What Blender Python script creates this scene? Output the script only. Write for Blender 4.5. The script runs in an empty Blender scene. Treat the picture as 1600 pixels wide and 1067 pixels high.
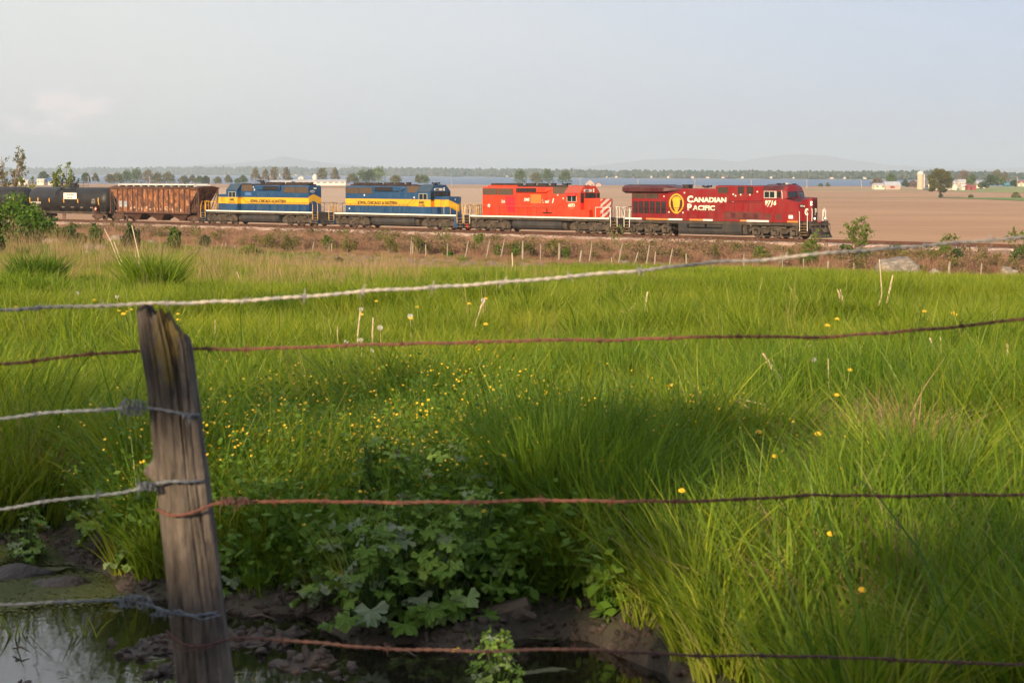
import bpy, math, random
import numpy as np
from mathutils import Vector, Matrix
from mathutils import noise as mnoise
R = math.radians
SC = bpy.context.scene
COL = SC.collection
EYE = 5.86            # camera height above the rail head (z = 0)
# ---------------------------------------------------------------- camera
cam_d = bpy.data.cameras.new('camera'); cam = bpy.data.objects.new('camera', cam_d); COL.objects.link(cam)
cam_d.sensor_width = 36; cam_d.lens = 67.5; cam_d.clip_start = .1; cam_d.clip_end = 80000
PITCH = math.atan((533.5-270)/3000)
cam.location = (0, 0, EYE); cam.rotation_euler = (R(90)-PITCH, 0, 0)
cam_d.dof.use_dof = True; cam_d.dof.focus_distance = 170; cam_d.dof.aperture_fstop = 12
SC.camera = cam
# ---------------------------------------------------------------- sun, sky, exposure
SUN_EL = 17.0
SUN_AZ = math.atan2(-.40, -.92)          # compass-like angle of the sun from +Y towards +X
sd = Vector((math.sin(SUN_AZ)*math.cos(R(SUN_EL)), math.cos(SUN_AZ)*math.cos(R(SUN_EL)), math.sin(R(SUN_EL))))
sl = bpy.data.lights.new('sun', 'SUN'); sl.energy = 4.8; sl.angle = R(.6); sl.color = (1.0, .78, .52)
sun = bpy.data.objects.new('sun', sl); COL.objects.link(sun)
sun.rotation_euler = (-sd).to_track_quat('-Z', 'Y').to_euler(); sun.location = (0, -20, 60)
W = bpy.data.worlds.new('World'); SC.world = W; W.use_nodes = True
nt = W.node_tree; nt.nodes.clear()
def N(t, ty, **kw):
    n = t.nodes.new(ty)
    for k, v in kw.items():
        if k == 'inp':
            for a, b in v.items(): n.inputs[a].default_value = b
        else: setattr(n, k, v)
    return n
def math_n(t, op, a, b=None, c=None, clamp=False):
    n = t.nodes.new('ShaderNodeMath'); n.operation = op; n.use_clamp = clamp
    for i, x in enumerate((a, b, c)):
        if x is None: continue
        if isinstance(x, (int, float)): n.inputs[i].default_value = x
        else: t.links.new(x, n.inputs[i])
    return n.outputs[0]
def mixc(t, f, a, b, mode='MIX'):
    n = t.nodes.new('ShaderNodeMix'); n.data_type = 'RGBA'; n.blend_type = mode
    for i, x in ((0, f), (6, a), (7, b)):
        if isinstance(x, (int, float)): n.inputs[i].default_value = x
        elif isinstance(x, tuple): n.inputs[i].default_value = (*x, 1)
        else: t.links.new(x, n.inputs[i])
    return n.outputs[2]
def ramp(t, f, stops):
    n = t.nodes.new('ShaderNodeValToRGB'); e = n.color_ramp.elements
    while len(e) < len(stops): e.new(.5)
    for el, (p, c) in zip(e, stops):
        el.position = p; el.color = (*c, 1) if isinstance(c, tuple) else (c, c, c, 1)
    t.links.new(f, n.inputs[0]); return n.outputs[0]
sky = N(nt, 'ShaderNodeTexSky', sky_type='NISHITA', sun_disc=False, sun_elevation=R(SUN_EL), sun_rotation=SUN_AZ % (2*math.pi))
sky.air_density = 1.0; sky.dust_density = 2.0; sky.ozone_density = 1.5; sky.altitude = 30
geo = N(nt, 'ShaderNodeTexCoord'); sx = N(nt, 'ShaderNodeSeparateXYZ'); nt.links.new(geo.outputs['Generated'], sx.inputs[0])
# thin high veil of cloud over the whole sky: warmer to the west (left), cooler to the right, soft streaks
az = math_n(nt, 'MULTIPLY_ADD', sx.outputs[0], 2.2, .46, clamp=True)
veil = mixc(nt, az, (6.5, 6.4, 6.4), (4.1, 4.8, 6.5))
mp = N(nt, 'ShaderNodeMapping'); mp.inputs['Scale'].default_value = (1.6, 1.6, 9); mp.inputs['Rotation'].default_value = (0, R(14), 0); nt.links.new(geo.outputs['Generated'], mp.inputs[0])
nz = N(nt, 'ShaderNodeTexNoise', inp={'Scale': 2.2, 'Detail': 5, 'Roughness': .45, 'Distortion': .4}); nt.links.new(mp.outputs[0], nz.inputs[0])
st = ramp(nt, nz.outputs[0], [(.35, .0), (.75, 1.0)])
veil2 = mixc(nt, math_n(nt, 'MULTIPLY', st, .22), veil, (7.4, 7.0, 6.8))
base = mixc(nt, .80, sky.outputs[0], veil2)
# the small pink cumulus low in the left of the view
cmp_ = N(nt, 'ShaderNodeMapping'); cmp_.inputs['Scale'].default_value = (1, 1, 1.9); nt.links.new(geo.outputs['Generated'], cmp_.inputs[0])
cn = N(nt, 'ShaderNodeTexNoise', inp={'Scale': 62, 'Detail': 7, 'Roughness': .62}); nt.links.new(cmp_.outputs[0], cn.inputs[0])
def blob(ax, el, wx, wz):
    dx = math_n(nt, 'MULTIPLY', math_n(nt, 'SUBTRACT', sx.outputs[0], math.sin(ax)), 1/wx)
    dz = math_n(nt, 'MULTIPLY', math_n(nt, 'SUBTRACT', sx.outputs[2], math.sin(el)), 1/wz)
    d = math_n(nt, 'ADD', math_n(nt, 'MULTIPLY', dx, dx), math_n(nt, 'MULTIPLY', dz, dz))
    return math_n(nt, 'SUBTRACT', 1.0, d, clamp=True)
b1 = blob(-.222, .033, .030, .0125); b2 = blob(-.245, .0235, .042, .008)
fwd = math_n(nt, 'GREATER_THAN', sx.outputs[1], 0)
cl = math_n(nt, 'ADD', math_n(nt, 'MAXIMUM', b1, math_n(nt, 'MULTIPLY', b2, .8)), math_n(nt, 'MULTIPLY_ADD', cn.outputs[0], 4.5, -2.75))
cl = math_n(nt, 'MULTIPLY', math_n(nt, 'MULTIPLY', cl, math_n(nt, 'MULTIPLY', fwd, math_n(nt, 'MULTIPLY', math_n(nt, 'MAXIMUM', b1, b2), 4, clamp=True))), 1.3, clamp=True)
skyc = mixc(nt, math_n(nt, 'MULTIPLY', cl, .38), base, (10.4, 8.0, 7.7))
bg = N(nt, 'ShaderNodeBackground', inp={'Strength': .090}); nt.links.new(skyc, bg.inputs[0])
wo = N(nt, 'ShaderNodeOutputWorld'); nt.links.new(bg.outputs[0], wo.inputs[0])
SC.view_settings.view_transform = 'Standard'; SC.view_settings.look = 'None'; SC.view_settings.gamma = 1
SC.view_settings.use_curve_mapping = False; SC.view_settings.exposure = 0.60
SC.render.engine = 'CYCLES'
cy = SC.cycles
cy.use_denoising = True; cy.max_bounces = 4; cy.diffuse_bounces = 2; cy.glossy_bounces = 2; cy.transmission_bounces = 2
cy.use_adaptive_sampling = True; cy.adaptive_threshold = .026; cy.adaptive_min_samples = 16
cy.transparent_max_bounces = 6; cy.volume_bounces = 0; cy.caustics_reflective = False; cy.caustics_refractive = False
try: cy.denoiser = 'OPENIMAGEDENOISE'
except Exception: pass
# ---------------------------------------------------------------- helpers
_cp, _sp = math.cos(PITCH), math.sin(PITCH)
def at(px, py, Y):
    """world point seen at pixel (px, py) of the 1600 x 1067 photograph at ground distance Y"""
    x = (px-800)/3000; u = (533.5-py)/3000
    d = (x, _cp+u*_sp, -_sp+u*_cp); k = Y/d[1]
    return Vector((d[0]*k, Y, EYE+d[2]*k))
T2 = Vector((0.75152204, -0.65970799, 0)); N2 = Vector((-0.65970799, -0.75152204, 0)); C0 = Vector((28.03611422, 168.28848547, 0))
THETA = math.atan2(T2.y, T2.x)
def track(s, off=0, z=0): return C0 + T2*s + N2*off + Vector((0, 0, z))
def qs(X, Y):
    dx, dy = X-C0.x, Y-C0.y
    return dx*N2.x+dy*N2.y, dx*T2.x+dy*T2.y
def tag(o, label=None, cat=None, group=None, kind=None):
    if label: o['label'] = label
    if cat: o['category'] = cat
    if group: o['group'] = group
    if kind: o['kind'] = kind
    return o
def empty(name, loc=(0, 0, 0), rz=0):
    o = bpy.data.objects.new(name, None); o.location = loc; o.rotation_euler = (0, 0, rz); o.empty_display_size = .2; COL.objects.link(o); return o
def link(name, me, parent=None, loc=None, rot=None, scale=None):
    o = bpy.data.objects.new(name, me); COL.objects.link(o)
    if parent is not None: o.parent = parent
    if loc is not None: o.location = loc
    if rot is not None: o.rotation_euler = rot
    if scale is not None: o.scale = scale if hasattr(scale, '__len__') else (scale,)*3
    return o
class MB:
    def __init__(s): s.v = []; s.f = []; s.m = []
    def add(s, vs, fs, mi=0):
        b = len(s.v); s.v += [tuple(p) for p in vs]; s.f += [tuple(b+i for i in f) for f in fs]; s.m += [mi]*len(fs); return s
    def box(s, x0, x1, y0, y1, z0, z1, mi=0):
        return s.add([(x0,y0,z0),(x1,y0,z0),(x1,y1,z0),(x0,y1,z0),(x0,y0,z1),(x1,y0,z1),(x1,y1,z1),(x0,y1,z1)],
                     [(0,3,2,1),(4,5,6,7),(0,1,5,4),(1,2,6,5),(2,3,7,6),(3,0,4,7)], mi)
    def prism(s, pts, ax, a0, a1, mi=0):
        n = len(pts); vs = []
        for a in (a0, a1):
            for p, q in pts:
                vs.append((a, p, q) if ax == 'x' else (p, a, q) if ax == 'y' else (p, q, a))
        fs = [tuple(range(n-1, -1, -1)), tuple(range(n, 2*n))] + [(i, (i+1) % n, n+(i+1) % n, n+i) for i in range(n)]
        ar = sum(pts[i][0]*pts[(i+1) % n][1]-pts[(i+1) % n][0]*pts[i][1] for i in range(n))
        if (ar < 0) != (ax == 'y'): fs = [f[::-1] for f in fs]
        return s.add(vs, fs, mi)
    def cyl(s, p0, p1, r0, r1=None, n=12, mi=0):
        p0, p1 = Vector(p0), Vector(p1); r1 = r0 if r1 is None else r1; d = (p1-p0).normalized()
        u = d.cross(Vector((0, 0, 1))) if abs(d.z) < .9 else d.cross(Vector((1, 0, 0))); u.normalize(); w = d.cross(u)
        vs = [p + (u*math.cos(2*math.pi*i/n)+w*math.sin(2*math.pi*i/n))*r for p, r in ((p0, r0), (p1, r1)) for i in range(n)]
        return s.add(vs, [tuple(range(n-1, -1, -1)), tuple(range(n, 2*n))]+[(i, (i+1) % n, n+(i+1) % n, n+i) for i in range(n)], mi)
    def tube(s, path, r, n=6, mi=0):
        path = [Vector(p) for p in path]; rs = r if hasattr(r, '__len__') else [r]*len(path); vs = []; fs = []
        for k, p in enumerate(path):
            d = (path[min(k+1, len(path)-1)]-path[max(k-1, 0)]).normalized()
            u = d.cross(Vector((.13, .07, 1))) if abs(d.z) < .9 else d.cross(Vector((1, .1, 0))); u.normalize(); w = d.cross(u)
            vs += [p+(u*math.cos(2*math.pi*i/n)+w*math.sin(2*math.pi*i/n))*rs[k] for i in range(n)]
            if k: fs += [((k-1)*n+i, (k-1)*n+(i+1) % n, k*n+(i+1) % n, k*n+i) for i in range(n)]
        fs += [tuple(range(n-1, -1, -1)), tuple(range((len(path)-1)*n, len(path)*n))]
        return s.add(vs, fs, mi)
    def mesh(s, name, mats, smooth=False):
        me = bpy.data.meshes.new(name); me.from_pydata(s.v, [], s.f)
        for m in (mats if isinstance(mats, (list, tuple)) else [mats]): me.materials.append(m)
        if max(s.m or [0]): me.polygons.foreach_set('material_index', s.m)
        if smooth: me.polygons.foreach_set('use_smooth', [True]*len(s.f))
        me.update(); return me
    def build(s, name, mats, parent=None, smooth=False, **kw): return link(name, s.mesh(name, mats, smooth), parent, **kw)
def np_mesh(name, V, F, mat, attr=None, smooth=False):
    """V (n,3) array, F (m,k) array of one face size"""
    me = bpy.data.meshes.new(name); n, k = len(F), F.shape[1]
    me.vertices.add(len(V)); me.vertices.foreach_set('co', np.asarray(V, dtype=np.float32).ravel())
    me.loops.add(n*k); me.loops.foreach_set('vertex_index', np.asarray(F, dtype=np.int32).ravel())
    me.polygons.add(n); me.polygons.foreach_set('loop_start', np.arange(0, n*k, k, dtype=np.int32))
    try: me.polygons.foreach_set('loop_total', np.full(n, k, dtype=np.int32))
    except Exception: pass
    for m in (mat if isinstance(mat, (list, tuple)) else [mat]): me.materials.append(m)
    if smooth: me.polygons.foreach_set('use_smooth', np.ones(n, dtype=bool))
    if attr:
        for an, arr in attr.items():
            arr = np.asarray(arr, dtype=np.float32)
            if arr.ndim == 1: a = me.attributes.new(an, 'FLOAT', 'POINT'); a.data.foreach_set('value', arr)
            else:
                a = me.attributes.new(an, 'FLOAT_COLOR', 'POINT'); c = np.ones((len(V), 4), dtype=np.float32); c[:, :3] = arr; a.data.foreach_set('color', c.ravel())
    me.update(calc_edges=True); me.validate(); return me
# ---------------------------------------------------------------- materials
_MC = {}
def mat(name, col, rough=.6, metal=0., col2=None, scale=4., lo=.35, hi=.65, bump=0., bscale=None, stretch=(1, 1, 1), spec=.4, transl=0., detail=6, col3=None, scale3=1.2, lo3=.5, hi3=.7, use='Object'):
    if name in _MC: return _MC[name]
    m = bpy.data.materials.new(name); m.use_nodes = True; t = m.node_tree; b = t.nodes['Principled BSDF']; _MC[name] = m
    b.inputs['Roughness'].default_value = rough; b.inputs['Metallic'].default_value = metal; b.inputs['Specular IOR Level'].default_value = spec
    b.inputs['Base Color'].default_value = (*col, 1)
    tc = N(t, 'ShaderNodeTexCoord'); mpn = N(t, 'ShaderNodeMapping'); mpn.inputs['Scale'].default_value = stretch
    t.links.new(tc.outputs[use], mpn.inputs[0]); c = None
    if col2:
        n1 = N(t, 'ShaderNodeTexNoise', inp={'Scale': scale, 'Detail': detail, 'Roughness': .6}); t.links.new(mpn.outputs[0], n1.inputs[0])
        c = mixc(t, ramp(t, n1.outputs[0], [(lo, 0.), (hi, 1.)]), col, col2)
        if col3:
            n3 = N(t, 'ShaderNodeTexNoise', inp={'Scale': scale3, 'Detail': 4, 'Roughness': .6}); t.links.new(mpn.outputs[0], n3.inputs[0])
            c = mixc(t, ramp(t, n3.outputs[0], [(lo3, 0.), (hi3, 1.)]), c, col3)
        t.links.new(c, b.inputs['Base Color'])
    if bump:
        n2 = N(t, 'ShaderNodeTexNoise', inp={'Scale': bscale or scale*3, 'Detail': 6, 'Roughness': .65}); t.links.new(mpn.outputs[0], n2.inputs[0])
        bp = N(t, 'ShaderNodeBump', inp={'Strength': min(1, bump), 'Distance': .02*max(1, bump)}); t.links.new(n2.outputs[0], bp.inputs['Height']); t.links.new(bp.outputs[0], b.inputs['Normal'])
    return m
def leafmat(name, cols, transl=.35, rough=.5, attr='shade', rnd=.3):
    """foliage: colour picked along `cols` by a per-leaf attribute and a per-instance random; diffuse + translucent"""
    if name in _MC: return _MC[name]
    m = bpy.data.materials.new(name); m.use_nodes = True; t = m.node_tree; b = t.nodes['Principled BSDF']; _MC[name] = m
    a = N(t, 'ShaderNodeAttribute', attribute_name=attr); oi = N(t, 'ShaderNodeObjectInfo')
    f = math_n(t, 'ADD', math_n(t, 'MULTIPLY', a.outputs['Fac'], 1-rnd), math_n(t, 'MULTIPLY', oi.outputs['Random'], rnd))
    k = len(cols)
    c = ramp(t, f, [(i/(k-1), tuple(x)) for i, x in enumerate(cols)])
    b.inputs['Roughness'].default_value = rough; b.inputs['Specular IOR Level'].default_value = .16
    t.links.new(c, b.inputs['Base Color'])
    tr = N(t, 'ShaderNodeBsdfTranslucent'); t.links.new(mixc(t, 1.0, c, (1.0, 1.0, .55), 'MULTIPLY'), tr.inputs[0])
    mx = N(t, 'ShaderNodeMixShader', inp={0: transl}); t.links.new(b.outputs[0], mx.inputs[1]); t.links.new(tr.outputs[0], mx.inputs[2])
    t.links.new(mx.outputs[0], t.nodes['Material Output'].inputs[0]); return m
_TC = {}
def text(s, size, loc, rot, m, parent, name='lettering', bold=.02, shear=0, spacing=1.0, align='LEFT', sx=1.0):
    key = (s, size, bold, shear, spacing, align, m.name)
    if key not in _TC:
        cu = bpy.data.curves.new('lettering', 'FONT'); cu.body = s; cu.size = size; cu.offset = bold*size; cu.extrude = .004
        cu.shear = shear; cu.space_character = spacing; cu.align_x = align; cu.resolution_u = 3
        o = bpy.data.objects.new('tmp', cu); COL.objects.link(o)
        me = bpy.data.meshes.new_from_object(o.evaluated_get(bpy.context.evaluated_depsgraph_get())); me.materials.clear(); me.materials.append(m)
        COL.objects.unlink(o); bpy.data.objects.remove(o); _TC[key] = me
    return link(name, _TC[key], parent, loc=loc, rot=rot, scale=(sx, 1, 1))
# ================================================================ terrain
def pw(x, xs, ys): return np.interp(x, xs, ys)
def sstep(e0, e1, x):
    t = np.clip((x-e0)/(e1-e0), 0, 1); return t*t*(3-2*t)
_D = [0, 4, 8, 12, 20, 30, 45, 60, 80, 105, 130, 170, 260]
_HL = [1.6, 1.62, 1.74, 1.80, 2.0, 2.3, 2.85, 3.15, 3.4, 3.9, 4.5, 6.0, 6.9]
_HM = [1.6, 1.62, 1.74, 1.80, 2.0, 2.35, 2.85, 3.35, 4.25, 5.3, 6.2, 6.8, 6.9]
_HR = [1.6, 1.62, 1.72, 1.80, 2.0, 2.25, 2.72, 3.22, 4.35, 5.9, 6.7, 6.8, 6.9]
_HRR = [1.6, 1.6, 1.66, 1.72, 1.95, 2.28, 2.95, 3.55, 4.5, 5.9, 6.7, 6.8, 6.9]
def fbm(X, Y, s, seed=0.):
    """cheap smooth value noise from summed sines, vectorised"""
    X = X*s; Y = Y*s
    return (np.sin(X*1.7+Y*.9+seed)+np.sin(-X*.8+Y*1.9+1.3+seed*2)+np.sin(X*2.9-Y*2.3+2.1+seed)*.5+np.sin(X*4.3+Y*3.7+seed*3)*.3)/2.8
def near_bank(X):
    """distance of the far bank of the wet hollow"""
    return pw(X, [-6, -3.2, -2.3, -1.75, -1.1, -.6, 0, .3, .55, .8], [9.9, 9.7, 9.2, 8.5, 7.9, 7.5, 7.45, 7.4, 6.9, 4.0])+.12*np.sin(X*5.1)+.07*np.sin(X*13)
def zg(X, Y):
    X = np.asarray(X, float); Y = np.asarray(Y, float)
    a = X/np.maximum(Y, 6.)
    HL, HM, HR, HRR = (pw(Y, _D, h) for h in (_HL, _HM, _HR, _HRR))
    w1 = sstep(-.20, -.075, a); w2 = sstep(-.05, .04, a); w3 = sstep(.10, .26, a)
    H = HL*(1-w1)+HM*w1; H = H*(1-w2)+HR*w2; H = H*(1-w3)+HRR*w3
    z = EYE-H
    z = z + .21*fbm(X, Y, .33)*sstep(9, 25, Y)*sstep(58, 42, Y) + .06*fbm(X, Y, .35)*sstep(42, 58, Y)*sstep(200, 100, Y) + .12*fbm(X, Y, 1.2, 2.)*sstep(9, 13, Y)*sstep(60, 40, Y)
    q = (X-C0.x)*N2.x+(Y-C0.y)*N2.y
    z = z + (-.9-z)*sstep(78, 36, q)
    # wet hollow
    bank = near_bank(X)
    inn = sstep(0.05, .45, bank-Y)*sstep(-40, -20, X)
    tus = sstep(.0, .2, Y-bank)*sstep(2.5, .5, Y-bank)
    mud = 4.062 + .055*fbm(X, Y, 2.1, 4.)+.035*fbm(X, Y, 6.3, 1.)+.020*np.abs(fbm(X, Y, 11, 3.))+.016*np.abs(fbm(X+.3*Y, Y, 23, 1.))+.010*fbm(X, Y-.4*X, 41, 2.)-.024 - .03*sstep(-1.75, -2.6, X)-.03*sstep(.9, .2, bank-Y)-.03*sstep(-.9, -1.3, X)*sstep(7.4, 8.0, Y)
    z = z*(1-inn)+mud*inn + .07*tus*sstep(40, 20, Y)
    # track embankment and the fields beyond
    zf = EYE-pw(Y, [0, 150, 250, 500, 850, 1500, 1700, 2100, 2200, 9000], [6.9, 6.95, 7.4, 9.5, 11.0, 11.5, 11.7, 11.9, 12.0, 12.0]) + .15*fbm(X, Y, .011)
    shore = pw(X/np.maximum(Y, 1), [-.3, -.2, 0, .17, .3], [2150, 2100, 1900, 1690, 1640])
    zf = np.where(Y > 1000, zf - 6*sstep(0, 60, Y-shore), zf)
    z = np.where(q < -6, zf, z)
    berm = np.where(q >= 0, pw(q, [0, 2.3, 5.2, 6.5], [-.28, -.28, -1.15, -1.0]), pw(-q, [0, 2.3, 4.6, 6.0], [-.28, -.28, -1.0, -.95]))
    wb = np.where(q >= 0, sstep(9, 5.5, q), sstep(14, 6, -q))
    z = z*(1-wb)+berm*wb
    return z
def zq(x, y): return float(zg(np.array([x]), np.array([y]))[0])
def grid_axis(parts):
    out = []
    for a, b, st in parts: out += list(np.arange(a, b, st))
    return np.array(out+[parts[-1][1]])
xs = grid_axis([(-9000, -1500, 750), (-1500, -300, 75), (-300, -100, 10), (-100, -40, 3), (-40, -10, 1), (-10, -3.4, .2), (-3.4, 1.5, .027), (1.5, 10, .2), (10, 40, 1), (40, 100, 3), (100, 300, 10), (300, 1500, 75), (1500, 9000, 750)])
ys = grid_axis([(-60, -4, 4), (-4, 3, 1), (3, 5.6, .1), (5.6, 9.9, .034), (9.9, 20, .3), (20, 90, 1.2), (90, 260, 2.5), (260, 600, 20), (600, 2300, 60), (2300, 2400, 100)])
GX, GY = np.meshgrid(xs, ys); GZ = zg(GX, GY)
nx, ny = len(xs), len(ys); V = np.stack([GX.ravel(), GY.ravel(), GZ.ravel()], 1)
ii = (np.arange(ny-1)[:, None]*nx+np.arange(nx-1)[None, :]).ravel(); Fq = np.stack([ii, ii+1, ii+1+nx, ii+nx], 1)
cxm = V[Fq].mean(1); qf = (cxm[:, 0]-C0.x)*N2.x+(cxm[:, 1]-C0.y)*N2.y
# own colour of the soil at each point
q_ = (V[:, 0]-C0.x)*N2.x+(V[:, 1]-C0.y)*N2.y
inn = sstep(-.05, .35, near_bank(V[:, 0])-V[:, 1])*sstep(-40, -20, V[:, 0])
brown = sstep(62, 40, q_)
colr = np.array([.045, .05, .016])[None]*(1-brown[:, None])+np.array([.27, .165, .10])[None]*brown[:, None]
colr = colr*(1-inn[:, None])+np.array([.075, .053, .040])[None]*inn[:, None]
def attrmat(name, attr, rough, bump, bscale, wetattr=None, var=.35, vscale=6, dist=.02):
    m = bpy.data.materials.new(name); m.use_nodes = True; t = m.node_tree; b = t.nodes['Principled BSDF']
    a = N(t, 'ShaderNodeAttribute', attribute_name=attr); tc = N(t, 'ShaderNodeTexCoord')
    n1 = N(t, 'ShaderNodeTexNoise', inp={'Scale': vscale, 'Detail': 7, 'Roughness': .65}); t.links.new(tc.outputs['Object'], n1.inputs[0])
    c = mixc(t, 1.0, a.outputs[0], ramp(t, n1.outputs[0], [(.3, 1-var), (.7, 1+var)]), 'MULTIPLY'); t.links.new(c, b.inputs['Base Color'])
    b.inputs['Roughness'].default_value = rough
    if wetattr:
        w = N(t, 'ShaderNodeAttribute', attribute_name=wetattr); t.links.new(math_n(t, 'MULTIPLY_ADD', w.outputs['Fac'], -.38, rough), b.inputs['Roughness'])
    n2 = N(t, 'ShaderNodeTexNoise', inp={'Scale': bscale, 'Detail': 8, 'Roughness': .7}); t.links.new(tc.outputs['Object'], n2.inputs[0])
    bp = N(t, 'ShaderNodeBump', inp={'Strength': bump, 'Distance': dist}); t.links.new(n2.outputs[0], bp.inputs['Height']); t.links.new(bp.outputs[0], b.inputs['Normal'])
    return m
def sub_mesh(name, sel, m, at_):
    F = Fq[sel]; used, inv = np.unique(F, return_inverse=True)
    return np_mesh(name, V[used], inv.reshape(F.shape), m, {k: a[used] for k, a in at_.items()}, smooth=True)
MG = attrmat('soil', 'soil', .85, 1.0, 34, 'wet', vscale=5, dist=.03)
tag(link('ground', sub_mesh('ground', qf > -7, MG, {'soil': colr, 'wet': inn})), kind='structure')
# ploughed field: own colours in broad tonal bands
Yv = V[:, 1]; av = V[:, 0]/np.maximum(Yv, 1)
fc = np.array([.40, .235, .135])[None]*np.ones((len(V), 1))
bandn = 1+.10*fbm(V[:, 0]*.15, Yv, .02, 1.)[:, None]+.06*fbm(V[:, 0], Yv, .05, 3.)[:, None]
fc = fc*bandn
def zone(mask, c): 
    global fc
    fc = fc*(1-mask[:, None])+np.array(c)[None]*mask[:, None]
MF = bpy.data.materials.new('ploughed_soil'); MF.use_nodes = True
t = MF.node_tree; b = t.nodes['Principled BSDF']; b.inputs['Roughness'].default_value = .95
tc = N(t, 'ShaderNodeTexCoord'); sp = N(t, 'ShaderNodeSeparateXYZ'); t.links.new(tc.outputs['Object'], sp.inputs[0])
m1 = N(t, 'ShaderNodeMapping'); m1.inputs['Scale'].default_value = (.0035, .05, 1); t.links.new(tc.outputs['Object'], m1.inputs[0])
n1 = N(t, 'ShaderNodeTexNoise', inp={'Scale': 1.0, 'Detail': 7, 'Roughness': .65}); t.links.new(m1.outputs[0], n1.inputs[0])
m2 = N(t, 'ShaderNodeMapping'); m2.inputs['Scale'].default_value = (.03, .55, 1); m2.inputs['Rotation'].default_value = (0, 0, R(3)); t.links.new(tc.outputs['Object'], m2.inputs[0])
n2 = N(t, 'ShaderNodeTexNoise', inp={'Scale': 1.0, 'Detail': 5, 'Roughness': .7}); t.links.new(m2.outputs[0], n2.inputs[0])
m4 = N(t, 'ShaderNodeMapping'); m4.inputs['Scale'].default_value = (.012, .22, 1); m4.inputs['Rotation'].default_value = (0, 0, R(-2)); t.links.new(tc.outputs['Object'], m4.inputs[0]); n4_ = N(t, 'ShaderNodeTexNoise', inp={'Scale': 1.0, 'Detail': 3, 'Roughness': .6}); t.links.new(m4.outputs[0], n4_.inputs[0])
n3 = N(t, 'ShaderNodeTexNoise', inp={'Scale': .012, 'Detail': 4}); t.links.new(tc.outputs['Object'], n3.inputs[0])
c = mixc(t, ramp(t, n1.outputs[0], [(.3, 0.), (.7, 1.)]), (.40, .205, .092), (.50, .28, .135))
c = mixc(t, math_n(t, 'MULTIPLY', ramp(t, n2.outputs[0], [(.40, 0.), (.60, 1.)]), .6), c, (.29, .15, .07))
c = mixc(t, math_n(t, 'MULTIPLY', ramp(t, n4_.outputs[0], [(.54, 0.), (.66, 1.)]), .5), c, (.24, .13, .065))
c = mixc(t, math_n(t, 'MULTIPLY', ramp(t, n3.outputs[0], [(.4, 0.), (.65, 1.)]), .4), c, (.55, .335, .175))
# crop stubble and weeds at the far margin, grass balk lines
def band(y0, y1, soft):
    return math_n(t, 'MULTIPLY', math_n(t, 'MULTIPLY_ADD', sp.outputs[1], 1/soft, -y0/soft, clamp=True), math_n(t, 'MULTIPLY_ADD', sp.outputs[1], -1/soft, y1/soft, clamp=True))
c = mixc(t, math_n(t, 'MULTIPLY', band(838, 868, 6), .55), c, (.17, .18, .06))
c = mixc(t, math_n(t, 'MULTIPLY', band(1560, 1640, 20), .6), c, (.20, .21, .08))
a_ = math_n(t, 'DIVIDE', sp.outputs[0], sp.outputs[1])
lft = math_n(t, 'MULTIPLY_ADD', a_, -9., .9, clamp=True)
c = mixc(t, math_n(t, 'MULTIPLY', math_n(t, 'MULTIPLY', band(420, 1500, 150), lft), .45), c, (.62, .45, .29))
t.links.new(c, b.inputs['Base Color'])
bp = N(t, 'ShaderNodeBump', inp={'Strength': .6, 'Distance': .2}); t.links.new(n2.outputs[0], bp.inputs['Height']); t.links.new(bp.outputs[0], b.inputs['Normal'])
tag(link('ploughed_field', sub_mesh('ploughed_field', qf <= -7, MF, {})), kind='structure')
def sheet(name, pts, m, dz=.03, n=24, kind='structure'):
    """a thin strip draped over the ground: pts = list of (X, Ynear, Yfar)"""
    vs = []; fs = []
    for i, (x, y0, y1) in enumerate(pts):
        for k in range(5):
            y = y0+(y1-y0)*k/4; vs.append((x, y, zq(x, y)+dz))
        if i: fs += [((i-1)*5+k, i*5+k, i*5+k+1, (i-1)*5+k+1) for k in range(4)]
    me = bpy.data.meshes.new(name); me.from_pydata(vs, [], fs); me.materials.append(m); return tag(link(name, me), kind=kind)
MGR = mat('far_grass', (.11, .19, .02), .9, col2=(.17, .23, .03), scale=.05, stretch=(.2, 1, 1))
MGR2 = mat('farm_grass', (.22, .26, .05), .9, col2=(.34, .31, .12), scale=.03, stretch=(.3, 1, 1))
def sheet_px(name, cols, m, dz=.12):
    """strip draped over the ground along directions seen from the viewpoint: (px, Ynear, Yfar)"""
    vs = []; fs = []
    for i, (px, y0, y1) in enumerate(cols):
        for k in range(5): y = y0+(y1-y0)*k/4; x = (px-800)/3000*y; vs.append((x, y, zq(x, y)+dz))
        if i: fs += [((i-1)*5+k, i*5+k, i*5+k+1, (i-1)*5+k+1) for k in range(4)]
    me = bpy.data.meshes.new(name); me.from_pydata(vs, [], fs); me.materials.append(m); return tag(link(name, me), kind='structure')
sheet_px('green_crop_strip', [(p, float(np.interp(p, [1462, 1600, 1900], [852, 700, 520])), float(np.interp(p, [1462, 1600, 1900], [857, 838, 790]))) for p in range(1462, 1901, 12)], MGR)
sheet_px('farm_meadow', [(p, float(np.interp(p, [1465, 1500, 1900], [1290, 1100, 960])), float(np.interp(p, [1465, 1500, 1900], [1420, 1650, 1650]))) for p in range(1465, 1901, 15)], MGR2)
sheet_px('field_verge', [(p, 1235.0, 1300.0) for p in range(1230, 1466, 15)], MGR2, .1)
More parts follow.
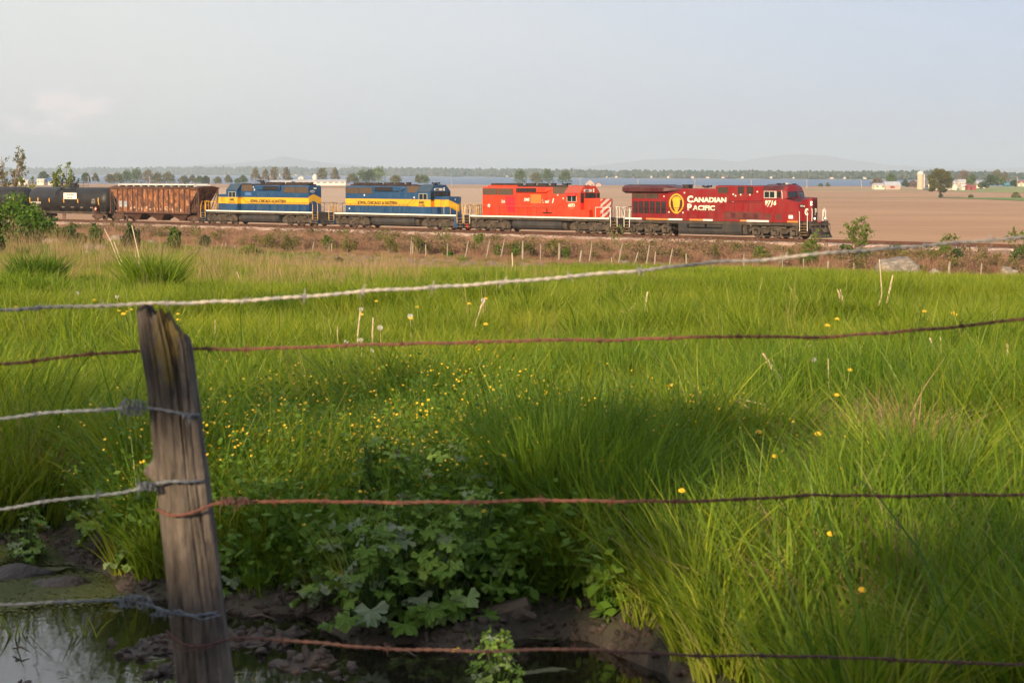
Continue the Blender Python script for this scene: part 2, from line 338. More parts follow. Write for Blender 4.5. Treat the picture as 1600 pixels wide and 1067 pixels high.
# ---- lake
ML = mat('lake_water', (.03, .075, .16), .22, col2=(.04, .095, .19), scale=.004, stretch=(.1, 1, 1), bump=.0, spec=.3)
t = ML.node_tree; b = t.nodes['Principled BSDF']; b.inputs['Roughness'].default_value = .34
wv = N(t, 'ShaderNodeTexNoise', inp={'Scale': .35, 'Detail': 6, 'Roughness': .7}); tcw = N(t, 'ShaderNodeTexCoord'); t.links.new(tcw.outputs['Object'], wv.inputs[0])
bw = N(t, 'ShaderNodeBump', inp={'Strength': 1, 'Distance': .5}); t.links.new(wv.outputs[0], bw.inputs['Height']); t.links.new(bw.outputs[0], b.inputs['Normal'])
LAKE_Z = EYE-12.3
mb = MB(); mb.add([(-12000, 1300, LAKE_Z), (12000, 1300, LAKE_Z), (12000, 26500, LAKE_Z), (-12000, 26500, LAKE_Z)], [(0, 1, 2, 3)])
tag(mb.build('lake', ML), kind='structure')
# ---- far shore, its forest and the mountains
_sx = [-900, -300, 0, 340, 560, 750, 1000, 1250, 1400, 1600, 2500]
_sy = [273.2, 273.4, 273.6, 274.4, 275.6, 277.0, 279.3, 280.6, 281.6, 282.0, 282.0]
_tx = [-900, 0, 130, 340, 460, 560, 640, 760, 860, 960, 1060, 1200, 1330, 1450, 1530, 1600, 2500]
_ty = [262, 262.5, 262.5, 261.5, 262.0, 262.3, 262.6, 264.0, 265.0, 266.8, 267.3, 267.8, 268.4, 268.0, 269.5, 271.5, 271.5]
def shoreD(px): return 12.3*3000/(np.interp(px, _sx, _sy)-270)
MS = mat('far_shore_ground', (.14, .15, .07), .95, col2=(.28, .24, .16), scale=.01)
pp = np.arange(-900, 2501, 20.); vs = []; fs = []
for i, px in enumerate(pp):
    D = float(shoreD(px))*(1+.012*math.sin(px*.09)); a = (px-800)/3000
    for k, (dd, hz) in enumerate(((0, -.3), (30, 1.2), (250, 3.0), (2500, 5.0))):
        vs.append((a*(D+dd), D+dd, LAKE_Z+hz))
    if i: fs += [((i-1)*4+k, i*4+k, i*4+k+1, (i-1)*4+k+1) for k in range(3)]
me = bpy.data.meshes.new('far_shore'); me.from_pydata(vs, [], fs); me.materials.append(MS); tag(link('far_shore', me), kind='structure')
rng = np.random.default_rng(5)
def ico(sub=1):
    import bmesh
    bm = bmesh.new(); bmesh.ops.create_icosphere(bm, subdivisions=sub, radius=1); v = np.array([x.co[:] for x in bm.verts]); f = np.array([[y.index for y in x.verts] for x in bm.faces]); bm.free(); return v, f
IV, IF = ico(2)
VS = []; FS = []; SH = []; nb = 0
for k in range(2600):
    px = rng.uniform(-250, 1850); D = float(shoreD(px)); rowd = rng.choice([0, 1, 2, 3]); dd = 20+rowd*55+rng.uniform(0, 40)
    ytop = np.interp(px, _tx, _ty); ybase = np.interp(px, _sx, _sy)
    full = (ybase-ytop)/3000*D; Dd = D+dd
    h = full*(.5+.5*min(1, rowd/2.6))*rng.uniform(.88, 1.05); 
    if rowd == 0: h *= rng.uniform(.5, 1.2)
    w = h*rng.uniform(.45, .8)+3
    c = np.array([(px-800)/3000*Dd, Dd, LAKE_Z+1+h*.5])
    v = IV*(1+.28*np.sin(IV[:, [1, 2, 0]]*5+rng.uniform(0, 6, 3)))*np.array([w*.5, w*.5, h*.55])+c
    VS.append(v); FS.append(IF+nb); SH.append(np.full(len(v), np.clip(rng.normal(.5, .28), 0, 1))); nb += len(v)
MFF = leafmat('far_foliage', [(.02, .04, .018), (.035, .06, .024), (.06, .08, .035), (.12, .10, .06)], .1, rnd=0)
tag(link('far_shore_forest', np_mesh('far_shore_forest', np.concatenate(VS), np.concatenate(FS), MFF, {'shade': np.concatenate(SH)}, True)), kind='stuff')
MM = mat('hazy_mountain', (.11, .13, .14), .95, col2=(.14, .155, .15), scale=.0006)  # paler, bluer slopes: part of the distance haze is put into the colour
def mountain(name_label, D, prof, x0, x1):
    n = 160; vs = []; fs = []
    for i in range(n+1):
        px = x0+(x1-x0)*i/n; a = (px-800)/3000; ytop = np.interp(px, [p[0] for p in prof], [p[1] for p in prof])+.5*math.sin(px*.11)+.3*math.sin(px*.31+1)
        h = max((270-ytop)/3000*D, 1)
        for k, (dd, hh) in enumerate(((-2500, 0), (-1200, .45), (-400, .85), (0, 1), (800, .7), (2500, 0))):
            vs.append((a*(D+dd), D+dd, EYE-12+(h+12-6)*hh*(1+.06*math.sin(i*.9+k)*(k not in (0, 3)))))
        if i: fs += [((i-1)*6+k, i*6+k, i*6+k+1, (i-1)*6+k+1) for k in range(5)]
    me = bpy.data.meshes.new('mountain'); me.from_pydata(vs, [], fs); me.materials.append(MM); o = link('mountain', me); tag(o, kind='structure')
    for p in me.polygons: p.use_smooth = True
mountain('', 20500, [(200, 268), (270, 260), (330, 256.5), (380, 254), (425, 248), (447, 244), (470, 248), (500, 253), (560, 258), (640, 265), (720, 269)], 200, 720)
mountain('', 21500, [(820, 269), (900, 261), (960, 255), (1000, 250), (1050, 246.5), (1110, 248), (1150, 252), (1190, 246), (1215, 242), (1250, 240), (1290, 243), (1330, 250), (1380, 257), (1450, 261), (1520, 263), (1560, 262.5), (1620, 260), (1800, 262), (2100, 269)], 820, 2100)
# ================================================================ railway track
MRUST = mat('shaded_rust_rail', (.075, .032, .02), .8, col2=(.13, .055, .032), scale=3, metal=.1)  # rust darkened further: the shadow along the rails is put into its colour
MTIE = mat('tie_wood', (.09, .06, .045), .9, col2=(.15, .11, .085), scale=8)
MBAL = mat('ballast_stone', (.46, .31, .23), .95, col2=(.28, .19, .145), scale=2.2, lo=.42, hi=.56, bump=1, bscale=4, col3=(.58, .45, .37), scale3=3.6)
trk = tag(empty('railway_track', track(-50), THETA), kind='structure')
for off in (-.75, .75):
    mb = MB(); w = [(-.07, -.17), (.07, -.17), (.07, -.15), (.015, -.13), (.015, -.045), (.037, -.035), (.037, 0), (-.037, 0), (-.037, -.035), (-.015, -.045), (-.015, -.13), (-.07, -.15)]
    mb.prism([(off+a, z) for a, z in w], 'x', -190, 190); mb.build('rail', MRUST, trk)
mb = MB()
for k in range(690): 
    x = -190+k*.55; mb.box(x-.11, x+.11, -1.3, 1.3, -.30, -.175)
tag(mb.build('tie', MTIE, trk), kind='stuff')
rng = np.random.default_rng(2)
xsb = np.arange(-190, 190.1, .8); offs = [-3.6, -2.9, -2.2, -1.6, -.9, 0, .9, 1.6, 2.2, 2.9, 3.6, 4.3, 5.0]; zb = [-1.05, -.62, -.26, -.235, -.25, -.25, -.25, -.235, -.26, -.6, -.98, -1.32, -1.6]
vs = [(x, -o, z+rng.normal(0, .03)) for x in xsb for o, z in zip(offs, zb)]; n = len(offs)
fs = [(i*n+k, i*n+k+1, (i+1)*n+k+1, (i+1)*n+k) for i in range(len(xsb)-1) for k in range(n-1)]
me = bpy.data.meshes.new('ballast'); me.from_pydata(vs, [], fs); me.materials.append(MBAL); link('ballast', me, trk)
# ================================================================ paints
def paint(name, col, dust=(.22, .15, .10), amt=.35, rough=.45, c3=None):
    col = tuple(a*.72 for a in col); dust = tuple(a*.72 for a in dust); c3 = tuple(a*.72 for a in c3) if c3 else None
    return mat(name, col, rough, col2=tuple(a*(1-amt)+d*amt for a, d in zip(col, dust)), scale=1.6, stretch=(1, 1, .35), lo=.42, hi=.72, col3=c3, scale3=.9, lo3=.58, hi3=.8)
PRED = paint('maroon_red_paint', (.29, .007, .010), amt=.24, c3=(.15, .014, .013)); PRED2 = paint('dark_red_roof_paint', (.085, .008, .012), amt=.28)
PORG = paint('bright_red_paint', (.80, .055, .012), amt=.26, c3=(.56, .05, .018)); PPINK = paint('faded_red_roof', (.50, .09, .055), amt=.2)
PDK = paint('underframe_grime', (.055, .042, .032), dust=(.17, .125, .085), amt=.7, rough=.85); PDK2 = paint('grimy_steel', (.10, .078, .058), dust=(.20, .15, .10), amt=.6, rough=.85)
PTANK = paint('fuel_tank_grey', (.035, .033, .033), dust=(.14, .11, .085), amt=.45, rough=.7)
PBLK = mat('black_metal', (.012, .012, .013), .6); PROOF = paint('sooty_roof', (.035, .022, .018), dust=(.10, .06, .04), amt=.5, rough=.8)
PWHT = mat('white_paint', (.74, .71, .64), .5, col2=(.55, .47, .38), scale=5, lo=.5, hi=.8); PYEL = mat('yellow_paint', (.80, .42, .02), .5, col2=(.6, .3, .03), scale=4)
PGRL = mat('grille_mesh', (.05, .036, .026), .8, col2=(.09, .062, .042), scale=3); PGRL2 = mat('screen_mesh_brown', (.13, .09, .06), .8, col2=(.10, .07, .05), scale=3)
PGLS = mat('window_glass', (.015, .02, .022), .06, spec=.6); PALU = mat('aluminium_frame', (.42, .40, .34), .5)
PSTEEL = mat('wheel_steel', (.10, .07, .05), .6, metal=.3, col2=(.17, .12, .09), scale=6); PCREAM = mat('cream_lettering', (.86, .78, .58), .5)
PLAMP = mat('headlight_lens', (.9, .85, .7), .1); PREDL = mat('signal_red', (.7, .03, .02), .4); PORGD = mat('door_orange', (.70, .22, .02), .5)
PDYEL = mat('dull_yellow_tread', (.30, .18, .05), .7, col2=(.12, .08, .05), scale=8)
def lamp_mat():
    m = bpy.data.materials.new('lit_lamp'); m.use_nodes = True; b = m.node_tree.nodes['Principled BSDF']
    b.inputs['Base Color'].default_value = (1, .9, .7, 1); b.inputs['Emission Color'].default_value = (1, .82, .5, 1); b.inputs['Emission Strength'].default_value = 2.2; return m
PLIT = lamp_mat()
def blue_paint(name, rear):
    """blue hull with the painted yellow band: flat print fixed to the body"""
    m = bpy.data.materials.new(name); m.use_nodes = True; t = m.node_tree; b = t.nodes['Principled BSDF']; b.inputs['Roughness'].default_value = .42
    tc = N(t, 'ShaderNodeTexCoord'); s = N(t, 'ShaderNodeSeparateXYZ'); t.links.new(tc.outputs['Object'], s.inputs[0])
    mpn = N(t, 'ShaderNodeMapping'); mpn.inputs['Scale'].default_value = (1, 1, .3); t.links.new(tc.outputs['Object'], mpn.inputs[0])
    n1 = N(t, 'ShaderNodeTexNoise', inp={'Scale': 1.5, 'Detail': 6}); t.links.new(mpn.outputs[0], n1.inputs[0])
    f = ramp(t, n1.outputs[0], [(.42, 0.), (.72, 1.)])
    blue = mixc(t, f, (.009, .052, .135), (.026, .072, .145)); yel = mixc(t, f, (.68, .37, .012), (.55, .29, .03))
    # on the nose the band drops towards the centre line, at the hood end it rises
    yy = math_n(t, 'ABSOLUTE', math_n(t, 'SUBTRACT', s.outputs[1], .25))
    dn = math_n(t, 'MULTIPLY', math_n(t, 'GREATER_THAN', s.outputs[0], 7.38), math_n(t, 'MULTIPLY_ADD', yy, .42, -.50))
    up = math_n(t, 'MULTIPLY', math_n(t, 'LESS_THAN', s.outputs[0], -7.84), math_n(t, 'MULTIPLY_ADD', yy, -.36, .42))
    z = math_n(t, 'SUBTRACT', math_n(t, 'SUBTRACT', s.outputs[2], dn), up)
    k = math_n(t, 'MULTIPLY', math_n(t, 'GREATER_THAN', z, 2.36), math_n(t, 'LESS_THAN', z, 3.09))
    t.links.new(mixc(t, k, blue, yel), b.inputs['Base Color']); return m
PBLU = blue_paint('blue_yellow_paint', 0); PBLU2 = paint('faded_blue_roof', (.035, .08, .13), amt=.3); PBLUP = paint('blue_panel', (.014, .062, .16), dust=(.2, .17, .16), amt=.3)
def stripe_paint():
    m = bpy.data.materials.new('warning_stripes'); m.use_nodes = True; t = m.node_tree; b = t.nodes['Principled BSDF']; b.inputs['Roughness'].default_value = .5
    tc = N(t, 'ShaderNodeTexCoord'); s = N(t, 'ShaderNodeSeparateXYZ'); t.links.new(tc.outputs['Object'], s.inputs[0])
    v = math_n(t, 'FRACT', math_n(t, 'ADD', math_n(t, 'MULTIPLY', math_n(t, 'SUBTRACT', s.outputs[2], math_n(t, 'MULTIPLY', s.outputs[1], .74)), 1/.60), .15))
    t.links.new(mixc(t, math_n(t, 'GREATER_THAN', v, .48), (.58, .045, .014), (.62, .56, .48)), b.inputs['Base Color']); return m
PSTR = stripe_paint()
def rust_hull():
    m = bpy.data.materials.new('rusted_hull_paint'); m.use_nodes = True; t = m.node_tree; b = t.nodes['Principled BSDF']; b.inputs['Roughness'].default_value = .8
    tc = N(t, 'ShaderNodeTexCoord')
    def nz_(sc, st, det=7):
        mpn = N(t, 'ShaderNodeMapping'); mpn.inputs['Scale'].default_value = st; t.links.new(tc.outputs['Object'], mpn.inputs[0])
        n = N(t, 'ShaderNodeTexNoise', inp={'Scale': sc, 'Detail': det, 'Roughness': .65}); t.links.new(mpn.outputs[0], n.inputs[0]); return n.outputs[0]
    c = mixc(t, ramp(t, nz_(1.5, (1, 1, .8)), [(.44, 0.), (.54, 1.)]), (.075, .030, .020), (.23, .085, .032))
    c = mixc(t, ramp(t, nz_(2.2, (1, 1, .5)), [(.52, 0.), (.62, 1.)]), c, (.38, .17, .07))
    c = mixc(t, ramp(t, nz_(3.0, (1.2, 1, .8)), [(.55, 0.), (.62, 1.)]), c, (.05, .024, .017))
    t.links.new(c, b.inputs['Base Color']); return m
PRST = rust_hull(); PRST2 = paint('brown_hull_paint', (.10, .045, .03), dust=(.20, .10, .06), amt=.6, rough=.85)
PTNK = paint('tank_black', (.018, .017, .018), dust=(.07, .06, .055), amt=.3, rough=.5)
# ================================================================ running gear
WH = None
def wheel_mesh():
    global WH
    if WH: return WH
    mb = MB()
    for sg in (-1, 1):
        mb.cyl((0, sg*.66, 0), (0, sg*.80, 0), .51, n=20); mb.cyl((0, sg*.64, 0), (0, sg*.66, 0), .54, n=20)
    mb.cyl((0, -.66, 0), (0, .66, 0), .09, n=8); mb.cyl((0, -1.1, 0), (0, 1.1, 0), .12, n=8)
    WH = mb.mesh('wheel', PSTEEL); return WH
def loco_truck(parent, cx, style):
    mb = MB()                                    # bolster and traction motors
    mb.box(-2.5, 2.5, -.45, .45, .55, .95); mb.box(-.5, .5, -1.2, 1.2, .75, 1.12)
    for k in (-1, 0, 1): mb.box(k*2.0-.75, k*2.0+.1, -.55, .55, .28, .75)
    tr = mb.build('truck', PDK, parent, loc=(cx, 0, 0))
    for k in (-1, 0, 1): link('wheel', wheel_mesh(), tr, loc=(k*2.0, 0, .51))
    for sg in (-1, 1):
        y0, y1 = sorted((sg*1.06, sg*1.22)); m = MB()
        if style == 'a':     # cast frame with three pedestal humps
            pts = [(-2.85, .62), (-2.6, .95), (-2.25, 1.12), (-1.7, 1.10), (-1.45, .86), (-.8, .84), (-.45, 1.10), (.45, 1.10), (.8, .84), (1.45, .86), (1.7, 1.10), (2.25, 1.12), (2.6, .95), (2.85, .62), (2.7, .38), (2.42, .38), (2.36, .66), (1.64, .66), (1.58, .44), (1.2, .40), (.6, .42), (.36, .66), (-.36, .66), (-.42, .42), (-.9, .40), (-1.58, .44), (-1.64, .66), (-2.36, .66), (-2.42, .38), (-2.7, .38)]
        else:                # long sweeping frame
            pts = [(-2.75, .74), (-2.4, 1.08), (-1.9, 1.12), (-1.2, .80), (-.5, 1.12), (.5, 1.12), (1.2, .80), (1.9, 1.12), (2.4, 1.08), (2.75, .74), (2.6, .52), (2.35, .78), (1.65, .78), (1.3, .46), (.7, .46), (.35, .78), (-.35, .78), (-.7, .46), (-1.3, .46), (-1.65, .78), (-2.35, .78), (-2.6, .52)]
        m.prism(pts, 'y', y0, y1)
        for k in (-1, 0, 1):
            yy = sorted((sg*1.10, sg*1.32)); m.box(k*2-.19, k*2+.19, *yy, .34, .68, 1); m.cyl((k*2, sg*1.3, .51), (k*2, sg*1.37, .51), .14, n=10, mi=1)
            for d in (-.32, .32): m.cyl((k*2+d, sg*1.14, .36), (k*2+d, sg*1.14, .95), .10, n=8, mi=1)
        for k in (-1.02, 1.02):
            m.cyl((k-.28, sg*1.30, .98), (k+.28, sg*1.30, .98), .10, n=10, mi=1); m.tube([(k-.9, sg*1.28, .24), (k+.9, sg*1.28, .24)], .035, 5, 1); m.tube([(k-.85, sg*1.27, .24), (k-.6, sg*1.24, .7)], .03, 4, 1); m.tube([(k+.85, sg*1.27, .24), (k+.6, sg*1.24, .7)], .03, 4, 1)
        m.build('side_frame', [PDK, PDK2], tr)
        g = MB(); g.tube([(-2.6, sg*1.25, 1.22), (-1.2, sg*1.32, 1.18), (0, sg*1.25, 1.26), (1.4, sg*1.32, 1.17), (2.7, sg*1.25, 1.24)], .035, 5); g.tube([(-1, sg*1.3, 1.16), (-.6, sg*1.33, .92), (0, sg*1.33, .98)], .03, 5); g.build('sand_hose', PDK2, tr)
    return tr
def freight_truck(parent, cx):
    mb = MB(); mb.box(-.22, .22, -1.1, 1.1, .38, .74); tr = mb.build('truck', PDK, parent, loc=(cx, 0, 0))
    for k in (-.85, .85): link('wheel', wheel_mesh(), tr, loc=(k, 0, .46), scale=.9)
    for sg in (-1, 1):
        m = MB(); y = sorted((sg*1.0, sg*1.15))
        m.prism([(-1.15, .62), (-.85, .72), (-.35, .86), (.35, .86), (.85, .72), (1.15, .62), (1.1, .36), (.72, .36), (.42, .22), (-.42, .22), (-.72, .36), (-1.1, .36)], 'y', *y)
        for d in (-.16, 0, .16): m.cyl((d, sg*1.17, .3), (d, sg*1.17, .62), .07, n=8, mi=1)
        for d in (-.85, .85): m.cyl((d, sg*1.1, .46), (d, sg*1.26, .46), .13, n=10, mi=1)
        m.build('side_frame', [PRST2, PDK2], tr)
def coupler(parent, x, dr):
    m = MB(); m.box(min(x, x+dr*.55), max(x, x+dr*.55), -.10, .10, .72, .98); m.box(min(x+dr*.5, x+dr*.78), max(x+dr*.5, x+dr*.78), -.2, .16, .66, 1.02); m.build('coupler', PDK2, parent)
    h = MB(); h.tube([(x, .5, .9), (x+dr*.35, .5, .55), (x+dr*.75, .3, .6)], .03, 5); h.tube([(x, -.5, .9), (x+dr*.3, -.45, .5), (x+dr*.7, -.3, .6)], .03, 5); h.build('air_hose', PBLK, parent)
def louvre(name, parent, x0, x1, y, z0, z1, m, n=9, horiz=False, dy=.02, bm=None):
    """framed grille standing proud of side y; slats are geometry"""
    sg = 1 if y > 0 else -1; b = MB(); b.box(x0, x1, *sorted((y, y+sg*dy*.4)), z0, z1, 0)
    for k in range(n):
        if horiz: z = z0+(z1-z0)*(k+.5)/n; b.box(x0, x1, *sorted((y, y+sg*dy*1.3)), z-.012, z+.012, 1)
        else: x = x0+(x1-x0)*(k+.5)/n; b.box(x-.018, x+.018, *sorted((y, y+sg*dy*1.3)), z0, z1, 1)
    for a in ((x0-.04, x1+.04, z1, z1+.04), (x0-.04, x1+.04, z0-.04, z0), (x0-.04, x0, z0, z1), (x1, x1+.04, z0, z1)): b.box(a[0], a[1], *sorted((y, y+sg*dy*1.8)), a[2], a[3], 2)
    return b.build(name, [m, bm or m, m], parent)
def handrails(parent, x0, x1, y, z0, h, m, n, drop=None):
    b = MB(); 
    for k in range(n+1): x = x0+(x1-x0)*k/n; b.tube([(x, y, z0), (x, y, z0+h)], .026, 4)
    if drop: b.tube([(x0, y, z0+h), (drop[0], y, z0+h), (drop[1], y*.985, z0+drop[2]), (drop[3], y*.985, z0+drop[2])], .024, 5)
    else: b.tube([(x0, y, z0+h), (x1, y, z0+h)], .024, 5)
    b.build('handrail', m, parent)
def steps(parent, x0, x1, sg, mt, mp_, hm, zt=1.5, n=4, plate=0):
    """boarding steps in a corner well: side cheeks, treads; their grab rails"""
    b = MB(); y = sorted((sg*1.02, sg*1.48))
    b.box(x0-.03, x0, *y, .32, zt, 0); b.box(x1, x1+.03, *y, .32, zt, 0); b.box(x0, x1, *sorted((sg*1.0, sg*1.03)), .32, zt, 0)
    if plate: a = (x0-plate, x0-.03) if plate > 0 else (x1+.03, x1-plate); b.box(*a, *sorted((sg*1.44, sg*1.49)), .30, zt+.02, 0)
    for k in range(n): z = .38+(zt-.38)*k/n; b.box(x0, x1, *y, z, z+.045, 1)
    s = b.build('boarding_steps', [mp_, mt], parent)
    g = MB(); d = 1 if x0 > 0 else -1
    for xx in (x0-.05, x1+.05): g.tube([(xx, sg*1.5, .75), (xx, sg*1.52, 1.6), (xx-d*.05, sg*1.47, 2.35), (xx-d*.22, sg*1.40, 2.62)], .028, 6)
    g.build('grab_rail', hm, s)
def end_rails(parent, x, z0, m):
    b = MB()
    for y in (-1.0, -.45, .45, 1.0): b.tube([(x, y, z0), (x, y, z0+1.05)], .026, 4)
    for s in (-1, 1): b.tube([(x, s*1.0, z0+1.05), (x, s*.45, z0+1.05)], .024, 5); b.tube([(x, s*1.0, z0+.55), (x, s*.45, z0+.55)], .02, 5)
    b.tube([(x, .45, z0+1.0), (x+.2*(1 if x > 0 else -1), 0, z0+.7), (x, -.45, z0+1.0)], .015, 4)
    b.build('end_handrail', m, parent)
def fan(parent, x, z, r=.62):
    b = MB(); b.cyl((0, 0, 0), (0, 0, .16), r, r*.97, n=20, mi=0)
    for k in range(8): a = k*math.pi/8; b.tube([(r*.93*math.cos(a), r*.93*math.sin(a), .175), (-r*.93*math.cos(a), -r*.93*math.sin(a), .175)], .012, 3, 1)
    b.cyl((0, 0, .16), (0, 0, .2), .12, n=8, mi=1); b.build('roof_fan', [PROOF, PBLK], parent, loc=(x, 0, z))
def horn(parent, x, z, y=0):
    b = MB(); b.box(-.1, .1, -.25, .25, 0, .06); 
    for k, yy in enumerate((-.22, 0, .22)): dd = 1 if k != 1 else -1; b.cyl((0, yy, .12), (dd*.42, yy, .16), .03, .10, n=8); b.cyl((0, yy, 0), (0, yy, .14), .03, n=6)
    b.build('horn', PBLK, parent, loc=(x, y, z))
def clipped_slab(m, x, pts, t_=.02, dr=1): m.prism(pts, 'x', *sorted((x, x+dr*t_)))
# ================================================================ six-axle hood locomotive
def sd40(label, c, flip, body, cabroof, rail_m, step_m, stepped, text_fn, nosem, deckm, grl=PGRL, edge=PWHT, lower=None, nose_end_panel=None, vis=-1):
    R_ = empty('locomotive', track(c), THETA+(math.pi if flip else 0))
    tag(R_, label, 'locomotive', 'diesel locomotives hauling the freight train')
    m = MB(); m.box(-9.9, 9.9, -.9, .9, 1.15, 1.5); m.box(-8.9, 8.9, -1.42, 1.42, 1.22, 1.5); m.box(-9.9, -8.9, -1.0, 1.0, 1.4, 1.5); m.box(8.9, 9.9, -1.0, 1.0, 1.4, 1.5); m.box(-9.95, -9.85, -1.5, 1.5, .95, 1.56); m.box(9.85, 9.95, -1.5, 1.5, .95, 1.56)
    for x in (-8.3, -4.9, 4.9, 8.3): m.box(x-.1, x+.1, -1.44, 1.44, .95, 1.22)
    m.build('underframe', PDK, R_)
    m = MB(); m.box(-9.0, 8.95, -1.5, 1.5, 1.50, 1.54); m.build('walkway', PDK2, R_)
    for sg in (-1, 1):
        m = MB(); k0 = -9.0
        while k0 < 8.9:
            k1 = min(k0+1.16, 8.92); m.box(k0+.012, k1-.012, *sorted((sg*1.5, sg*1.515)), 1.445, 1.585); k0 = k1
        m.build('edge_stripe', edge, R_)
    for x0, x1, pl in ((-9.82, -9.12, -.0), (9.12, 9.82, stepped)):
        for sg in (-1, 1): steps(R_, x0, x1, sg, step_m, PBLUP if body is PBLU else PDK, rail_m, plate=pl)
    # long hood
    prof = [(-.93, 1.54), (-.93, 4.28), (-.78, 4.46), (.78, 4.46), (.93, 4.28), (.93, 1.54)]
    m = MB(); m.prism(prof, 'x', -7.85, 3.42); hood = m.build('long_hood', body, R_)
    DM = _MC.get('door'+body.name)
    dz0, dz1 = 1.62, 3.58
    for sg in (-1, 1):
        x = -7.7; k = 0
        while x < 1.2:
            w = (.62, .78, .78, .62)[k % 4]; b = MB(); y = sorted((sg*.93, sg*.945)); b.box(x+.02, x+w-.02, *y, dz0, dz1 if x > -3.3 or x < -3.6 else dz1); b.box(x+w-.09, x+w-.05, *sorted((sg*.945, sg*.965)), 2.0, 2.12)
            b.build('hood_door', body, hood); x += w; k += 1
        louvre('radiator_grille', hood, -7.75, -5.84, sg*.93, 3.68, 4.24, grl, 14, bm=PGRL2); louvre('radiator_grille', hood, -5.68, -3.76, sg*.93, 3.68, 4.24, grl, 14, bm=PGRL2)
        fl = MB(); fl.prism([(sg*.93, 3.84), (sg*1.12, 3.96), (sg*1.12, 4.34), (sg*.93, 4.44)], 'x', -3.3, .6); fl.add([(.6, sg*.93, 3.84), (.6, sg*1.12, 3.96), (.6, sg*1.12, 4.34), (.6, sg*.93, 4.44), (1.35, sg*.93, 4.3), (1.35, sg*.93, 4.44)], [(1, 2, 5, 4), (0, 1, 4), (2, 3, 5)] if sg < 0 else [(4, 5, 2, 1), (4, 1, 0), (5, 3, 2)]); fl.build('side_blister', body, hood)
        louvre('blister_grille', hood, -3.1, -.6, sg*1.12, 4.0, 4.29, PBLK, 9, bm=PGRL)
        louvre('intake_screen', hood, 1.5, 3.2, sg*.94, 3.84, 4.42, PGRL2, 12, bm=grl)
    m = MB(); m.box(-7.3, -3.4, -.72, .72, 4.46, 4.60, 1 if body is PORG else 0); m.box(-3.2, 1.3, -.80, .80, 4.46, 4.62); m.box(1.4, 3.3, -.95, .95, 4.44, 4.58); m.box(3.3, 5.0, -.5, .5, 4.54, 4.62); m.build('roof_hatch', [PROOF, body], hood)
    for x in (-6.7, -5.35, -4.0): fan(hood, x, 4.60)
    for x in (-2.2, -.6): fan(hood, x, 4.62, .55)
    m = MB(); m.box(-.25, .25, -.12, .12, 0, .22); m.box(-.3, .3, -.17, .17, .17, .2); m.build('exhaust_stack', PROOF, hood, loc=(.75, 0, 4.62))
    # cab
    cp = [(-1.5, 1.54), (-1.5, 3.92), (-.84, 4.56), (.84, 4.56), (1.5, 3.92), (1.5, 1.54)]
    m = MB(); m.prism(cp, 'x', 3.42, 5.36); cab = m.build('cab', body, R_)
    for sg in (-1, 1):
        b = MB(); b.add([(3.38, sg*1.56, 3.875), (5.30, sg*1.56, 3.875), (5.30, sg*.86, 4.565), (3.38, sg*.86, 4.565), (3.38, sg*1.56, 3.905), (5.30, sg*1.56, 3.905), (5.30, sg*.86, 4.60), (3.38, sg*.86, 4.60)], [(0, 1, 2, 3), (7, 6, 5, 4), (0, 4, 5, 1), (1, 5, 6, 2), (2, 6, 7, 3), (3, 7, 4, 0)]); b.build('cab_roof', cabroof, cab)
        b = MB(); y = sorted((sg*1.5, sg*1.515)); b.box(3.72, 4.86, *y, 3.10, 3.66, 0); y = sorted((sg*1.5, sg*1.53))
        b.box(3.68, 3.74, *y, 3.06, 3.70, 1); b.box(4.84, 4.90, *y, 3.06, 3.70, 1); b.box(4.27, 4.33, *y, 3.1, 3.66, 1); b.box(3.74, 4.84, *y, 3.06, 3.10, 1); b.box(3.74, 4.84, *y, 3.66, 3.70, 1); b.build('cab_side_window', [PGLS, PALU], cab)
        if body is PORG:
            b = MB(); b.add([(3.62, sg*1.5, 3.86), (4.95, sg*1.5, 3.86), (4.95, sg*1.86, 3.66), (3.62, sg*1.86, 3.66), (3.62, sg*1.5, 3.84), (4.95, sg*1.5, 3.84), (4.95, sg*1.86, 3.64), (3.62, sg*1.86, 3.64)], [(0, 1, 2, 3), (7, 6, 5, 4), (0, 4, 5, 1), (1, 5, 6, 2), (2, 6, 7, 3), (3, 7, 4, 0)]); b.build('sunshade', PREDL, cab)
    F = 5.36
    for y0, y1, z0, z1 in ((-.74, -.10, 3.44, 3.86), (.02, .76, 3.44, 3.86), (-1.42, -1.06, 3.0, 3.84), (1.06, 1.42, 3.0, 3.84)):
        b = MB(); b.box(F, F+.012, y0, y1, z0, z1, 0); b.box(F, F+.03, y0-.04, y0, z0-.04, z1+.04, 1); b.box(F, F+.03, y1, y1+.04, z0-.04, z1+.04, 1); b.box(F, F+.03, y0, y1, z0-.04, z0, 1); b.box(F, F+.03, y0, y1, z1, z1+.04, 1)
        b.build('windshield' if z0 > 3.2 else 'door_window', [PGLS, PBLK], cab)
    b = MB(); b.prism([(-.86+.12*math.cos(a)-(0 if math.cos(a) < 0 else -.98), 4.13+.13*math.sin(a)) for a in np.linspace(.01, 6.27, 16)], 'x', F, F+.05); nb_ = b.build('number_board', PWHT, cab)
    for zz in (4.05, 4.24):
        b = MB(); b.cyl((F, .50, zz), (F+.07, .50, zz), .075, n=12); b.build('headlight', PLAMP, cab)
    for y0 in (-1.46, 1.02): b = MB(); b.box(F, F+.02, y0, y0+.44, 1.62, 2.95); b.build('cab_door', (PORGD if body is PBLU else PREDL), cab)
    # nose
    m = MB(); m.prism([(5.36, -.93), (7.39, -.93), (7.39, .93), (5.36, .93)], 'z', 1.54, 3.33, 0); m.prism([(5.36, -.8), (7.3, -.8), (7.3, .8), (5.36, .8)], 'z', 3.33, 3.40, 0); nose = m.build('short_hood', body, R_)
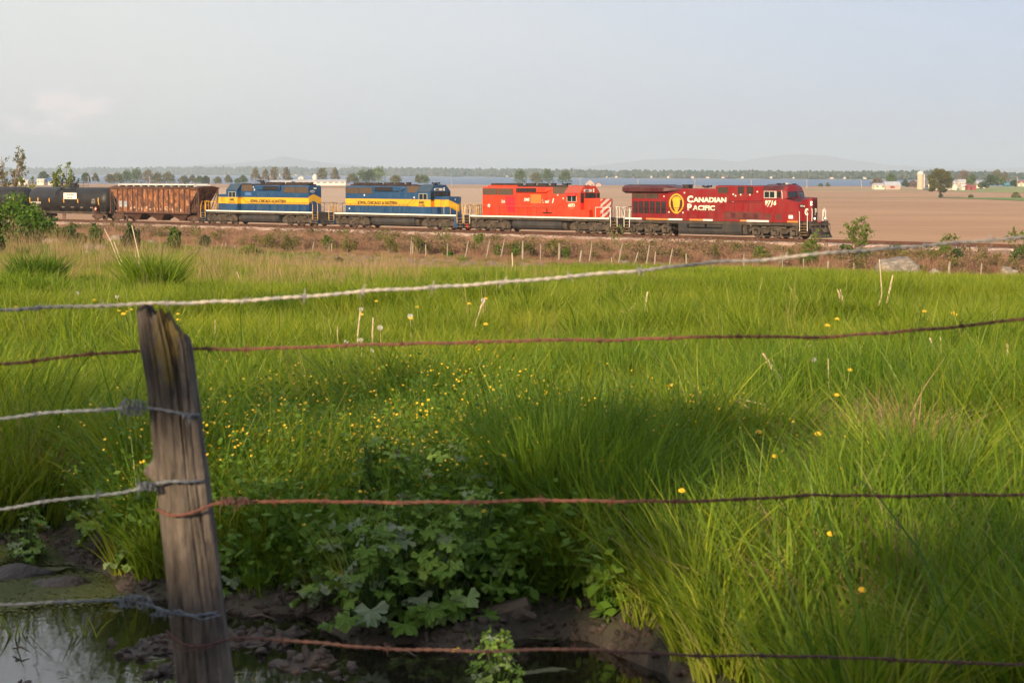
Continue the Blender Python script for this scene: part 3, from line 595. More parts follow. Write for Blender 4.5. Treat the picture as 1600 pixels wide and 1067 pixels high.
    m = MB(); m.prism([(7.39, -.93), (7.70, .30), (7.39, .93)], 'z', 1.58, 3.36); m.build('nose_door', nosem, nose)
    for sg in (-1, 1):
        b = MB(); b.box(6.55, 7.25, *sorted((sg*.93, sg*.945)), 2.25, 3.1); b.tube([(6.7, sg*.99, 2.9), (6.7, sg*.99, 2.2)], .02, 4); b.tube([(6.3, sg*.99, 2.3), (6.3, sg*.99, 3.1), (6.9, sg*.99, 3.1)], .02, 4); b.build('nose_panel', body, nose)
        b = MB(); b.box(3.45, 6.45, *sorted((sg*1.0, sg*1.49)), 1.55, 2.30) if not body is PBLU else b.box(3.45, 6.3, *sorted((sg*1.0, sg*1.47)), 1.55, 2.34); b.build('battery_box', lower or body, R_)
    # handrails, ends, tank, trucks
    for sg in (-1, 1): handrails(R_, -9.0, 2.0, sg*1.47, 1.54, 1.02, PDK2, 9, drop=(2.0, 2.9, 1.62, 3.4)); handrails(R_, 7.2, 9.0, sg*1.47, 1.54, 1.02, rail_m, 2)
    end_rails(R_, -9.75, 1.56, PDK2); end_rails(R_, 9.75, 1.56, rail_m)
    for y in (-.9, .9): mu = MB(); mu.tube([(9.8, y, 2.55), (10.0, y, 2.4), (10.1, y*.8, 1.6), (9.95, y*.6, 1.2)], .03, 5); mu.build('jumper_cable', PBLK, R_)
    tp = [(-.85, .26), (-1.28, .42), (-1.42, .70), (-1.34, 1.10), (1.34, 1.10), (1.42, .70), (1.28, .42), (.85, .26)]
    m = MB(); m.prism(tp, 'x', -3.45, 2.9, 0); m.prism([(a*.9, .3+(z-.3)*.9) for a, z in tp], 'x', 2.9, 3.45, 1)
    ft = m.build('fuel_tank', [PTANK, PDK], R_)
    for sg in (-1, 1): b = MB(); b.cyl((-2.9, sg*1.25, 1.28), (.8, sg*1.25, 1.28), .14, n=10); b.build('air_reservoir', PDK, R_)
    loco_truck(R_, -6.6, 'a'); loco_truck(R_, 6.6, 'a'); coupler(R_, -9.9, -1); coupler(R_, 9.9, 1)
    for dr in (-1, 1):
        b = MB(); x = dr*9.96
        b.add([(x, -1.35, .95), (x, 1.35, .95), (x+dr*.35, 1.25, .22), (x+dr*.5, 0, .22), (x+dr*.35, -1.25, .22), (x-dr*.05, -1.35, .95), (x-dr*.05, 1.35, .95), (x+dr*.3, 1.25, .22), (x+dr*.45, 0, .22), (x+dr*.3, -1.25, .22)], [(0, 4, 3), (0, 3, 1), (1, 3, 2), (5, 8, 9), (5, 6, 8), (6, 7, 8), (0, 5, 9, 4), (4, 9, 8, 3), (3, 8, 7, 2), (2, 7, 6, 1)])
        b.build('pilot_plough', PDK if not (body is PBLU and dr > 0 and not flip) else PREDL, R_)
    text_fn(R_, hood, cab, nose, nb_)
    return R_
def TN(s, size, x, z, m, parent, y=-.97, **kw): return text(s, size, (x, y, z), (R(90), 0, 0), m, parent, **kw)
def TF(s, size, x, z, m, parent, y=.97, **kw): return text(s, size, (x, y, z), (R(90), 0, R(180)), m, parent, **kw)
def TX(s, size, x, y, z, m, parent, **kw): return text(s, size, (x, y, z), (R(90), 0, R(90)), m, parent, **kw)
PBLKT = mat('black_lettering', (.015, .015, .02), .6)
def txt_6441(R_, hood, cab, nose, nb_):
    TN('IOWA, CHICAGO & EASTERN', .46, -5.95, 2.53, PBLKT, hood, bold=.028, sx=.98)
    TN('6441', .40, 3.70, 2.66, PBLKT, cab, y=-1.53, bold=.03); TN('City of Elgin', .19, 3.62, 2.44, PBLKT, cab, y=-1.53)
    TX('6441', .27, 5.425, -.84, 4.035, PBLKT, nb_, bold=.03)
    TX('IC', .26, 7.60, -.25, 3.02, PWHT, nose, bold=.02)
    for x, z, s in ((-5.0, 3.38, .16), (.1, 4.1, .15), (-.35, 4.26, .14), (.35, 3.86, .17), (2.4, 3.2, .15), (-7.3, 1.95, .14)):
        b = MB(); b.box(x, x+s, -.975, -.965, z, z+s*1.1); b.build('notice_plate', PWHT, hood)
def txt_6442(R_, hood, cab, nose, nb_):
    TF('IOWA, CHICAGO & EASTERN', .46, 1.80, 2.53, PBLKT, hood, bold=.028, sx=.98)
    TF('6442', .40, 4.75, 2.68, PBLKT, cab, y=1.53, bold=.03); TF('City of Linn Grove', .17, 5.0, 2.45, PBLKT, cab, y=1.53)
    text('6442', .25, (-7.875, .62, 3.70), (R(90), 0, R(-90)), PBLKT, hood, bold=.03)
    b = MB(); b.prism([(.12+.52*(.5+.62*math.cos(a)), 3.80+.14*math.sin(a)) for a in np.linspace(.01, 6.27, 16)], 'x', -7.87, -7.855); b.build('number_board', PWHT, hood)
    b = MB(); b.box(-7.88, -7.855, -.2, .2, 4.08, 4.2); b.build('headlight', PLAMP, hood)
    b = MB(); b.box(1.6, 2.7, .95, .985, 3.28, 3.64); b.build('equipment_panel', mat('light_blue_panel', (.06, .14, .30), .5), hood)
    b = MB(); b.cyl((6.0, 0, 0), (6.01, 0, 0), .01, n=4)
    # emblem on the nose side
    e = MB()
    for k in range(7): a = k*.897; e.prism([(6.75+.16*math.cos(a)+.07*math.cos(a+j), 2.78+.22*math.sin(a)+.07*math.sin(a+j)) for j in (0, 1.57, 3.14, 4.71)], 'y', .95, .957)
    e.build('emblem', mat('emblem_brown', (.30, .15, .03), .6), nose)
    for x, z, s in ((1.2, 4.16, .15), (.45, 4.3, .14), (1.0, 3.86, .17)):
        b = MB(); b.box(x, x+s, .965, .975, z, z+s); b.build('notice_plate', PWHT, hood)
def txt_6073(R_, hood, cab, nose, nb_):
    TN('6073', .42, 3.86, 2.58, PCREAM, cab, y=-1.53, bold=.03); TN('~   ~', .2, 4.1, 2.36, PCREAM, cab, y=-1.53)
    TX('6073', .27, 5.425, -.84, 4.035, PBLKT, nb_, bold=.03)
    TN('DME', .42, -2.28, 3.06, PWHT, hood, bold=.03, shear=.15, sx=.82); TN('DA', .42, -5.25, 2.85, PWHT, hood, bold=.02, sx=.8)
    TN('.. tail', .40, .15, 2.92, PWHT, hood, bold=.03, shear=.3); TN('l', .62, 1.35, 2.92, PWHT, hood, bold=.05, shear=.3); TN("'", .5, -.02, 2.85, PWHT, hood, shear=.3, bold=.02)
    b = MB(); b.box(-4.72, -3.46, -.966, -.95, 1.95, 3.55); b.build('repainted_patch', mat('red_patch_paint', (.62, .012, .02), .5, col2=(.5, .02, .03), scale=3), hood)
    b = MB(); b.box(-1.42, -.05, -.966, -.95, 2.86, 3.72); b.build('repainted_patch', mat('tan_patch_paint', (.52, .17, .03), .6, col2=(.42, .15, .03), scale=3), hood)
    b = MB(); b.cyl((-6.95, -.95, 2.55), (-6.95, -.972, 2.55), .17, n=16); b.build('round_plate', PWHT, hood)
    for x, z, s in ((2.0, 3.62, .13), (2.7, 3.3, .14)): b = MB(); b.box(x, x+s, -.96, -.945, z, z+s); b.build('notice_plate', PWHT, hood)
    b = MB(); b.tube([(.2, -1.02, 1.95), (1.3, -1.02, 1.93)], .05, 5); b.tube([(.7, -1.02, 1.9), (.75, -1.02, 2.3)], .04, 5); b.build('valve_gear', PBLK, hood)
l2 = sd40('bright red locomotive numbered 6073 with red and white diagonal nose stripes', -32.6, False, PORG, PPINK, PWHT, PDYEL, .0, txt_6073, PSTR, PDK2)
l3 = sd40('blue locomotive numbered 6441 with yellow band, its cab towards the bright red locomotive', -52.5, False, PBLU, PBLU2, PYEL, PDYEL, .5, txt_6441, PBLU, PDK2, lower=PBLUP)
l4 = sd40('blue locomotive numbered 6442 with yellow band, its cab towards the rusty hopper wagon', -74.0, True, PBLU, PBLU2, PYEL, PDYEL, .0, txt_6442, PBLU, PDK2, lower=PBLUP)
horn(l3, 4.6, 4.62); horn(l2, 2.3, 4.6); horn(l4, 1.0, 4.78)
# ================================================================ lead locomotive
def lead():
    R_ = empty('locomotive', track(-11.6), THETA)
    tag(R_, 'dark red lead locomotive numbered 9716 with wide nose and lit ditch lights', 'locomotive', 'diesel locomotives hauling the freight train')
    g = lambda s: s+11.6     # local x of track position s
    m = MB(); m.box(-10.3, 10.2, -.9, .9, 1.1, 1.52); m.box(-9.6, 9.1, -1.44, 1.44, 1.2, 1.52); m.box(-10.35, -10.25, -1.5, 1.5, .9, 1.6); m.box(10.15, 10.3, -1.45, 1.45, .95, 1.62)
    for x in (-8.5, -5.2, 4.0, 8.9): m.box(x-.08, x+.08, -1.46, 1.46, 1.0, 1.2)
    m.build('underframe', PDK, R_)
    m = MB(); m.box(-10.3, 9.1, -1.5, 1.5, 1.55, 1.59); m.build('walkway', PDK2, R_)
    for sg in (-1, 1):
        m = MB(); k0 = -10.2; i = 0; sq = (2.0, .5, 2.6, 1.6, .8, 1.5, 1.1, 3.0, .7, 2.4, 1.9, 1.6)
        while k0 < 9.05: k1 = min(k0+sq[i % 12], 9.05); m.box(k0+.01, k1-.01, *sorted((sg*1.5, sg*1.515)), 1.49, 1.64, (0, 1, 2)[i % 3]); k0 = k1; i += 1
        m.build('edge_stripe', [PWHT, PRED, mat('orange_reflector', (.6, .2, .05), .5)], R_)
    # hood sections
    m = MB(); pf = lambda top, w=.93: [(-w, 1.59), (-w, top-.1), (-w+.12, top), (w-.12, top), (w, top-.1), (w, 1.59)]
    m.prism(pf(4.40), 'x', -9.85, -.2); m.prism(pf(4.68, .95), 'x', -.2, 5.3)
    hood = m.build('long_hood', PRED, R_)
    # radiator wings overhanging the rear
    m = MB(); m.prism([(-.93, 3.92), (-1.5, 4.12), (-1.5, 4.46), (-1.05, 4.70), (1.05, 4.70), (1.5, 4.46), (1.5, 4.12), (.93, 3.92)], 'x', -10.55, -5.7); m.add([(-5.7, -1.5, 4.12), (-5.7, -1.5, 4.46), (-5.7, -1.05, 4.70), (-5.7, 1.05, 4.70), (-5.7, 1.5, 4.46), (-5.7, 1.5, 4.12), (-4.2, -.93, 4.2), (-4.2, -.8, 4.41), (-4.2, .8, 4.41), (-4.2, .93, 4.2)], [(0, 6, 7, 1), (1, 7, 2), (2, 7, 8, 3), (3, 8, 4), (4, 8, 9, 5)][0:5])
    m.build('radiator_cowl', PRED2, hood)
    m = MB(); m.box(-10.3, -6.0, -.95, .95, 4.70, 4.735); m.build('roof_panel', PROOF, hood); m = MB(); m.box(-.1, 5.2, -.7, .7, 4.68, 4.71); m.build('roof_panel', PROOF, hood)
    for sg in (-1, 1):
        louvre('radiator_grille', hood, -9.7, -8.25, sg*.93, 3.50, 3.86, PGRL, 6, bm=PBLK); louvre('radiator_grille', hood, -8.05, -6.75, sg*.93, 3.50, 3.86, PGRL, 6, bm=PBLK)
        for k in range(6): x = -9.6+k*.66; louvre('side_louvre', hood, x, x+.42, sg*.93, 2.1, 3.14, PBLK, 7, True, bm=PGRL)
        louvre('hood_grille', hood, .12, 1.15, sg*.95, 4.05, 4.5, PGRL, 8, bm=PBLK)
        louvre('hood_grille', hood, 2.3, 2.86, sg*.95, 4.02, 4.56, PBLK, 5, bm=PGRL); louvre('hood_grille', hood, 3.3, 3.86, sg*.95, 4.02, 4.56, PBLK, 5, bm=PGRL)
        for x, w in ((-5.0, .9), (-4.05, .75), (-3.25, .75), (-2.45, .75), (-1.65, .75), (-.85, .62)): b = MB(); b.box(x, x+w-.05, *sorted((sg*.93, sg*.942)), 1.66, 4.1); b.build('hood_door', PRED, hood)
        b = MB(); b.box(1.4, 5.28, *sorted((sg*.95, sg*1.40)), 2.36, 3.30); b.prism([(sg*.95, 3.30), (sg*1.40, 3.30), (sg*.95, 3.38)], 'x', 1.4, 5.28)
        for x in (2.2, 3.1, 3.7): b.box(x, x+.03, *sorted((sg*1.4, sg*1.415)), 2.4, 3.25, 1)
        b.build('blower_cabinet', [PRED, PRED2], R_)
        b = MB(); b.box(1.1, 5.28, *sorted((sg*.95, sg*1.46)), 1.60, 2.36); b.build('battery_box', mat('maroon_brown_grime', (.075, .020, .014), .7, col2=(.13, .028, .02), scale=1.5), R_)
        for x in (1.9, 3.2, 4.3): b = MB(); b.box(x, x+.45, *sorted((sg*1.46, sg*1.475)), 1.8, 2.2); b.build('vent_cover', PRED2, R_)
    m = MB(); m.box(-.3, .35, -.35, .35, 0, .34); m.box(-.34, .39, -.39, .39, .28, .36); m.build('exhaust_stack', PROOF, hood, loc=(-4.05, 0, 4.40)); horn(hood, -1.9, 4.46)
    # cab
    m = MB(); m.prism([(-1.5, 1.6), (-1.5, 4.28), (-1.2, 4.66), (-.5, 4.80), (.5, 4.80), (1.2, 4.66), (1.5, 4.28), (1.5, 1.6)], 'x', 5.3, 7.45)
    # raked windshield block
    m.add([(7.45, -1.5, 3.62), (7.45, -1.5, 4.28), (7.45, -1.2, 4.66), (7.45, -.5, 4.80), (7.45, .5, 4.80), (7.45, 1.2, 4.66), (7.45, 1.5, 4.28), (7.45, 1.5, 3.62),
           (7.85, -1.42, 3.62), (7.72, -1.32, 4.24), (7.70, -1.05, 4.56), (7.75, -.45, 4.68), (7.75, .45, 4.68), (7.70, 1.05, 4.56), (7.72, 1.32, 4.24), (7.85, 1.42, 3.62), (8.12, 0, 3.62), (7.92, 0, 4.3), (7.82, 0, 4.68)],
          [(0, 8, 9, 1), (1, 9, 10, 2), (2, 10, 11, 3), (3, 11, 18, 12, 4), (4, 12, 13, 5), (5, 13, 14, 6), (6, 14, 15, 7), (8, 16, 17, 9), (9, 17, 18, 11, 10), (16, 15, 14, 17), (17, 14, 13, 12, 18)])
    cab = m.build('cab', PRED, R_)
    m = MB(); m.add([(5.25, -1.505, 4.30), (7.45, -1.505, 4.30), (7.45, -1.2, 4.68), (5.25, -1.2, 4.68), (5.25, -.5, 4.82), (7.5, -.5, 4.82), (5.25, .5, 4.82), (7.5, .5, 4.82), (5.25, 1.2, 4.68), (7.45, 1.2, 4.68), (5.25, 1.505, 4.3), (7.45, 1.505, 4.3)], [(0, 1, 2, 3), (3, 2, 5, 4), (4, 5, 7, 6), (6, 7, 9, 8), (8, 9, 11, 10)]); m.build('cab_roof', PRED2, cab)
    for x, y, h in ((5.8, .2, .08), (6.4, -.5, .1), (6.9, 0, .14), (7.3, .5, .08), (6.1, .7, .1)): b = MB(); b.box(x-.14, x+.14, y-.1, y+.1, 4.8, 4.82+h); b.build('roof_antenna', PBLK if h < .13 else PALU, cab)
    for sg in (-1, 1):
        b = MB(); y = sorted((sg*1.5, sg*1.512)); b.box(5.5, 6.55, *y, 3.66, 4.18, 0); b.box(6.80, 7.2, *y, 3.68, 4.2, 0); y = sorted((sg*1.5, sg*1.54))
        for a in ((5.44, 5.5, 3.6, 4.24), (6.0, 6.06, 3.66, 4.18), (6.55, 6.78, 3.6, 4.24), (5.5, 6.55, 3.60, 3.66), (5.5, 6.55, 4.18, 4.24)): b.box(a[0], a[1], *y, a[2], a[3], 1)
        b.build('cab_side_window', [PGLS, PALU], cab)
        b = MB(); b.tube([(7.38, sg*1.53, 3.55), (7.36, sg*1.53, 4.0), (7.26, sg*1.5, 4.3)], .03, 5); b.build('grab_rail', PWHT, cab)
        # windshields lie on the raked faces
        A, B, C_, D_ = Vector((7.85, sg*1.42, 3.62)), Vector((8.12, 0, 3.62)), Vector((7.92, 0, 4.3)), Vector((7.72, sg*1.32, 4.24))
        def P(u, v): return (A*(1-u)+B*u)*(1-v)+(D_*(1-u)+C_*u)*v+Vector((.014, sg*.004, .004))
        b = MB(); q = [P(.07, .12), P(.90, .12), P(.90, .88), P(.12, .86)]; b.add(q+[p-Vector((.012, 0, 0)) for p in q], [(0, 1, 2, 3) if sg < 0 else (3, 2, 1, 0), (0, 4, 5, 1), (1, 5, 6, 2), (2, 6, 7, 3), (3, 7, 4, 0)]); w = b.build('windshield', PGLS, cab)
        b = MB(); b.tube([p+Vector((.01, 0, 0)) for p in q+q[:1]], .022, 4); b.tube([q[1]+Vector((.03, 0, 0)), (q[0]+q[2])/2+Vector((.03, 0, 0))], .012, 4); b.build('window_gasket', PBLK, w)
    b = MB(); b.box(8.1, 8.16, -.07, .07, 3.45, 3.6); b.build('cab_marker', PREDL, cab)
    # wide nose
    m = MB(); nz_ = [(7.45, -1.5), (9.05, -1.5), (9.55, -.62), (9.75, -.45), (9.75, .45), (9.55, .62), (9.05, 1.5), (7.45, 1.5)]
    bot = [(x, y, 1.6) for x, y in nz_]; zt = [3.64, 3.26, 3.62, 3.66, 3.66, 3.62, 3.26, 3.64]; top = [(x, y, z) for (x, y), z in zip(nz_, zt)]
    top[0] = (7.45, -1.5, 3.62); top[7] = (7.45, 1.5, 3.62)
    vs = bot+top+[(7.9, -.0, 3.70), (9.3, 0, 3.72)]; m.add(vs, [tuple(range(7, -1, -1))]+[(i, i+1, 9+i, 8+i) for i in range(7)]+[(7, 0, 8, 15)], 0)
    m.add(vs, [(8, 9, 16), (9, 17, 16), (9, 10, 17), (10, 11, 17), (11, 12, 17), (12, 13, 17), (13, 14, 17), (14, 16, 17), (14, 15, 16), (8, 16, 15)], 1)
    nose = m.build('nose', [PRED, PRED2], R_)
    b = MB(); b.box(9.75, 9.79, -.34, .34, 1.75, 3.45); b.tube([(9.86, .25, 2.2), (9.86, .25, 3.3)], .03, 5); b.cyl((9.79, 0, 2.95), (9.86, 0, 2.95), .1, n=8); b.build('nose_door', PRED2, nose)
    for zz in (3.28, 3.06): b = MB(); b.cyl((9.68, -.50, zz), (9.80, -.52, zz), .065, n=12); b.build('headlight', PLIT, nose)
    ang = math.atan2(.88, .5)   # direction along the bevelled front face
    def on_bevel(u, z, sg=-1, out=.03): x = 9.05+.5*u; y = 1.5-.88*u; n = Vector((.88, .5, 0)).normalized()*out; return Vector((x+n.x, sg*(y+n.y), z))
    c_ = on_bevel(.17, 2.92); b = MB(); p0, p1 = on_bevel(.10, 2.78), on_bevel(.62, 2.78)
    nn = Vector((.88, -.5, 0)).normalized()
    b.add([p0, p1, p1+Vector((0, 0, .32)), p0+Vector((0, 0, .32)), p0-nn*.03, p1-nn*.03, p1-nn*.03+Vector((0, 0, .32)), p0-nn*.03+Vector((0, 0, .32))], [(0, 1, 2, 3), (1, 5, 6, 2), (0, 3, 7, 4), (3, 2, 6, 7), (0, 4, 5, 1)]); nbd = b.build('number_board', PBLK, nose)
    rz = math.atan2(.88, .5)
    text('9716', .22, on_bevel(.17, 2.86, out=.04), (R(90), 0, rz), PCREAM, nbd, bold=.02)
    text('C', .78, on_bevel(.60, 2.16, out=.035), (R(90), 0, rz), PCREAM, nose, bold=.045, sx=.62)
    text('P', .78, Vector((9.80, -.02, 2.16)), (R(90), 0, R(90)), PCREAM, nose, bold=.045, sx=.8)
    TN('9716', .57, 5.52, 3.0, PCREAM, cab, y=-1.53, bold=.035, shear=.2, spacing=1.08); TN('CP    AC', .15, 5.75, 2.84, PCREAM, cab, y=-1.53)
    # the old company name in small capitals
    TN('C', .80, -3.36, 3.16, PCREAM, hood, y=-.96, bold=.045, sx=1.15); TN('ANADIAN', .60, -2.64, 3.18, PCREAM, hood, y=-.96, bold=.04, sx=1.34)
    TN('P', .80, -3.36, 2.42, PCREAM, hood, y=-.96, bold=.045, sx=1.15); TN('ACIFIC', .60, -2.70, 2.44, PCREAM, hood, y=-.96, bold=.04, sx=1.34)
    # shield emblem with a beaver on top
    cx, cz = -4.6, 3.0
    def oval(rx, rz_, n=28): return [(cx+rx*math.cos(a)*(1-.12*max(0, -math.sin(a))), cz+rz_*math.sin(a)) for a in [2*math.pi*i/n for i in range(n)]]
    e = MB(); e.prism(oval(.86, .92), 'y', -.955, -.945); em = e.build('emblem', PYEL, hood)
    e = MB(); e.prism(oval(.70, .78), 'y', -.958, -.955); e.build('emblem_field', PRED2, em)
    e = MB(); e.prism([(cx-.42, cz+.22), (cx-.30, cz-.42), (cx, cz-.86), (cx+.30, cz-.42), (cx+.42, cz+.22), (cx+.3, cz+.3), (cx-.3, cz+.3)], 'y', -.962, -.958); e.build('emblem_shield', PYEL, em)
    e = MB(); e.prism([(cx-.5, cz+.26), (cx-.42, cz+.52), (cx-.15, cz+.66), (cx+.22, cz+.66), (cx+.44, cz+.52), (cx+.50, cz+.36), (cx+.3, cz+.28)], 'y', -.963, -.958); e.build('emblem_beaver', PYEL, em)
    b = MB(); b.box(8.05, 8.5, -1.512, -1.5, 1.82, 2.14); b.build('notice_plate', PWHT, nose)
    for x, z in ((1.7, 3.85), (1.95, 3.72), (2.5, 3.82), (3.5, 3.82), (4.3, 4.1), (2.0, 3.2), (-5.5, 2.15), (-3.75, 3.95), (-6.1, 3.6), (-3.9, 2.12)): b = MB(); b.box(x, x+.14, -.985, -.975, z, z+.12) if x < 1 or z > 3.4 else b.box(x, x+.1, -1.43, -1.42, z, z+.08); b.build('notice_plate', PCREAM, hood)
    b = MB(); b.box(5.45, 8.6, -1.505, -1.5, 2.34, 2.37); b.box(5.5, 6.3, -1.512, -1.5, 1.72, 2.24); b.box(6.65, 7.35, -1.512, -1.5, 1.72, 2.24); b.build('access_panel', _MC['maroon_brown_grime'], cab)
    # handrails, steps
    for sg in (-1, 1):
        handrails(R_, -10.1, .2, sg*1.47, 1.6, 1.02, PRED2, 10, drop=(.2, 1.25, 1.62, 5.0))
        steps(R_, 9.25, 9.95, sg, PDYEL, PDK, PWHT, zt=1.55, n=5); steps(R_, -10.25, -9.7, sg, PDYEL, PDK, PWHT, zt=1.5)
    end_rails(R_, -10.2, 1.6, PRED2)
    b = MB()
    for y in (-1.1, 1.1): b.tube([(10.2, y, 1.62), (10.22, y, 2.5), (10.1, y*.9, 2.75)], .03, 5)
    b.tube([(10.2, .7, 1.6), (10.2, .7, 2.6)], .05, 5); b.build('end_handrail', PWHT, R_)
    for y in (-.85, .85): b = MB(); b.box(10.16, 10.30, y-.16, y+.16, 1.72, 2.0, 1); b.cyl((10.30, y, 1.86), (10.36, y, 1.86), .09, n=14, mi=0); b.build('ditch_light', [PLIT, PBLK], R_)
    b = MB(); b.box(10.31, 10.38, -.3, .1, 1.50, 1.60); b.build('marker_plate', PREDL, R_)
    # plough
    b = MB(); pts = []
    for k, (dx, z) in enumerate(((0, 1.1), (.12, .8), (.22, .5), (.42, .16))):
        for y, f in ((-1.45, .0), (-.7, .35), (0, .5), (.7, .35), (1.45, .0)): pts.append((10.32+dx+f*(.3+dx), y, z))
    n0 = len(pts); pts += [(x-.06, y, z) for x, y, z in pts]
    fs = [(i*5+j, (i+1)*5+j, (i+1)*5+j+1, i*5+j+1) for i in range(3) for j in range(4)]; fs += [tuple(n0+v for v in f[::-1]) for f in fs]; fs += [(i*5, n0+i*5, n0+(i+1)*5, (i+1)*5) for i in range(3)]+[(i*5+4, (i+1)*5+4, n0+(i+1)*5+4, n0+i*5+4) for i in range(3)]+[(j, j+1, n0+j+1, n0+j) for j in range(4)]
    b.add(pts, fs); b.build('plough', PDK, R_)
    b = MB()
    for y in (-1.3, -.5, .5, 1.3): b.tube([(10.3, y, 1.3), (10.62, y*.9, 1.25), (10.75, y*.8, .85)], .035, 5)
    b.box(10.3, 10.5, -1.4, 1.4, 1.25, 1.4); b.build('uncoupling_lever', PDK2, R_)
    # fuel tank with two air reservoirs let into the side
    fx0, fx1 = g(-15.6), g(-8.6)
    m = MB(); tp = [(-.95, .22), (-1.30, .30), (-1.44, .55), (-1.44, .78), (1.44, .78), (1.44, .55), (1.30, .30), (.95, .22)]; m.prism(tp, 'x', fx0, fx1); m.box(fx0, fx0+1.0, -1.44, 1.44, .785, 1.22); m.box(fx1-2.1, fx1, -1.44, 1.44, .785, 1.22); m.box(fx0+1, fx1-2.1, -.9, .9, .785, 1.22); m.build('fuel_tank', PTANK, R_)
    for sg in (-1, 1):
        for a, b_ in ((fx0+1.15, fx0+2.9), (fx0+3.15, fx0+4.8)): b = MB(); b.cyl((a, sg*1.18, 1.02), (b_, sg*1.18, 1.02), .22, n=14); b.build('air_reservoir', PTANK, R_)
    m = MB(); m.box(fx1+.1, fx1+.55, -1.3, 1.3, .35, 1.15); m.cyl((fx1+.3, -1.32, .8), (fx1+.3, -1.38, .8), .2); m.build('drain_box', PDK, R_)
    loco_truck(R_, g(-19.3), 'b'); loco_truck(R_, g(-5.2), 'b'); coupler(R_, -10.3, -1); coupler(R_, 10.35, 1)
lead()
# ================================================================ rusty covered hopper
def hopper():
    R_ = empty('hopper_wagon', track(-92.6), THETA); tag(R_, 'rusty brown covered hopper wagon with ribbed sides between the tank wagon and the blue locomotives', 'hopper wagon', 'freight wagons of the train')
    X0, X1 = -6.9, 6.9
    m = MB(); m.prism([(-8.35, 4.05), (8.35, 4.05), (8.2, 3.85), (6.75, 2.2), (6.75, 1.15), (-6.75, 1.15), (-6.75, 2.2), (-8.2, 3.85)], 'y', -1.48, 1.48)
    hull = m.build('hull', PRST, R_)
    for sg in (-1, 1):
        for k in range(15):
            x = X0+.1+k*(13.6/14)
            b = MB(); b.box(x-.05, x+.05, *sorted((sg*1.48, sg*1.58)), 1.15, 3.95); b.build('side_rib', PRST2, hull)
        for dr in (-1, 1):
            b = MB(); b.box(*sorted((dr*6.85, dr*8.35)), *sorted((sg*1.43, sg*1.5)), 3.84, 4.06); b.box(*sorted((dr*8.22, dr*8.36)), *sorted((sg*1.38, sg*1.5)), 1.1, 4.0)
            b.tube([(dr*6.9, sg*1.42, 1.3), (dr*8.25, sg*1.42, 3.8)], .06, 5)
            b.build('end_post', PRST2, R_)
            l = MB(); l.tube([(dr*7.55, sg*1.46, 1.1), (dr*7.55, sg*1.46, 4.0)], .03, 4); l.tube([(dr*8.0, sg*1.46, 1.1), (dr*8.0, sg*1.46, 4.0)], .03, 4)
            for k in range(8): l.tube([(dr*7.55, sg*1.48, 1.3+k*.37), (dr*8.0, sg*1.48, 1.3+k*.37)], .022, 4)
            l.build('ladder', PDK2, R_)
        b = MB(); b.box(-8.4, 8.4, *sorted((sg*1.47, sg*1.6)), 3.94, 4.10); b.build('top_chord', PRST2, hull); b = MB(); b.box(-6.9, 6.9, *sorted((sg*1.47, sg*1.62)), 1.05, 1.22); b.build('side_sill', PRST2, hull)
    # roof, hatches and walkway
    m = MB(); m.prism([(-1.5, 4.10), (-.7, 4.30), (.7, 4.30), (1.5, 4.10)], 'x', -8.4, 8.4); roof = m.build('roof', PRST2, R_)
    PW = mat('galvanised_walkway', (.72, .68, .60), .6)
    m = MB()
    for sg in (-1, 1): m.box(-7.0, 7.2, *sorted((sg*.75, sg*1.25)), 4.40, 4.50)
    for x in np.arange(-7, 7.3, 1.42): m.box(x-.03, x+.03, -1.2, 1.2, 4.2, 4.44)
    m.build('roof_walkway', PW, roof)
    for k in range(5): b = MB(); b.box(-6.2+k*2.7, -4.6+k*2.7, -.5, .5, 4.3, 4.40); b.build('roof_hatch', PDK2, roof)
    # discharge bays and the frame ends
    for k in (-1, 0, 1):
        cx = k*4.3; m = MB(); tp = [(cx-1.95, -1.3, 1.14), (cx+1.95, -1.3, 1.14), (cx+1.95, 1.3, 1.14), (cx-1.95, 1.3, 1.14)]; bt = [(cx-.45, -.6, .28), (cx+.45, -.6, .28), (cx+.45, .6, .28), (cx-.45, .6, .28)]
        m.add(tp+bt, [(0, 1, 2, 3), (7, 6, 5, 4), (1, 0, 4, 5), (2, 1, 5, 6), (3, 2, 6, 7), (0, 3, 7, 4)]); m.box(cx-.6, cx+.6, -.62, .62, .2, .29); m.build('discharge_bay', PRST2, R_)
    m = MB(); m.box(-8.5, 8.5, -.3, .3, .8, 1.12); m.box(-8.6, -8.35, -1.45, 1.45, .95, 1.15); m.box(8.35, 8.6, -1.45, 1.45, .95, 1.15); m.cyl((7.4, -.5, 1.5), (7.4, .5, 1.5), .28); m.build('centre_sill', PRST2, R_)
    PG = mat('placard_grey_blue', (.22, .28, .34), .6); PFW = mat('faded_white_marking', (.55, .45, .36), .8)
    for x0, x1, z0, z1, mm in ((-6.55, -5.9, 1.75, 2.5, PG), (-5.55, -4.95, 1.75, 2.45, PG), (4.1, 4.6, 1.35, 1.8, PDK2)): b = MB(); b.box(x0, x1, -1.5, -1.483, z0, z1); b.build('placard', mm, hull)
    for s_, x, z, sz in (('CP', -6.4, 2.22, .24), ('388', -6.45, 1.86, .24), ('600', -5.5, 1.86, .24)): TN(s_, sz, x, z, PFW, hull, y=-1.505)
    rr = random.Random(4)
    for k in range(14): x = -4.4+k*.72+rr.uniform(-.1, .1); TN(rr.choice(['o', 'n', 'w', 'm', 'C', '3', 'x', 'u']), rr.uniform(.3, .6), x, 1.35+rr.uniform(0, .3), PFW, hull, y=-1.49, name='worn_marking', bold=.03) if abs((x-X0) % .97) > .1 else None
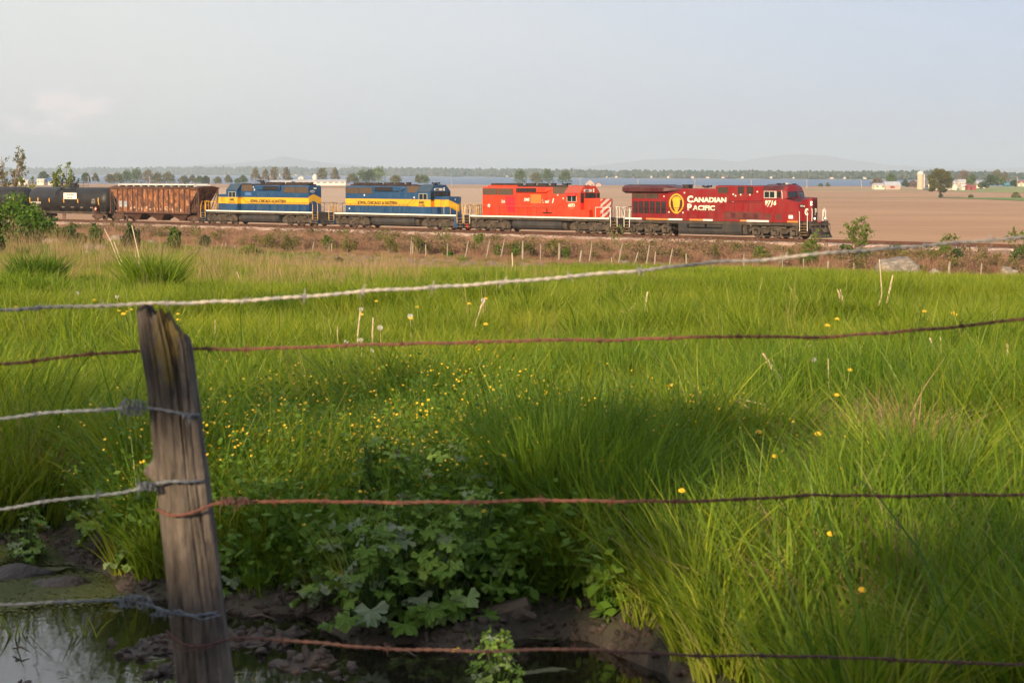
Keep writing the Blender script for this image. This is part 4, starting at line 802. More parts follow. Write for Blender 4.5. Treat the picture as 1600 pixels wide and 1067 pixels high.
    freight_truck(R_, -6.9-.35); freight_truck(R_, 6.9+.1); coupler(R_, -8.6, -1); coupler(R_, 8.6, 1)
hopper()
# ================================================================ tank wagons
def tank(c, label, full):
    R_ = empty('tank_wagon', track(c), THETA); tag(R_, label, 'tank wagon', 'freight wagons of the train')
    r, cz, L = 1.52, 2.52, 8.35; prof = [(-L, .02), (-L+.05, .55), (-L+.22, 1.0), (-L+.5, 1.33), (-L+.85, r), (L-.85, r), (L-.5, 1.33), (L-.22, 1.0), (L-.05, .55), (L, .02)]; n = 40
    vs = [(x, rr*math.cos(2*math.pi*i/n), cz+rr*math.sin(2*math.pi*i/n)) for x, rr in prof for i in range(n)]
    fs = [(k*n+i, k*n+(i+1) % n, (k+1)*n+(i+1) % n, (k+1)*n+i) for k in range(len(prof)-1) for i in range(n)]+[tuple(range(n-1, -1, -1)), tuple(range(9*n, 10*n))]
    fs = [f[::-1] for f in fs]
    m = MB(); m.add(vs, fs); sh = m.build('barrel', PTNK, R_, smooth=True)
    m = MB(); m.box(-8.2, 8.2, -.35, .35, .75, 1.08); m.box(-8.3, -7.2, -1.4, 1.4, 1.0, 1.1); m.box(7.2, 8.3, -1.4, 1.4, 1.0, 1.1); m.box(-5.9, -5.3, -1.2, 1.2, 1.0, 1.5); m.box(5.3, 5.9, -1.2, 1.2, 1.0, 1.5); m.build('underframe', PDK, R_)
    m = MB()
    for y in (-1.5, 1.5): m.tube([(-8.2, y*.95, 1.1), (-8.2, y*.95, 1.75), (8.2, y*.95, 1.75) if False else (-8.2, y*.95, 1.75)], .03, 4); m.tube([(8.2, y*.95, 1.1), (8.2, y*.95, 1.85), (7.4, y*.98, 1.85), (7.4, y*.98, 1.1)], .03, 4)
    for k in range(-5, 6): m.tube([(k*1.5, -1.1, 1.35), (k*1.5-.25, -1.42, 1.0)], .02, 4)
    m.tube([(-7.3, -1.45, 1.02), (7.3, -1.45, 1.02)], .025, 4); m.build('side_rail', PDK2, R_)
    # manway dome, platform, ladder bands
    m = MB(); m.cyl((0, 0, cz+r-.1), (0, 0, cz+r+.42), .42, n=16); m.cyl((0, 0, cz+r+.42), (0, 0, cz+r+.5), .5, n=16); m.cyl((.75, 0, cz+r-.1), (.75, 0, cz+r+.35), .18); m.cyl((-.75, 0, cz+r-.1), (-.75, 0, cz+r+.3), .15); m.build('manway', PBLK, sh)
    m = MB(); m.box(-1.6, 1.6, -1.0, -.62, cz+r-.28, cz+r-.24); m.box(-1.6, 1.6, .62, 1.0, cz+r-.28, cz+r-.24)
    for x in (-1.6, -.6, .6, 1.6):
        for y in (-1.0, 1.0): m.tube([(x, y, cz+r-.3), (x, y, cz+r+.55)], .025, 4)
    for y in (-1, 1): m.tube([(-1.6, y, cz+r+.55), (1.6, y, cz+r+.55)], .025, 4); m.tube([(-1.6, y, cz+r+.2), (1.6, y, cz+r+.2)], .02, 4)
    m.build('platform', PBLK, sh)
    for x in (-1.9, -1.45): m = MB(); m.tube([(x, (r+.03)*math.cos(a), cz+(r+.03)*math.sin(a)) for a in np.linspace(R(100), R(262), 16)], .03, 4); m.build('ladder_rail', PBLK, sh)
    # reflective tape bars and lettering on the curved flank
    def bar(x, w, a0, a1, mm, name): 
        b = MB(); aa = np.linspace(R(a0), R(a1), 6)
        for k, a in enumerate(aa): b.v += [(x, (r+.012)*math.cos(a), cz+(r+.012)*math.sin(a)), (x+w, (r+.012)*math.cos(a), cz+(r+.012)*math.sin(a))]
        b.f += [(2*k, 2*k+1, 2*k+3, 2*k+2) for k in range(5)]; b.m += [0]*5; b.build(name, mm, sh)
    bars = ((-7.35, 172, 200), (-5.6, 173, 190), (-3.2, 175, 192), (-.15, 176, 194), (2.75, 176, 194), (6.9, 170, 203))
    for x, a0, a1 in bars: bar(x, .16, a0, a1, PYEL, 'reflective_bar')
    PMK = mat('stencil_grey', (.48, .42, .33), .7)
    a = R(196); TN('NATX 303315', .34, -7.0, cz-.55, PWHT, sh, y=-1.50, bold=.02, sx=1.0) if full else TN('NATX', .34, 6.1, cz+.05, PWHT, sh, y=-1.545, bold=.02)
    if full:
        TN('CAPY  263 900', .22, -6.9, cz-.86, PMK, sh, y=-1.36)
        b = MB(); b.box(0, 2.7, -1.585, -1.565, 2.60, 3.36); b.box(-.04, 2.74, -1.57, -1.56, 2.56, 3.40, 1); sg_ = b.build('company_sign', [PWHT, PRED2], sh)
        TN('Smart TANK', .26, .72, 3.03, PBLKT, sg_, y=-1.59); TN('Bravo Oil', .26, .72, 2.70, PBLKT, sg_, y=-1.59)
        text('A100', .22, (.42, -1.592, 2.66), (R(90), R(-90), 0), PBLKT, sg_)
        TN('STENCIL', .16, 5.75, cz+.0, PMK, sh, y=-1.55); TN('TANK TESTED', .13, 5.6, cz-.22, PMK, sh, y=-1.55); TN('SAFETY 165 PSI', .12, 5.55, cz-.42, PMK, sh, y=-1.52)
        for x, w in ((-.9, .5), (1.0, .6), (2.9, .7), (4.9, .5)): TN('TEST 2009', .13, x, cz-.98, PMK, sh, y=-1.24, sx=1)
        b = MB(); d = [(6.35+.26*math.cos(k*math.pi/2), 1.45+.26*math.sin(k*math.pi/2)) for k in range(4)]; b.prism(d, 'y', -1.47, -1.45); b.prism([(6.35+.15*math.cos(k*math.pi/2), 1.45+.15*math.sin(k*math.pi/2)) for k in range(4)], 'y', -1.48, -1.47, 1); b.build('hazard_placard', [PREDL, PWHT], R_)
    freight_truck(R_, -6.3); freight_truck(R_, 6.3); coupler(R_, -8.3, -1); coupler(R_, 8.3, 1)
tank(-110.25, 'black tank wagon with white sign board between the rusty hopper and another tank wagon', True)
tank(-128.1, 'black tank wagon at the left edge, partly hidden by the big green bush', False)
def blades(rng, n, spread, h, w, segs=3, lean=.35, curve=.5, hvar=.35, dirb=(0, 0), out=.9):
    """n curved tapering blades; returns V, F(quads), shade per vertex"""
    ang = rng.uniform(0, 2*math.pi, n); rad = spread*np.sqrt(rng.random(n)); bx, by = rad*np.cos(ang), rad*np.sin(ang)
    hh = h*np.clip(rng.normal(1, hvar, n), .35, 1.7); ww = w*rng.uniform(.6, 1.3, n); la = ang+rng.normal(0, out, n); ln = np.abs(rng.normal(lean, .2, n)); cv = np.abs(rng.normal(curve, .3, n)); tw = rng.uniform(0, 2*math.pi, n)
    dx, dy = np.cos(la)+dirb[0], np.sin(la)+dirb[1]; V = np.zeros((n, (segs+1)*2, 3)); sh = rng.random(n)
    for k in range(segs+1):
        t_ = k/segs; off = hh*(ln*t_+cv*t_**2.2)*.6; z = hh*t_*(1-.18*cv*t_**2)
        wk = ww*(1-t_**1.6)*.5+.0006; cx = bx+dx*off; cyy = by+dy*off; ax, ay = np.cos(tw), np.sin(tw)
        V[:, 2*k, 0] = cx-ax*wk; V[:, 2*k, 1] = cyy-ay*wk; V[:, 2*k, 2] = z; V[:, 2*k+1, 0] = cx+ax*wk; V[:, 2*k+1, 1] = cyy+ay*wk; V[:, 2*k+1, 2] = z
    base = np.arange(n)[:, None]*(segs+1)*2; F = np.concatenate([base+np.array([2*k, 2*k+1, 2*k+3, 2*k+2]) for k in range(segs)], 1).reshape(-1, 4)
    return V.reshape(-1, 3), F, np.repeat(sh, (segs+1)*2)
# ================================================================ trees, shrubs
MBARK = mat('bark', (.10, .075, .055), .9, col2=(.17, .13, .10), scale=6)
MBARK2 = mat('pale_twig', (.26, .19, .13), .9, col2=(.16, .11, .08), scale=6)
LF = {
 'fgreen': leafmat('shore_green', [(.06, .095, .03), (.10, .15, .04), (.15, .20, .055)], .3, rnd=0), 'fdark': leafmat('shore_dark', [(.04, .065, .025), (.07, .10, .035), (.10, .13, .04)], .3, rnd=0), 'folive': leafmat('shore_olive', [(.10, .11, .045), (.15, .155, .06), (.20, .18, .08)], .3, rnd=0), 'fpale': leafmat('shore_pale', [(.15, .14, .08), (.20, .18, .11), (.26, .22, .14)], .3, rnd=0), 'fbright': leafmat('shore_bright', [(.07, .12, .03), (.12, .19, .04), (.18, .25, .05)], .3, rnd=0), 'fbrown': leafmat('shore_brown', [(.16, .11, .075), (.22, .15, .10)], .2, rnd=0),
 'weedy': leafmat('willowy_leaf', [(.10, .17, .015), (.18, .27, .022), (.28, .37, .035)], .45, rnd=0), 'weedg': leafmat('willowy_leaf_green', [(.05, .11, .012), (.10, .18, .018), (.16, .25, .025)], .45, rnd=0),
 'green': leafmat('leaf_green', [(.025, .05, .012), (.05, .09, .018), (.085, .13, .025), (.12, .16, .035)], .3),
 'dark': leafmat('leaf_dark', [(.016, .034, .012), (.03, .06, .018), (.05, .085, .024)], .25),
 'olive': leafmat('leaf_olive', [(.06, .06, .018), (.11, .11, .025), (.17, .16, .035), (.20, .16, .05)], .3),
 'yellow': leafmat('leaf_yellowgreen', [(.07, .11, .015), (.14, .20, .025), (.21, .26, .035)], .35),
 'bright': leafmat('leaf_bright', [(.045, .10, .012), (.09, .17, .018), (.15, .23, .025)], .35),
 'pale': leafmat('leaf_pale', [(.10, .10, .05), (.16, .15, .075), (.22, .19, .11)], .3),
 'brown': leafmat('leaf_brown', [(.13, .075, .05), (.20, .12, .075), (.28, .18, .11), (.13, .13, .04)], .2),
}
def leaves(rng, blobs, n, size, name, m, flat=.0, shell=.55):
    """n leaf-sized quads spread through a set of ellipsoid clumps (cx,cy,cz,rx,ry,rz)"""
    B = np.array(blobs, float); wgt = (B[:, 3]*B[:, 4]*B[:, 5])**.667; k = rng.choice(len(B), n, p=wgt/wgt.sum())
    d = rng.normal(size=(n, 3)); d /= np.linalg.norm(d, axis=1)[:, None]; rad = rng.uniform(shell**3, 1, n)**(1/3)*rng.normal(1, .07, n)
    c = B[k, :3]+d*rad[:, None]*B[k, 3:6]
    u = rng.normal(size=(n, 3)); u /= np.linalg.norm(u, axis=1)[:, None]; w = np.cross(u, rng.normal(size=(n, 3))); w /= np.linalg.norm(w, axis=1)[:, None]
    s = size*rng.uniform(.6, 1.4, n)[:, None]; u = u*s; w = w*s*.55
    V = np.stack([c-u, c+w, c+u, c-w], 1).reshape(-1, 3); F = np.arange(4*n).reshape(-1, 4)
    sh = np.repeat(np.clip(rng.normal(.5, .22, n)+(rng.random(len(B))[k]-.5)*.5, 0, 1), 4)
    return np_mesh(name, V, F, m, {'shade': sh})
def tree(x, y, h, w, kind, label, group=None, cat='tree', seed=0, trunk=.18, n=None, shape='round', z=None, name='tree', lsize=None, sparse=False, bark=None):
    rng = np.random.default_rng(seed); z = zq(x, y) if z is None else z
    T = tag(empty(name, (x, y, z)), label, cat, group); m = MB(); tr = max(.04, h*.022)
    lean = rng.uniform(-.04, .04)*h; top = h*(.62 if shape != 'tall' else .8)
    m.tube([(0, 0, -.2), (lean*.3, 0, h*trunk), (lean*.6, 0, h*.4), (lean, 0, top)], [tr*1.3, tr, tr*.8, tr*.25], 7)
    blobs = []; nbr = 9 if shape != 'tall' else 12
    for k in range(nbr):
        a = k*2.4+rng.uniform(-.4, .4); f = (k+.7)/nbr
        if shape == 'tall': hz = h*(.25+.68*f); rr = w*.5*(.95-.75*f)*rng.uniform(.6, 1.1); br = max(w*.16, h*.05)
        elif shape == 'cone': hz = h*(trunk+.05+(.9-trunk)*f); rr = w*.28*(1-f)*rng.uniform(.7, 1.2); br = w*.30*(1.15-f)
        elif shape == 'fan': hz = h*(.45+.5*rng.random()); rr = w*.46*rng.uniform(.4, 1); br = w*.13
        else: hz = h*(trunk+.10+(.78-trunk)*f); rr = w*.30*math.sin(math.pi*min(.95, .22+.78*f))*rng.uniform(.75, 1.15); br = w*.24*rng.uniform(.8, 1.15)
        bx, by = lean+rr*math.cos(a), rr*math.sin(a)
        m.tube([(lean*.4, 0, max(h*trunk*.8, hz*.5)), (bx*.5, by*.5, hz*.78), (bx, by, hz)], [tr*.45, tr*.3, tr*.12], 4)
        blobs.append((bx, by, hz, br, br, br*(.8 if shape != 'tall' else 1.4)))
    if shape == 'round': blobs.append((lean, 0, h*.62, w*.36, w*.36, h*.30)); blobs.append((lean, 0, h*.82, w*.24, w*.24, h*.16))
    m.build('trunk', bark or MBARK, T)
    n = n or int(500); ls = lsize or max(.12, .045*w)
    link('crown', leaves(rng, blobs, n, ls, 'crown', LF[kind], shell=.3 if sparse else .55), T)
    return T
def far_tree(px, yb, yt, wpx, kind, label, D, group='trees scattered along the near lakeshore', shape='round', n=420, seed=None, **kw):
    P = at(px, yb, D); h = (yb-yt)/3000*D*1.04; w = wpx/3000*D*1.22
    return tree(P.x, P.y, h, w, 'f'+kind, label, group, seed=int(px) if seed is None else seed, trunk=.03, sparse=True, n=n, shape=shape, z=P.z, **kw)
# --- lakeshore trees: (px, base, top, width, kind, shape, label)
SH = [
 (68, 284, 269, 15, 'dark', 'round', 'dusky shore tree beside the pale house left of the sapling by the tank wagon'),
 (133.5, 286, 271, 13, 'dark', 'round', 'dark round shore tree with short trunk right of the blue-roofed building'),
 (148.5, 286.5, 272, 9, 'olive', 'tall', 'slim brownish shore tree standing alone above the right end of the tank wagon'),
 (172, 286.5, 273, 15, 'olive', 'round', 'low first tree at the left end of the shore grove above the hopper'),
 (184, 286.5, 271, 15, 'olive', 'round', 'second tree from the left of the shore grove above the hopper'),
 (197, 286.5, 268.5, 19, 'green', 'round', 'broad green tree in the shore grove above the left half of the hopper'),
 (214, 287, 265.5, 22, 'green', 'round', 'tallest green tree in the middle of the shore grove above the hopper'),
 (231, 287, 266.5, 18, 'pale', 'round', 'pale grey-brown tree right of the tallest tree of the shore grove'),
 (246, 287, 271, 16, 'olive', 'round', 'grey-olive tree towards the right of the shore grove above the hopper'),
 (262, 287, 270.5, 20, 'olive', 'round', 'broad last tree at the right end of the shore grove above the hopper'),
 (287, 287, 276.5, 14, 'olive', 'round', 'small round shore tree just right of the grove above the hopper'),
 (301, 287, 275.5, 11, 'olive', 'tall', 'left one of the pair of small shore trees above the right end of the hopper'),
 (312, 287, 275.5, 11, 'green', 'round', 'right one of the pair of small shore trees above the right end of the hopper'),
 (321.5, 287, 276.5, 13, 'dark', 'round', 'small dark shore tree left of the pole above the cab of locomotive 6442'),
 (340, 287, 277, 11, 'olive', 'round', 'small round shore tree just right of the pole above the cab of locomotive 6442'),
 (356.5, 287, 275.5, 10, 'olive', 'tall', 'slim olive shore tree above the roof of locomotive 6442, left of the green pair'),
 (371, 286.5, 280, 8, 'green', 'round', 'very low green shore tree beside a rounder taller one above locomotive 6442'),
 (380, 286.5, 275, 12, 'green', 'round', 'rounder green shore tree of the pair above locomotive 6442'),
 (399, 286, 265, 14, 'pale', 'tall', 'tall pale thin-leaved tree above the middle of locomotive 6442'),
 (414.5, 286, 266, 11, 'pale', 'tall', 'slender pale tree between two taller ones above locomotive 6442'),
 (429, 286, 262, 18, 'pale', 'round', 'tallest spreading pale tree above the rear half of locomotive 6442'),
 (448, 286, 263.5, 13, 'pale', 'tall', 'tall pale tree just left of the long white farm building'),
 (452, 286, 277.5, 11, 'dark', 'round', 'low dark bush tree at the left end of the long white farm building'),
 (504, 285, 263.5, 17, 'olive', 'round', 'brown-green tree rising behind the long white farm building'),
 (524, 286, 264, 14, 'pale', 'tall', 'pale thin tree in front of the right half of the long white building'),
 (489, 287, 281, 9, 'green', 'round', 'small green bush in front of the long white farm building'),
 (550, 286, 273, 15, 'olive', 'round', 'low olive tree at the left edge of the big green shore clump'),
 (566, 286, 268, 24, 'green', 'round', 'wide green tree forming the left of the big shore clump above 6441'),
 (577, 286, 266.5, 20, 'dark', 'round', 'darkest tree in the middle of the big shore clump above 6441'),
 (592, 286, 262.5, 25, 'bright', 'round', 'tallest green tree at the right of the big shore clump above 6441'),
 (618, 286, 275, 17, 'olive', 'round', 'low rounded olive tree alone right of the big shore clump'),
 (653, 286, 274, 8, 'olive', 'round', 'narrow brown-green left half of the close shore pair above the cab of 6441'),
 (662, 286, 275.5, 17, 'green', 'round', 'wider green right half of the close shore pair above the cab of 6441'),
 (813.5, 288, 267, 20, 'green', 'round', 'leftmost of the four rounded trees above the bright red locomotive'),
 (837, 288, 270, 16, 'olive', 'round', 'browner second one of the four rounded trees above the bright red locomotive'),
 (856, 288, 265, 18, 'green', 'round', 'tallest third one of the four rounded trees above the bright red locomotive'),
 (883.5, 288, 268, 20, 'green', 'round', 'rightmost separate one of the four rounded trees above the bright red locomotive'),
]
for px, yb, yt, w, kd, shp, lb in SH:
    far_tree(px, yb, yt, w*1.08, kd, lb, 1560, shape=shp, n=760, lsize=.62 if w > 12 else .5)
FT = [
 (1370, 292, 281, 17, 'brown', 'round', 'brown bushy tree at the left end of the low grey shed', 1320),
 (1392.5, 291, 272, 18, 'green', 'round', 'round green tree behind the grey-roofed red barn', 1420),
 (1414, 291, 279, 9, 'dark', 'cone', 'small conical tree between the grey-roofed barn and the silo', 1360),
 (1426, 291, 284, 12, 'brown', 'round', 'low brown scrub tree just left of the pale silo', 1420),
 (1506, 290, 267.5, 22, 'brown', 'round', 'bare brownish spreading tree behind the white farm roofs', 1460),
 (1518, 292, 273, 15, 'green', 'round', 'egg-shaped green tree in front of the brown spreading tree', 1290),
 (1547, 290, 274.5, 15, 'dark', 'round', 'darkest green tree right of the cream house', 1290),
 (1556, 290, 275.5, 13, 'green', 'round', 'mid green tree against the right side of the darkest tree', 1310),
 (1558, 287, 266.5, 20, 'pale', 'round', 'pale leafless tree rising behind the pair of green farm trees', 1480),
 (1570, 288, 270, 11, 'pale', 'tall', 'pale thin tree standing behind the blue tank', 1470),
 (1567, 290, 276, 10, 'green', 'cone', 'narrow green tree left of the blue tank', 1300),
 (1584, 291, 282, 12, 'dark', 'round', 'low dark tree right of the blue tank by the pole', 1330),
 (1537, 292, 286, 16, 'dark', 'round', 'low dark hedge bush in front of the cream farmhouse', 1240),
 (1282, 292, 287.5, 6, 'dark', 'round', 'small dark bush on the lake edge above the nose of the lead locomotive', 1600),
 (1293, 292, 286.5, 5, 'olive', 'tall', 'small pale sapling on the lake edge right of the small dark bush', 1600),
 (1587, 309, 303, 11, 'olive', 'round', 'small round bush on the green crop strip at the far right', 845),
 (1517, 309, 306, 5, 'olive', 'round', 'tiny bush on the field balk between the big lone tree and the right edge', 845),
]
for px, yb, yt, w, kd, shp, lb, D in FT: far_tree(px, yb, yt, w*1.05, kd, lb, D, 'trees and bushes around the distant farm', shape=shp, n=800, lsize=.55)
# the big lone tree in the field
P = at(1469, 310, 850); P.z = zq(P.x, P.y); rng = np.random.default_rng(3)
T = tag(empty('tree', (P.x, P.y, P.z)), 'big lone spreading tree with olive young leaves in the field left of the farm', 'tree')
m = MB(); m.tube([(0, 0, -.3), (.1, 0, 1.2), (0, 0, 2.4), (.2, 0, 5.0), (.1, 0, 8.5)], [.75, .55, .5, .35, .12], 9); blobs = []
for k in range(26):
    a = k*2.4; f = ((k+.5)/26); hz = 3.4+8.6*f; rr = 5.6*math.sin(math.pi*(.28+.62*f))*rng.uniform(.55, 1.0); bx, by = rr*math.cos(a)-.3, rr*math.sin(a)
    if hz < 4.6: bx += -.9
    m.tube([(0, 0, 2.2+f*3), (bx*.5, by*.5, hz*.8), (bx, by, hz)], [.2, .12, .04], 5); blobs.append((bx, by, hz, 1.75, 1.75, 1.25))
m.build('trunk', MBARK, T)
link('crown', leaves(rng, blobs, 7500, .30, 'crown', LF['olive'], shell=.1), T)
bb = tree(P.x-.2, P.y-2.2, 1.9, 2.4, 'dark', 'small dark bush hugging the foot of the big lone tree', cat='bush', seed=8, n=260, z=P.z, name='bush', lsize=.2)
# saplings behind / beside the train at left, and the ones in front at right
def sapling(px, yb, yt, wpx, kind, label, D, n, seed, nst=7, ls=.12, group=None, fanw=1.0):
    P = at(px, yb, D); P.z = zq(P.x, P.y); rng = np.random.default_rng(seed); h = at(px, yt, D).z-P.z; w = wpx/3000*D; T = tag(empty('sapling', (P.x, P.y, P.z)), label, 'sapling', group)
    m = MB(); blobs = []; r0 = max(.012, h*.010)
    for k in range(nst):
        a = rng.uniform(0, 6.28); sp = rng.uniform(.1, 1)*w*.5*fanw; hh = h*rng.uniform(.6, 1); p0 = (rng.uniform(-.04, .04)*w, rng.uniform(-.04, .04)*w, -.1)
        sx_ = sp*(1 if k % 2 else -1); sy = sp*.5*math.sin(a); path = [p0, (sx_*.25, sy*.3, hh*.4), (sx_*.6, sy*.7, hh*.72), (sx_, sy, hh)]
        m.tube(path, [r0, r0*.75, r0*.5, r0*.25], 4)
        for j in range(9):
            f = rng.uniform(.3, 1); i = min(2, int(f*3)); g = f*3-i; q = Vector(path[i]).lerp(Vector(path[i+1]), g); e = q+Vector((rng.normal()*.12*w, rng.normal()*.1*w, rng.uniform(.02, .12)*h))
            m.tube([q, (q+e)/2+Vector((0, 0, .02*h)), e], [r0*.4, r0*.3, r0*.15], 3)
            for u in (.6, 1.0): c = q.lerp(e, u); blobs.append((c.x, c.y, c.z, .045*w+.05, .045*w+.05, .03*h+.04))
    m.build('stem', MBARK2, T); link('crown', leaves(rng, blobs, n, ls, 'crown', LF[kind], shell=0), T); return T
sapling(12, 300, 240, 52, 'olive', 'tall thin-branched tree with sparse leaves behind the tank wagons at the left edge', 290, 1500, 21, nst=12, ls=.17, fanw=1.1)
sapling(41, 302, 268, 26, 'yellow', 'small yellow-green tree behind the joint between the two tank wagons', 285, 800, 22, ls=.16)
sapling(99, 298, 246, 38, 'yellow', 'bushy yellow-green sapling behind the dome of the tank wagon', 285, 1900, 23, nst=12, ls=.18)
sapling(1342, 398, 338, 52, 'yellow', 'tall fan-shaped green sapling in front of the rails right of the lead locomotive', 147, 1500, 24, nst=12, ls=.085)
sapling(1268, 404, 360, 34, 'yellow', 'thin yellow-green sapling covering the plough of the lead locomotive', 146, 800, 25, ls=.08)
sapling(1478, 402, 362, 34, 'yellow', 'thin sapling rising above the rails between the boulder and the right edge', 142, 700, 26, ls=.08)
sapling(1592, 420, 350, 40, 'yellow', 'leafy sapling reaching over the rails at the right edge', 136, 600, 27, nst=8, ls=.085)
sapling(962, 404, 352, 30, 'yellow', 'sparse sapling in front of the gap between the two red locomotives', 158, 170, 28, ls=.07)
sapling(598, 400, 362, 28, 'yellow', 'sparse sapling below the fuel tank of locomotive 6441', 172, 160, 29, ls=.08)
sapling(690, 402, 350, 30, 'yellow', 'thin sapling below the front truck of locomotive 6441', 166, 200, 30, ls=.08)
# shrubs along the foot of the bank: (px, base, top, width, kind, D, label)
def land(px, yb, D, lo_=.72, hi_=1.35):
    """distance at which the ground is seen at this pixel, if near D"""
    a = None; d = D*lo_
    while d < D*hi_:
        p = at(px, yb, d)
        if p.z <= zq(p.x, p.y)+.02: a = d; break
        d *= 1.006
    return a or D
def bush(px, yb, yt, wpx, kind, label, D, n=500, seed=1, group=None, ls=.09, name='bush', sink=.1):
    D = land(px, yb, D); P = at(px, yb, D); z = zq(P.x, P.y)-sink; rng = np.random.default_rng(seed); h = max(at(px, yt, D).z-z, .3)*(1.3 if D < 60 else 1.18); w = wpx/3000*D*1.12
    T = tag(empty(name, (P.x, P.y, z)), label, 'bush', group); m = MB(); blobs = []
    for k in range(10):
        a = rng.uniform(0, 6.28); rr = w*.38*rng.random()**.5; hz = h*rng.uniform(.35, .86)*(1-.35*(rr/(w*.4))**2); b = (rr*math.cos(a), rr*math.sin(a), hz)
        m.tube([(b[0]*.2, b[1]*.2, -.05), (b[0]*.7, b[1]*.7, hz*.6), b], [.02*h, .014*h, .006*h], 4); blobs.append((*b, w*.17, w*.17, h*.17))
    blobs.append((0, 0, h*.4, w*.36, w*.3, h*.36))
    m.build('stem', MBARK2, T)
    if D < 60: V_, F_, s_ = blades(rng, int(26*wpx), w*.46, h*.74, .040 if D > 45 else .03, 4, lean=.6, curve=.5, hvar=.45, out=9.); link('foliage', np_mesh('foliage', V_, F_, LF['weedy' if kind == 'yellow' else 'weedg'], {'shade': s_}), T)
    else: link('foliage', leaves(rng, blobs, n, ls, 'foliage', LF[kind], shell=.25), T)
    return T
BU = [
 (393, 405, 380, 34, 'yellow', 158, 'rounded yellow-green bush below the middle of locomotive 6442'),
 (322, 391, 370, 20, 'dark', 150, 'small dark spruce-like bush on the grassy knoll below locomotive 6442'),
 (748, 393, 364, 18, 'yellow', 172, 'upright yellow-green bush below the rear truck of the bright red locomotive'),
 (1190, 408, 381, 28, 'bright', 150, 'dense round bright green bush below the front truck of the lead locomotive'),
 (1112, 408, 380, 34, 'olive', 152, 'brown-green scrub below the front half of the fuel tank of the lead locomotive'),
 (1006, 404, 377, 26, 'olive', 154, 'olive scrub below the rear truck of the lead locomotive'),
 (1145, 404, 384, 24, 'olive', 150, 'olive scrub between the brown-green scrub and the round bright bush'),
 (1060, 408, 386, 20, 'olive', 150, 'low olive scrub below the rear half of the fuel tank of the lead locomotive'),
 (870, 405, 378, 36, 'olive', 158, 'wide olive scrub below the front of the bright red locomotive'),
 (885, 407, 388, 9, 'bright', 154, 'narrow bright green bush at the fence foot below the bright red locomotive'),
 (822, 403, 378, 26, 'olive', 163, 'olive scrub below the fuel tank of the bright red locomotive'),
 (806, 403, 386, 13, 'bright', 158, 'small bright bush beside the leaning fence posts below the bright red locomotive'),
 (777, 402, 384, 12, 'bright', 160, 'small bright bush left of the tallest leaning fence post'),
 (655, 400, 368, 32, 'olive', 170, 'olive scrub below the middle of locomotive 6441'),
 (610, 398, 368, 26, 'olive', 172, 'olive scrub below the rear half of the fuel tank of locomotive 6441'),
 (545, 396, 372, 30, 'olive', 176, 'taller olive scrub under the rear steps of locomotive 6441'),
 (512, 392, 368, 20, 'yellow', 176, 'small yellow-green bush below the gap between the two blue locomotives'),
 (450, 394, 370, 28, 'olive', 178, 'olive scrub below the rear truck of locomotive 6442'),
 (420, 390, 366, 24, 'olive', 182, 'olive scrub right of the rounded yellow-green bush below locomotive 6442'),
 (700, 402, 393, 14, 'bright', 160, 'low bright bush at the fence foot below locomotive 6441'),
 (1335, 418, 384, 60, 'green', 142, 'wide green shrub mass around the foot of the fan-shaped sapling'),
 (1262, 418, 392, 34, 'bright', 140, 'green shrub left of the big boulder below the plough'),
 (1400, 408, 384, 38, 'green', 142, 'green shrub directly behind the big boulder'),
 (1232, 412, 390, 28, 'olive', 144, 'olive scrub right of the dense round bright green bush'),
 (1450, 420, 388, 44, 'olive', 138, 'olive scrub just right of the big boulder'),
 (1495, 420, 388, 34, 'green', 138, 'green scrub behind the middle white fence stake'),
 (1540, 425, 392, 42, 'olive', 134, 'olive scrub left of the pale round rock near the right edge'),
 (1590, 425, 380, 38, 'green', 134, 'dark green shrub at the right edge below the overhanging sapling'),
 (205, 392, 357, 32, 'dark', 118, 'dark bush behind the rocks below the hopper wagon'),
 (272, 391, 360, 24, 'green', 124, 'conical green bush on the knoll below the cab of locomotive 6442'),
 (150, 388, 355, 22, 'green', 116, 'green bush left of the dark bush below the hopper wagon'),
 (16, 366, 311, 96, 'bright', 112, 'biggest dense green bush hiding the left tank wagon'),
 (62, 376, 330, 60, 'bright', 110, 'dense green bush at the right side of the biggest left bush'),
 (103, 380, 348, 36, 'green', 112, 'lower green bush below the left end of the tank wagon'),
 (-12, 400, 348, 40, 'green', 104, 'dark green bush cut by the left edge below the biggest bush'),
 (40, 385, 358, 46, 'green', 104, 'low green bush in front of the biggest left bush'),
 (125, 386, 366, 30, 'green', 108, 'low green bush behind the flat grey rock'),
 (240, 462, 414, 62, 'yellow', 52, 'bright willowy green bush in the meadow right behind the near post'),
 (60, 448, 414, 64, 'green', 55, 'dark green bush mound in the left meadow'),
 (20, 478, 442, 70, 'yellow', 37, 'leafy yellow-green weed patch at the left edge of the meadow'),
 (75, 480, 446, 60, 'yellow', 36, 'leafy yellow-green weed patch next to the dandelion seed heads'),
 (440, 502, 472, 44, 'bright', 30, 'low dark green weed clump under the top wire right of the post'),
 (530, 410, 403, 12, 'dark', 130, 'small dark clump in the brown meadow right of the centre'),
 (450, 424, 416, 26, 'bright', 85, 'bright green clump in the brown meadow below the tail of locomotive 6442'),
 (565, 426, 418, 20, 'bright', 90, 'bright green clump in the brown meadow below locomotive 6441'),
 (524, 439, 430, 26, 'bright', 66, 'bright green clump just above the top wire in the middle left'),
]
for i, (px, yb, yt, w, kd, D, lb) in enumerate(BU):
    big = w > 50 or D < 60
    bush(px, yb, yt, w, kd, lb, D, n=(2600 if w > 90 else 1500 if w > 58 and D > 60 else 2600 if w > 50 else 1300 if big else 520), seed=100+i, group='bushes and scrub', ls=(.05 if D < 60 else .10 if kd in ('bright', 'green', 'dark') else .085))
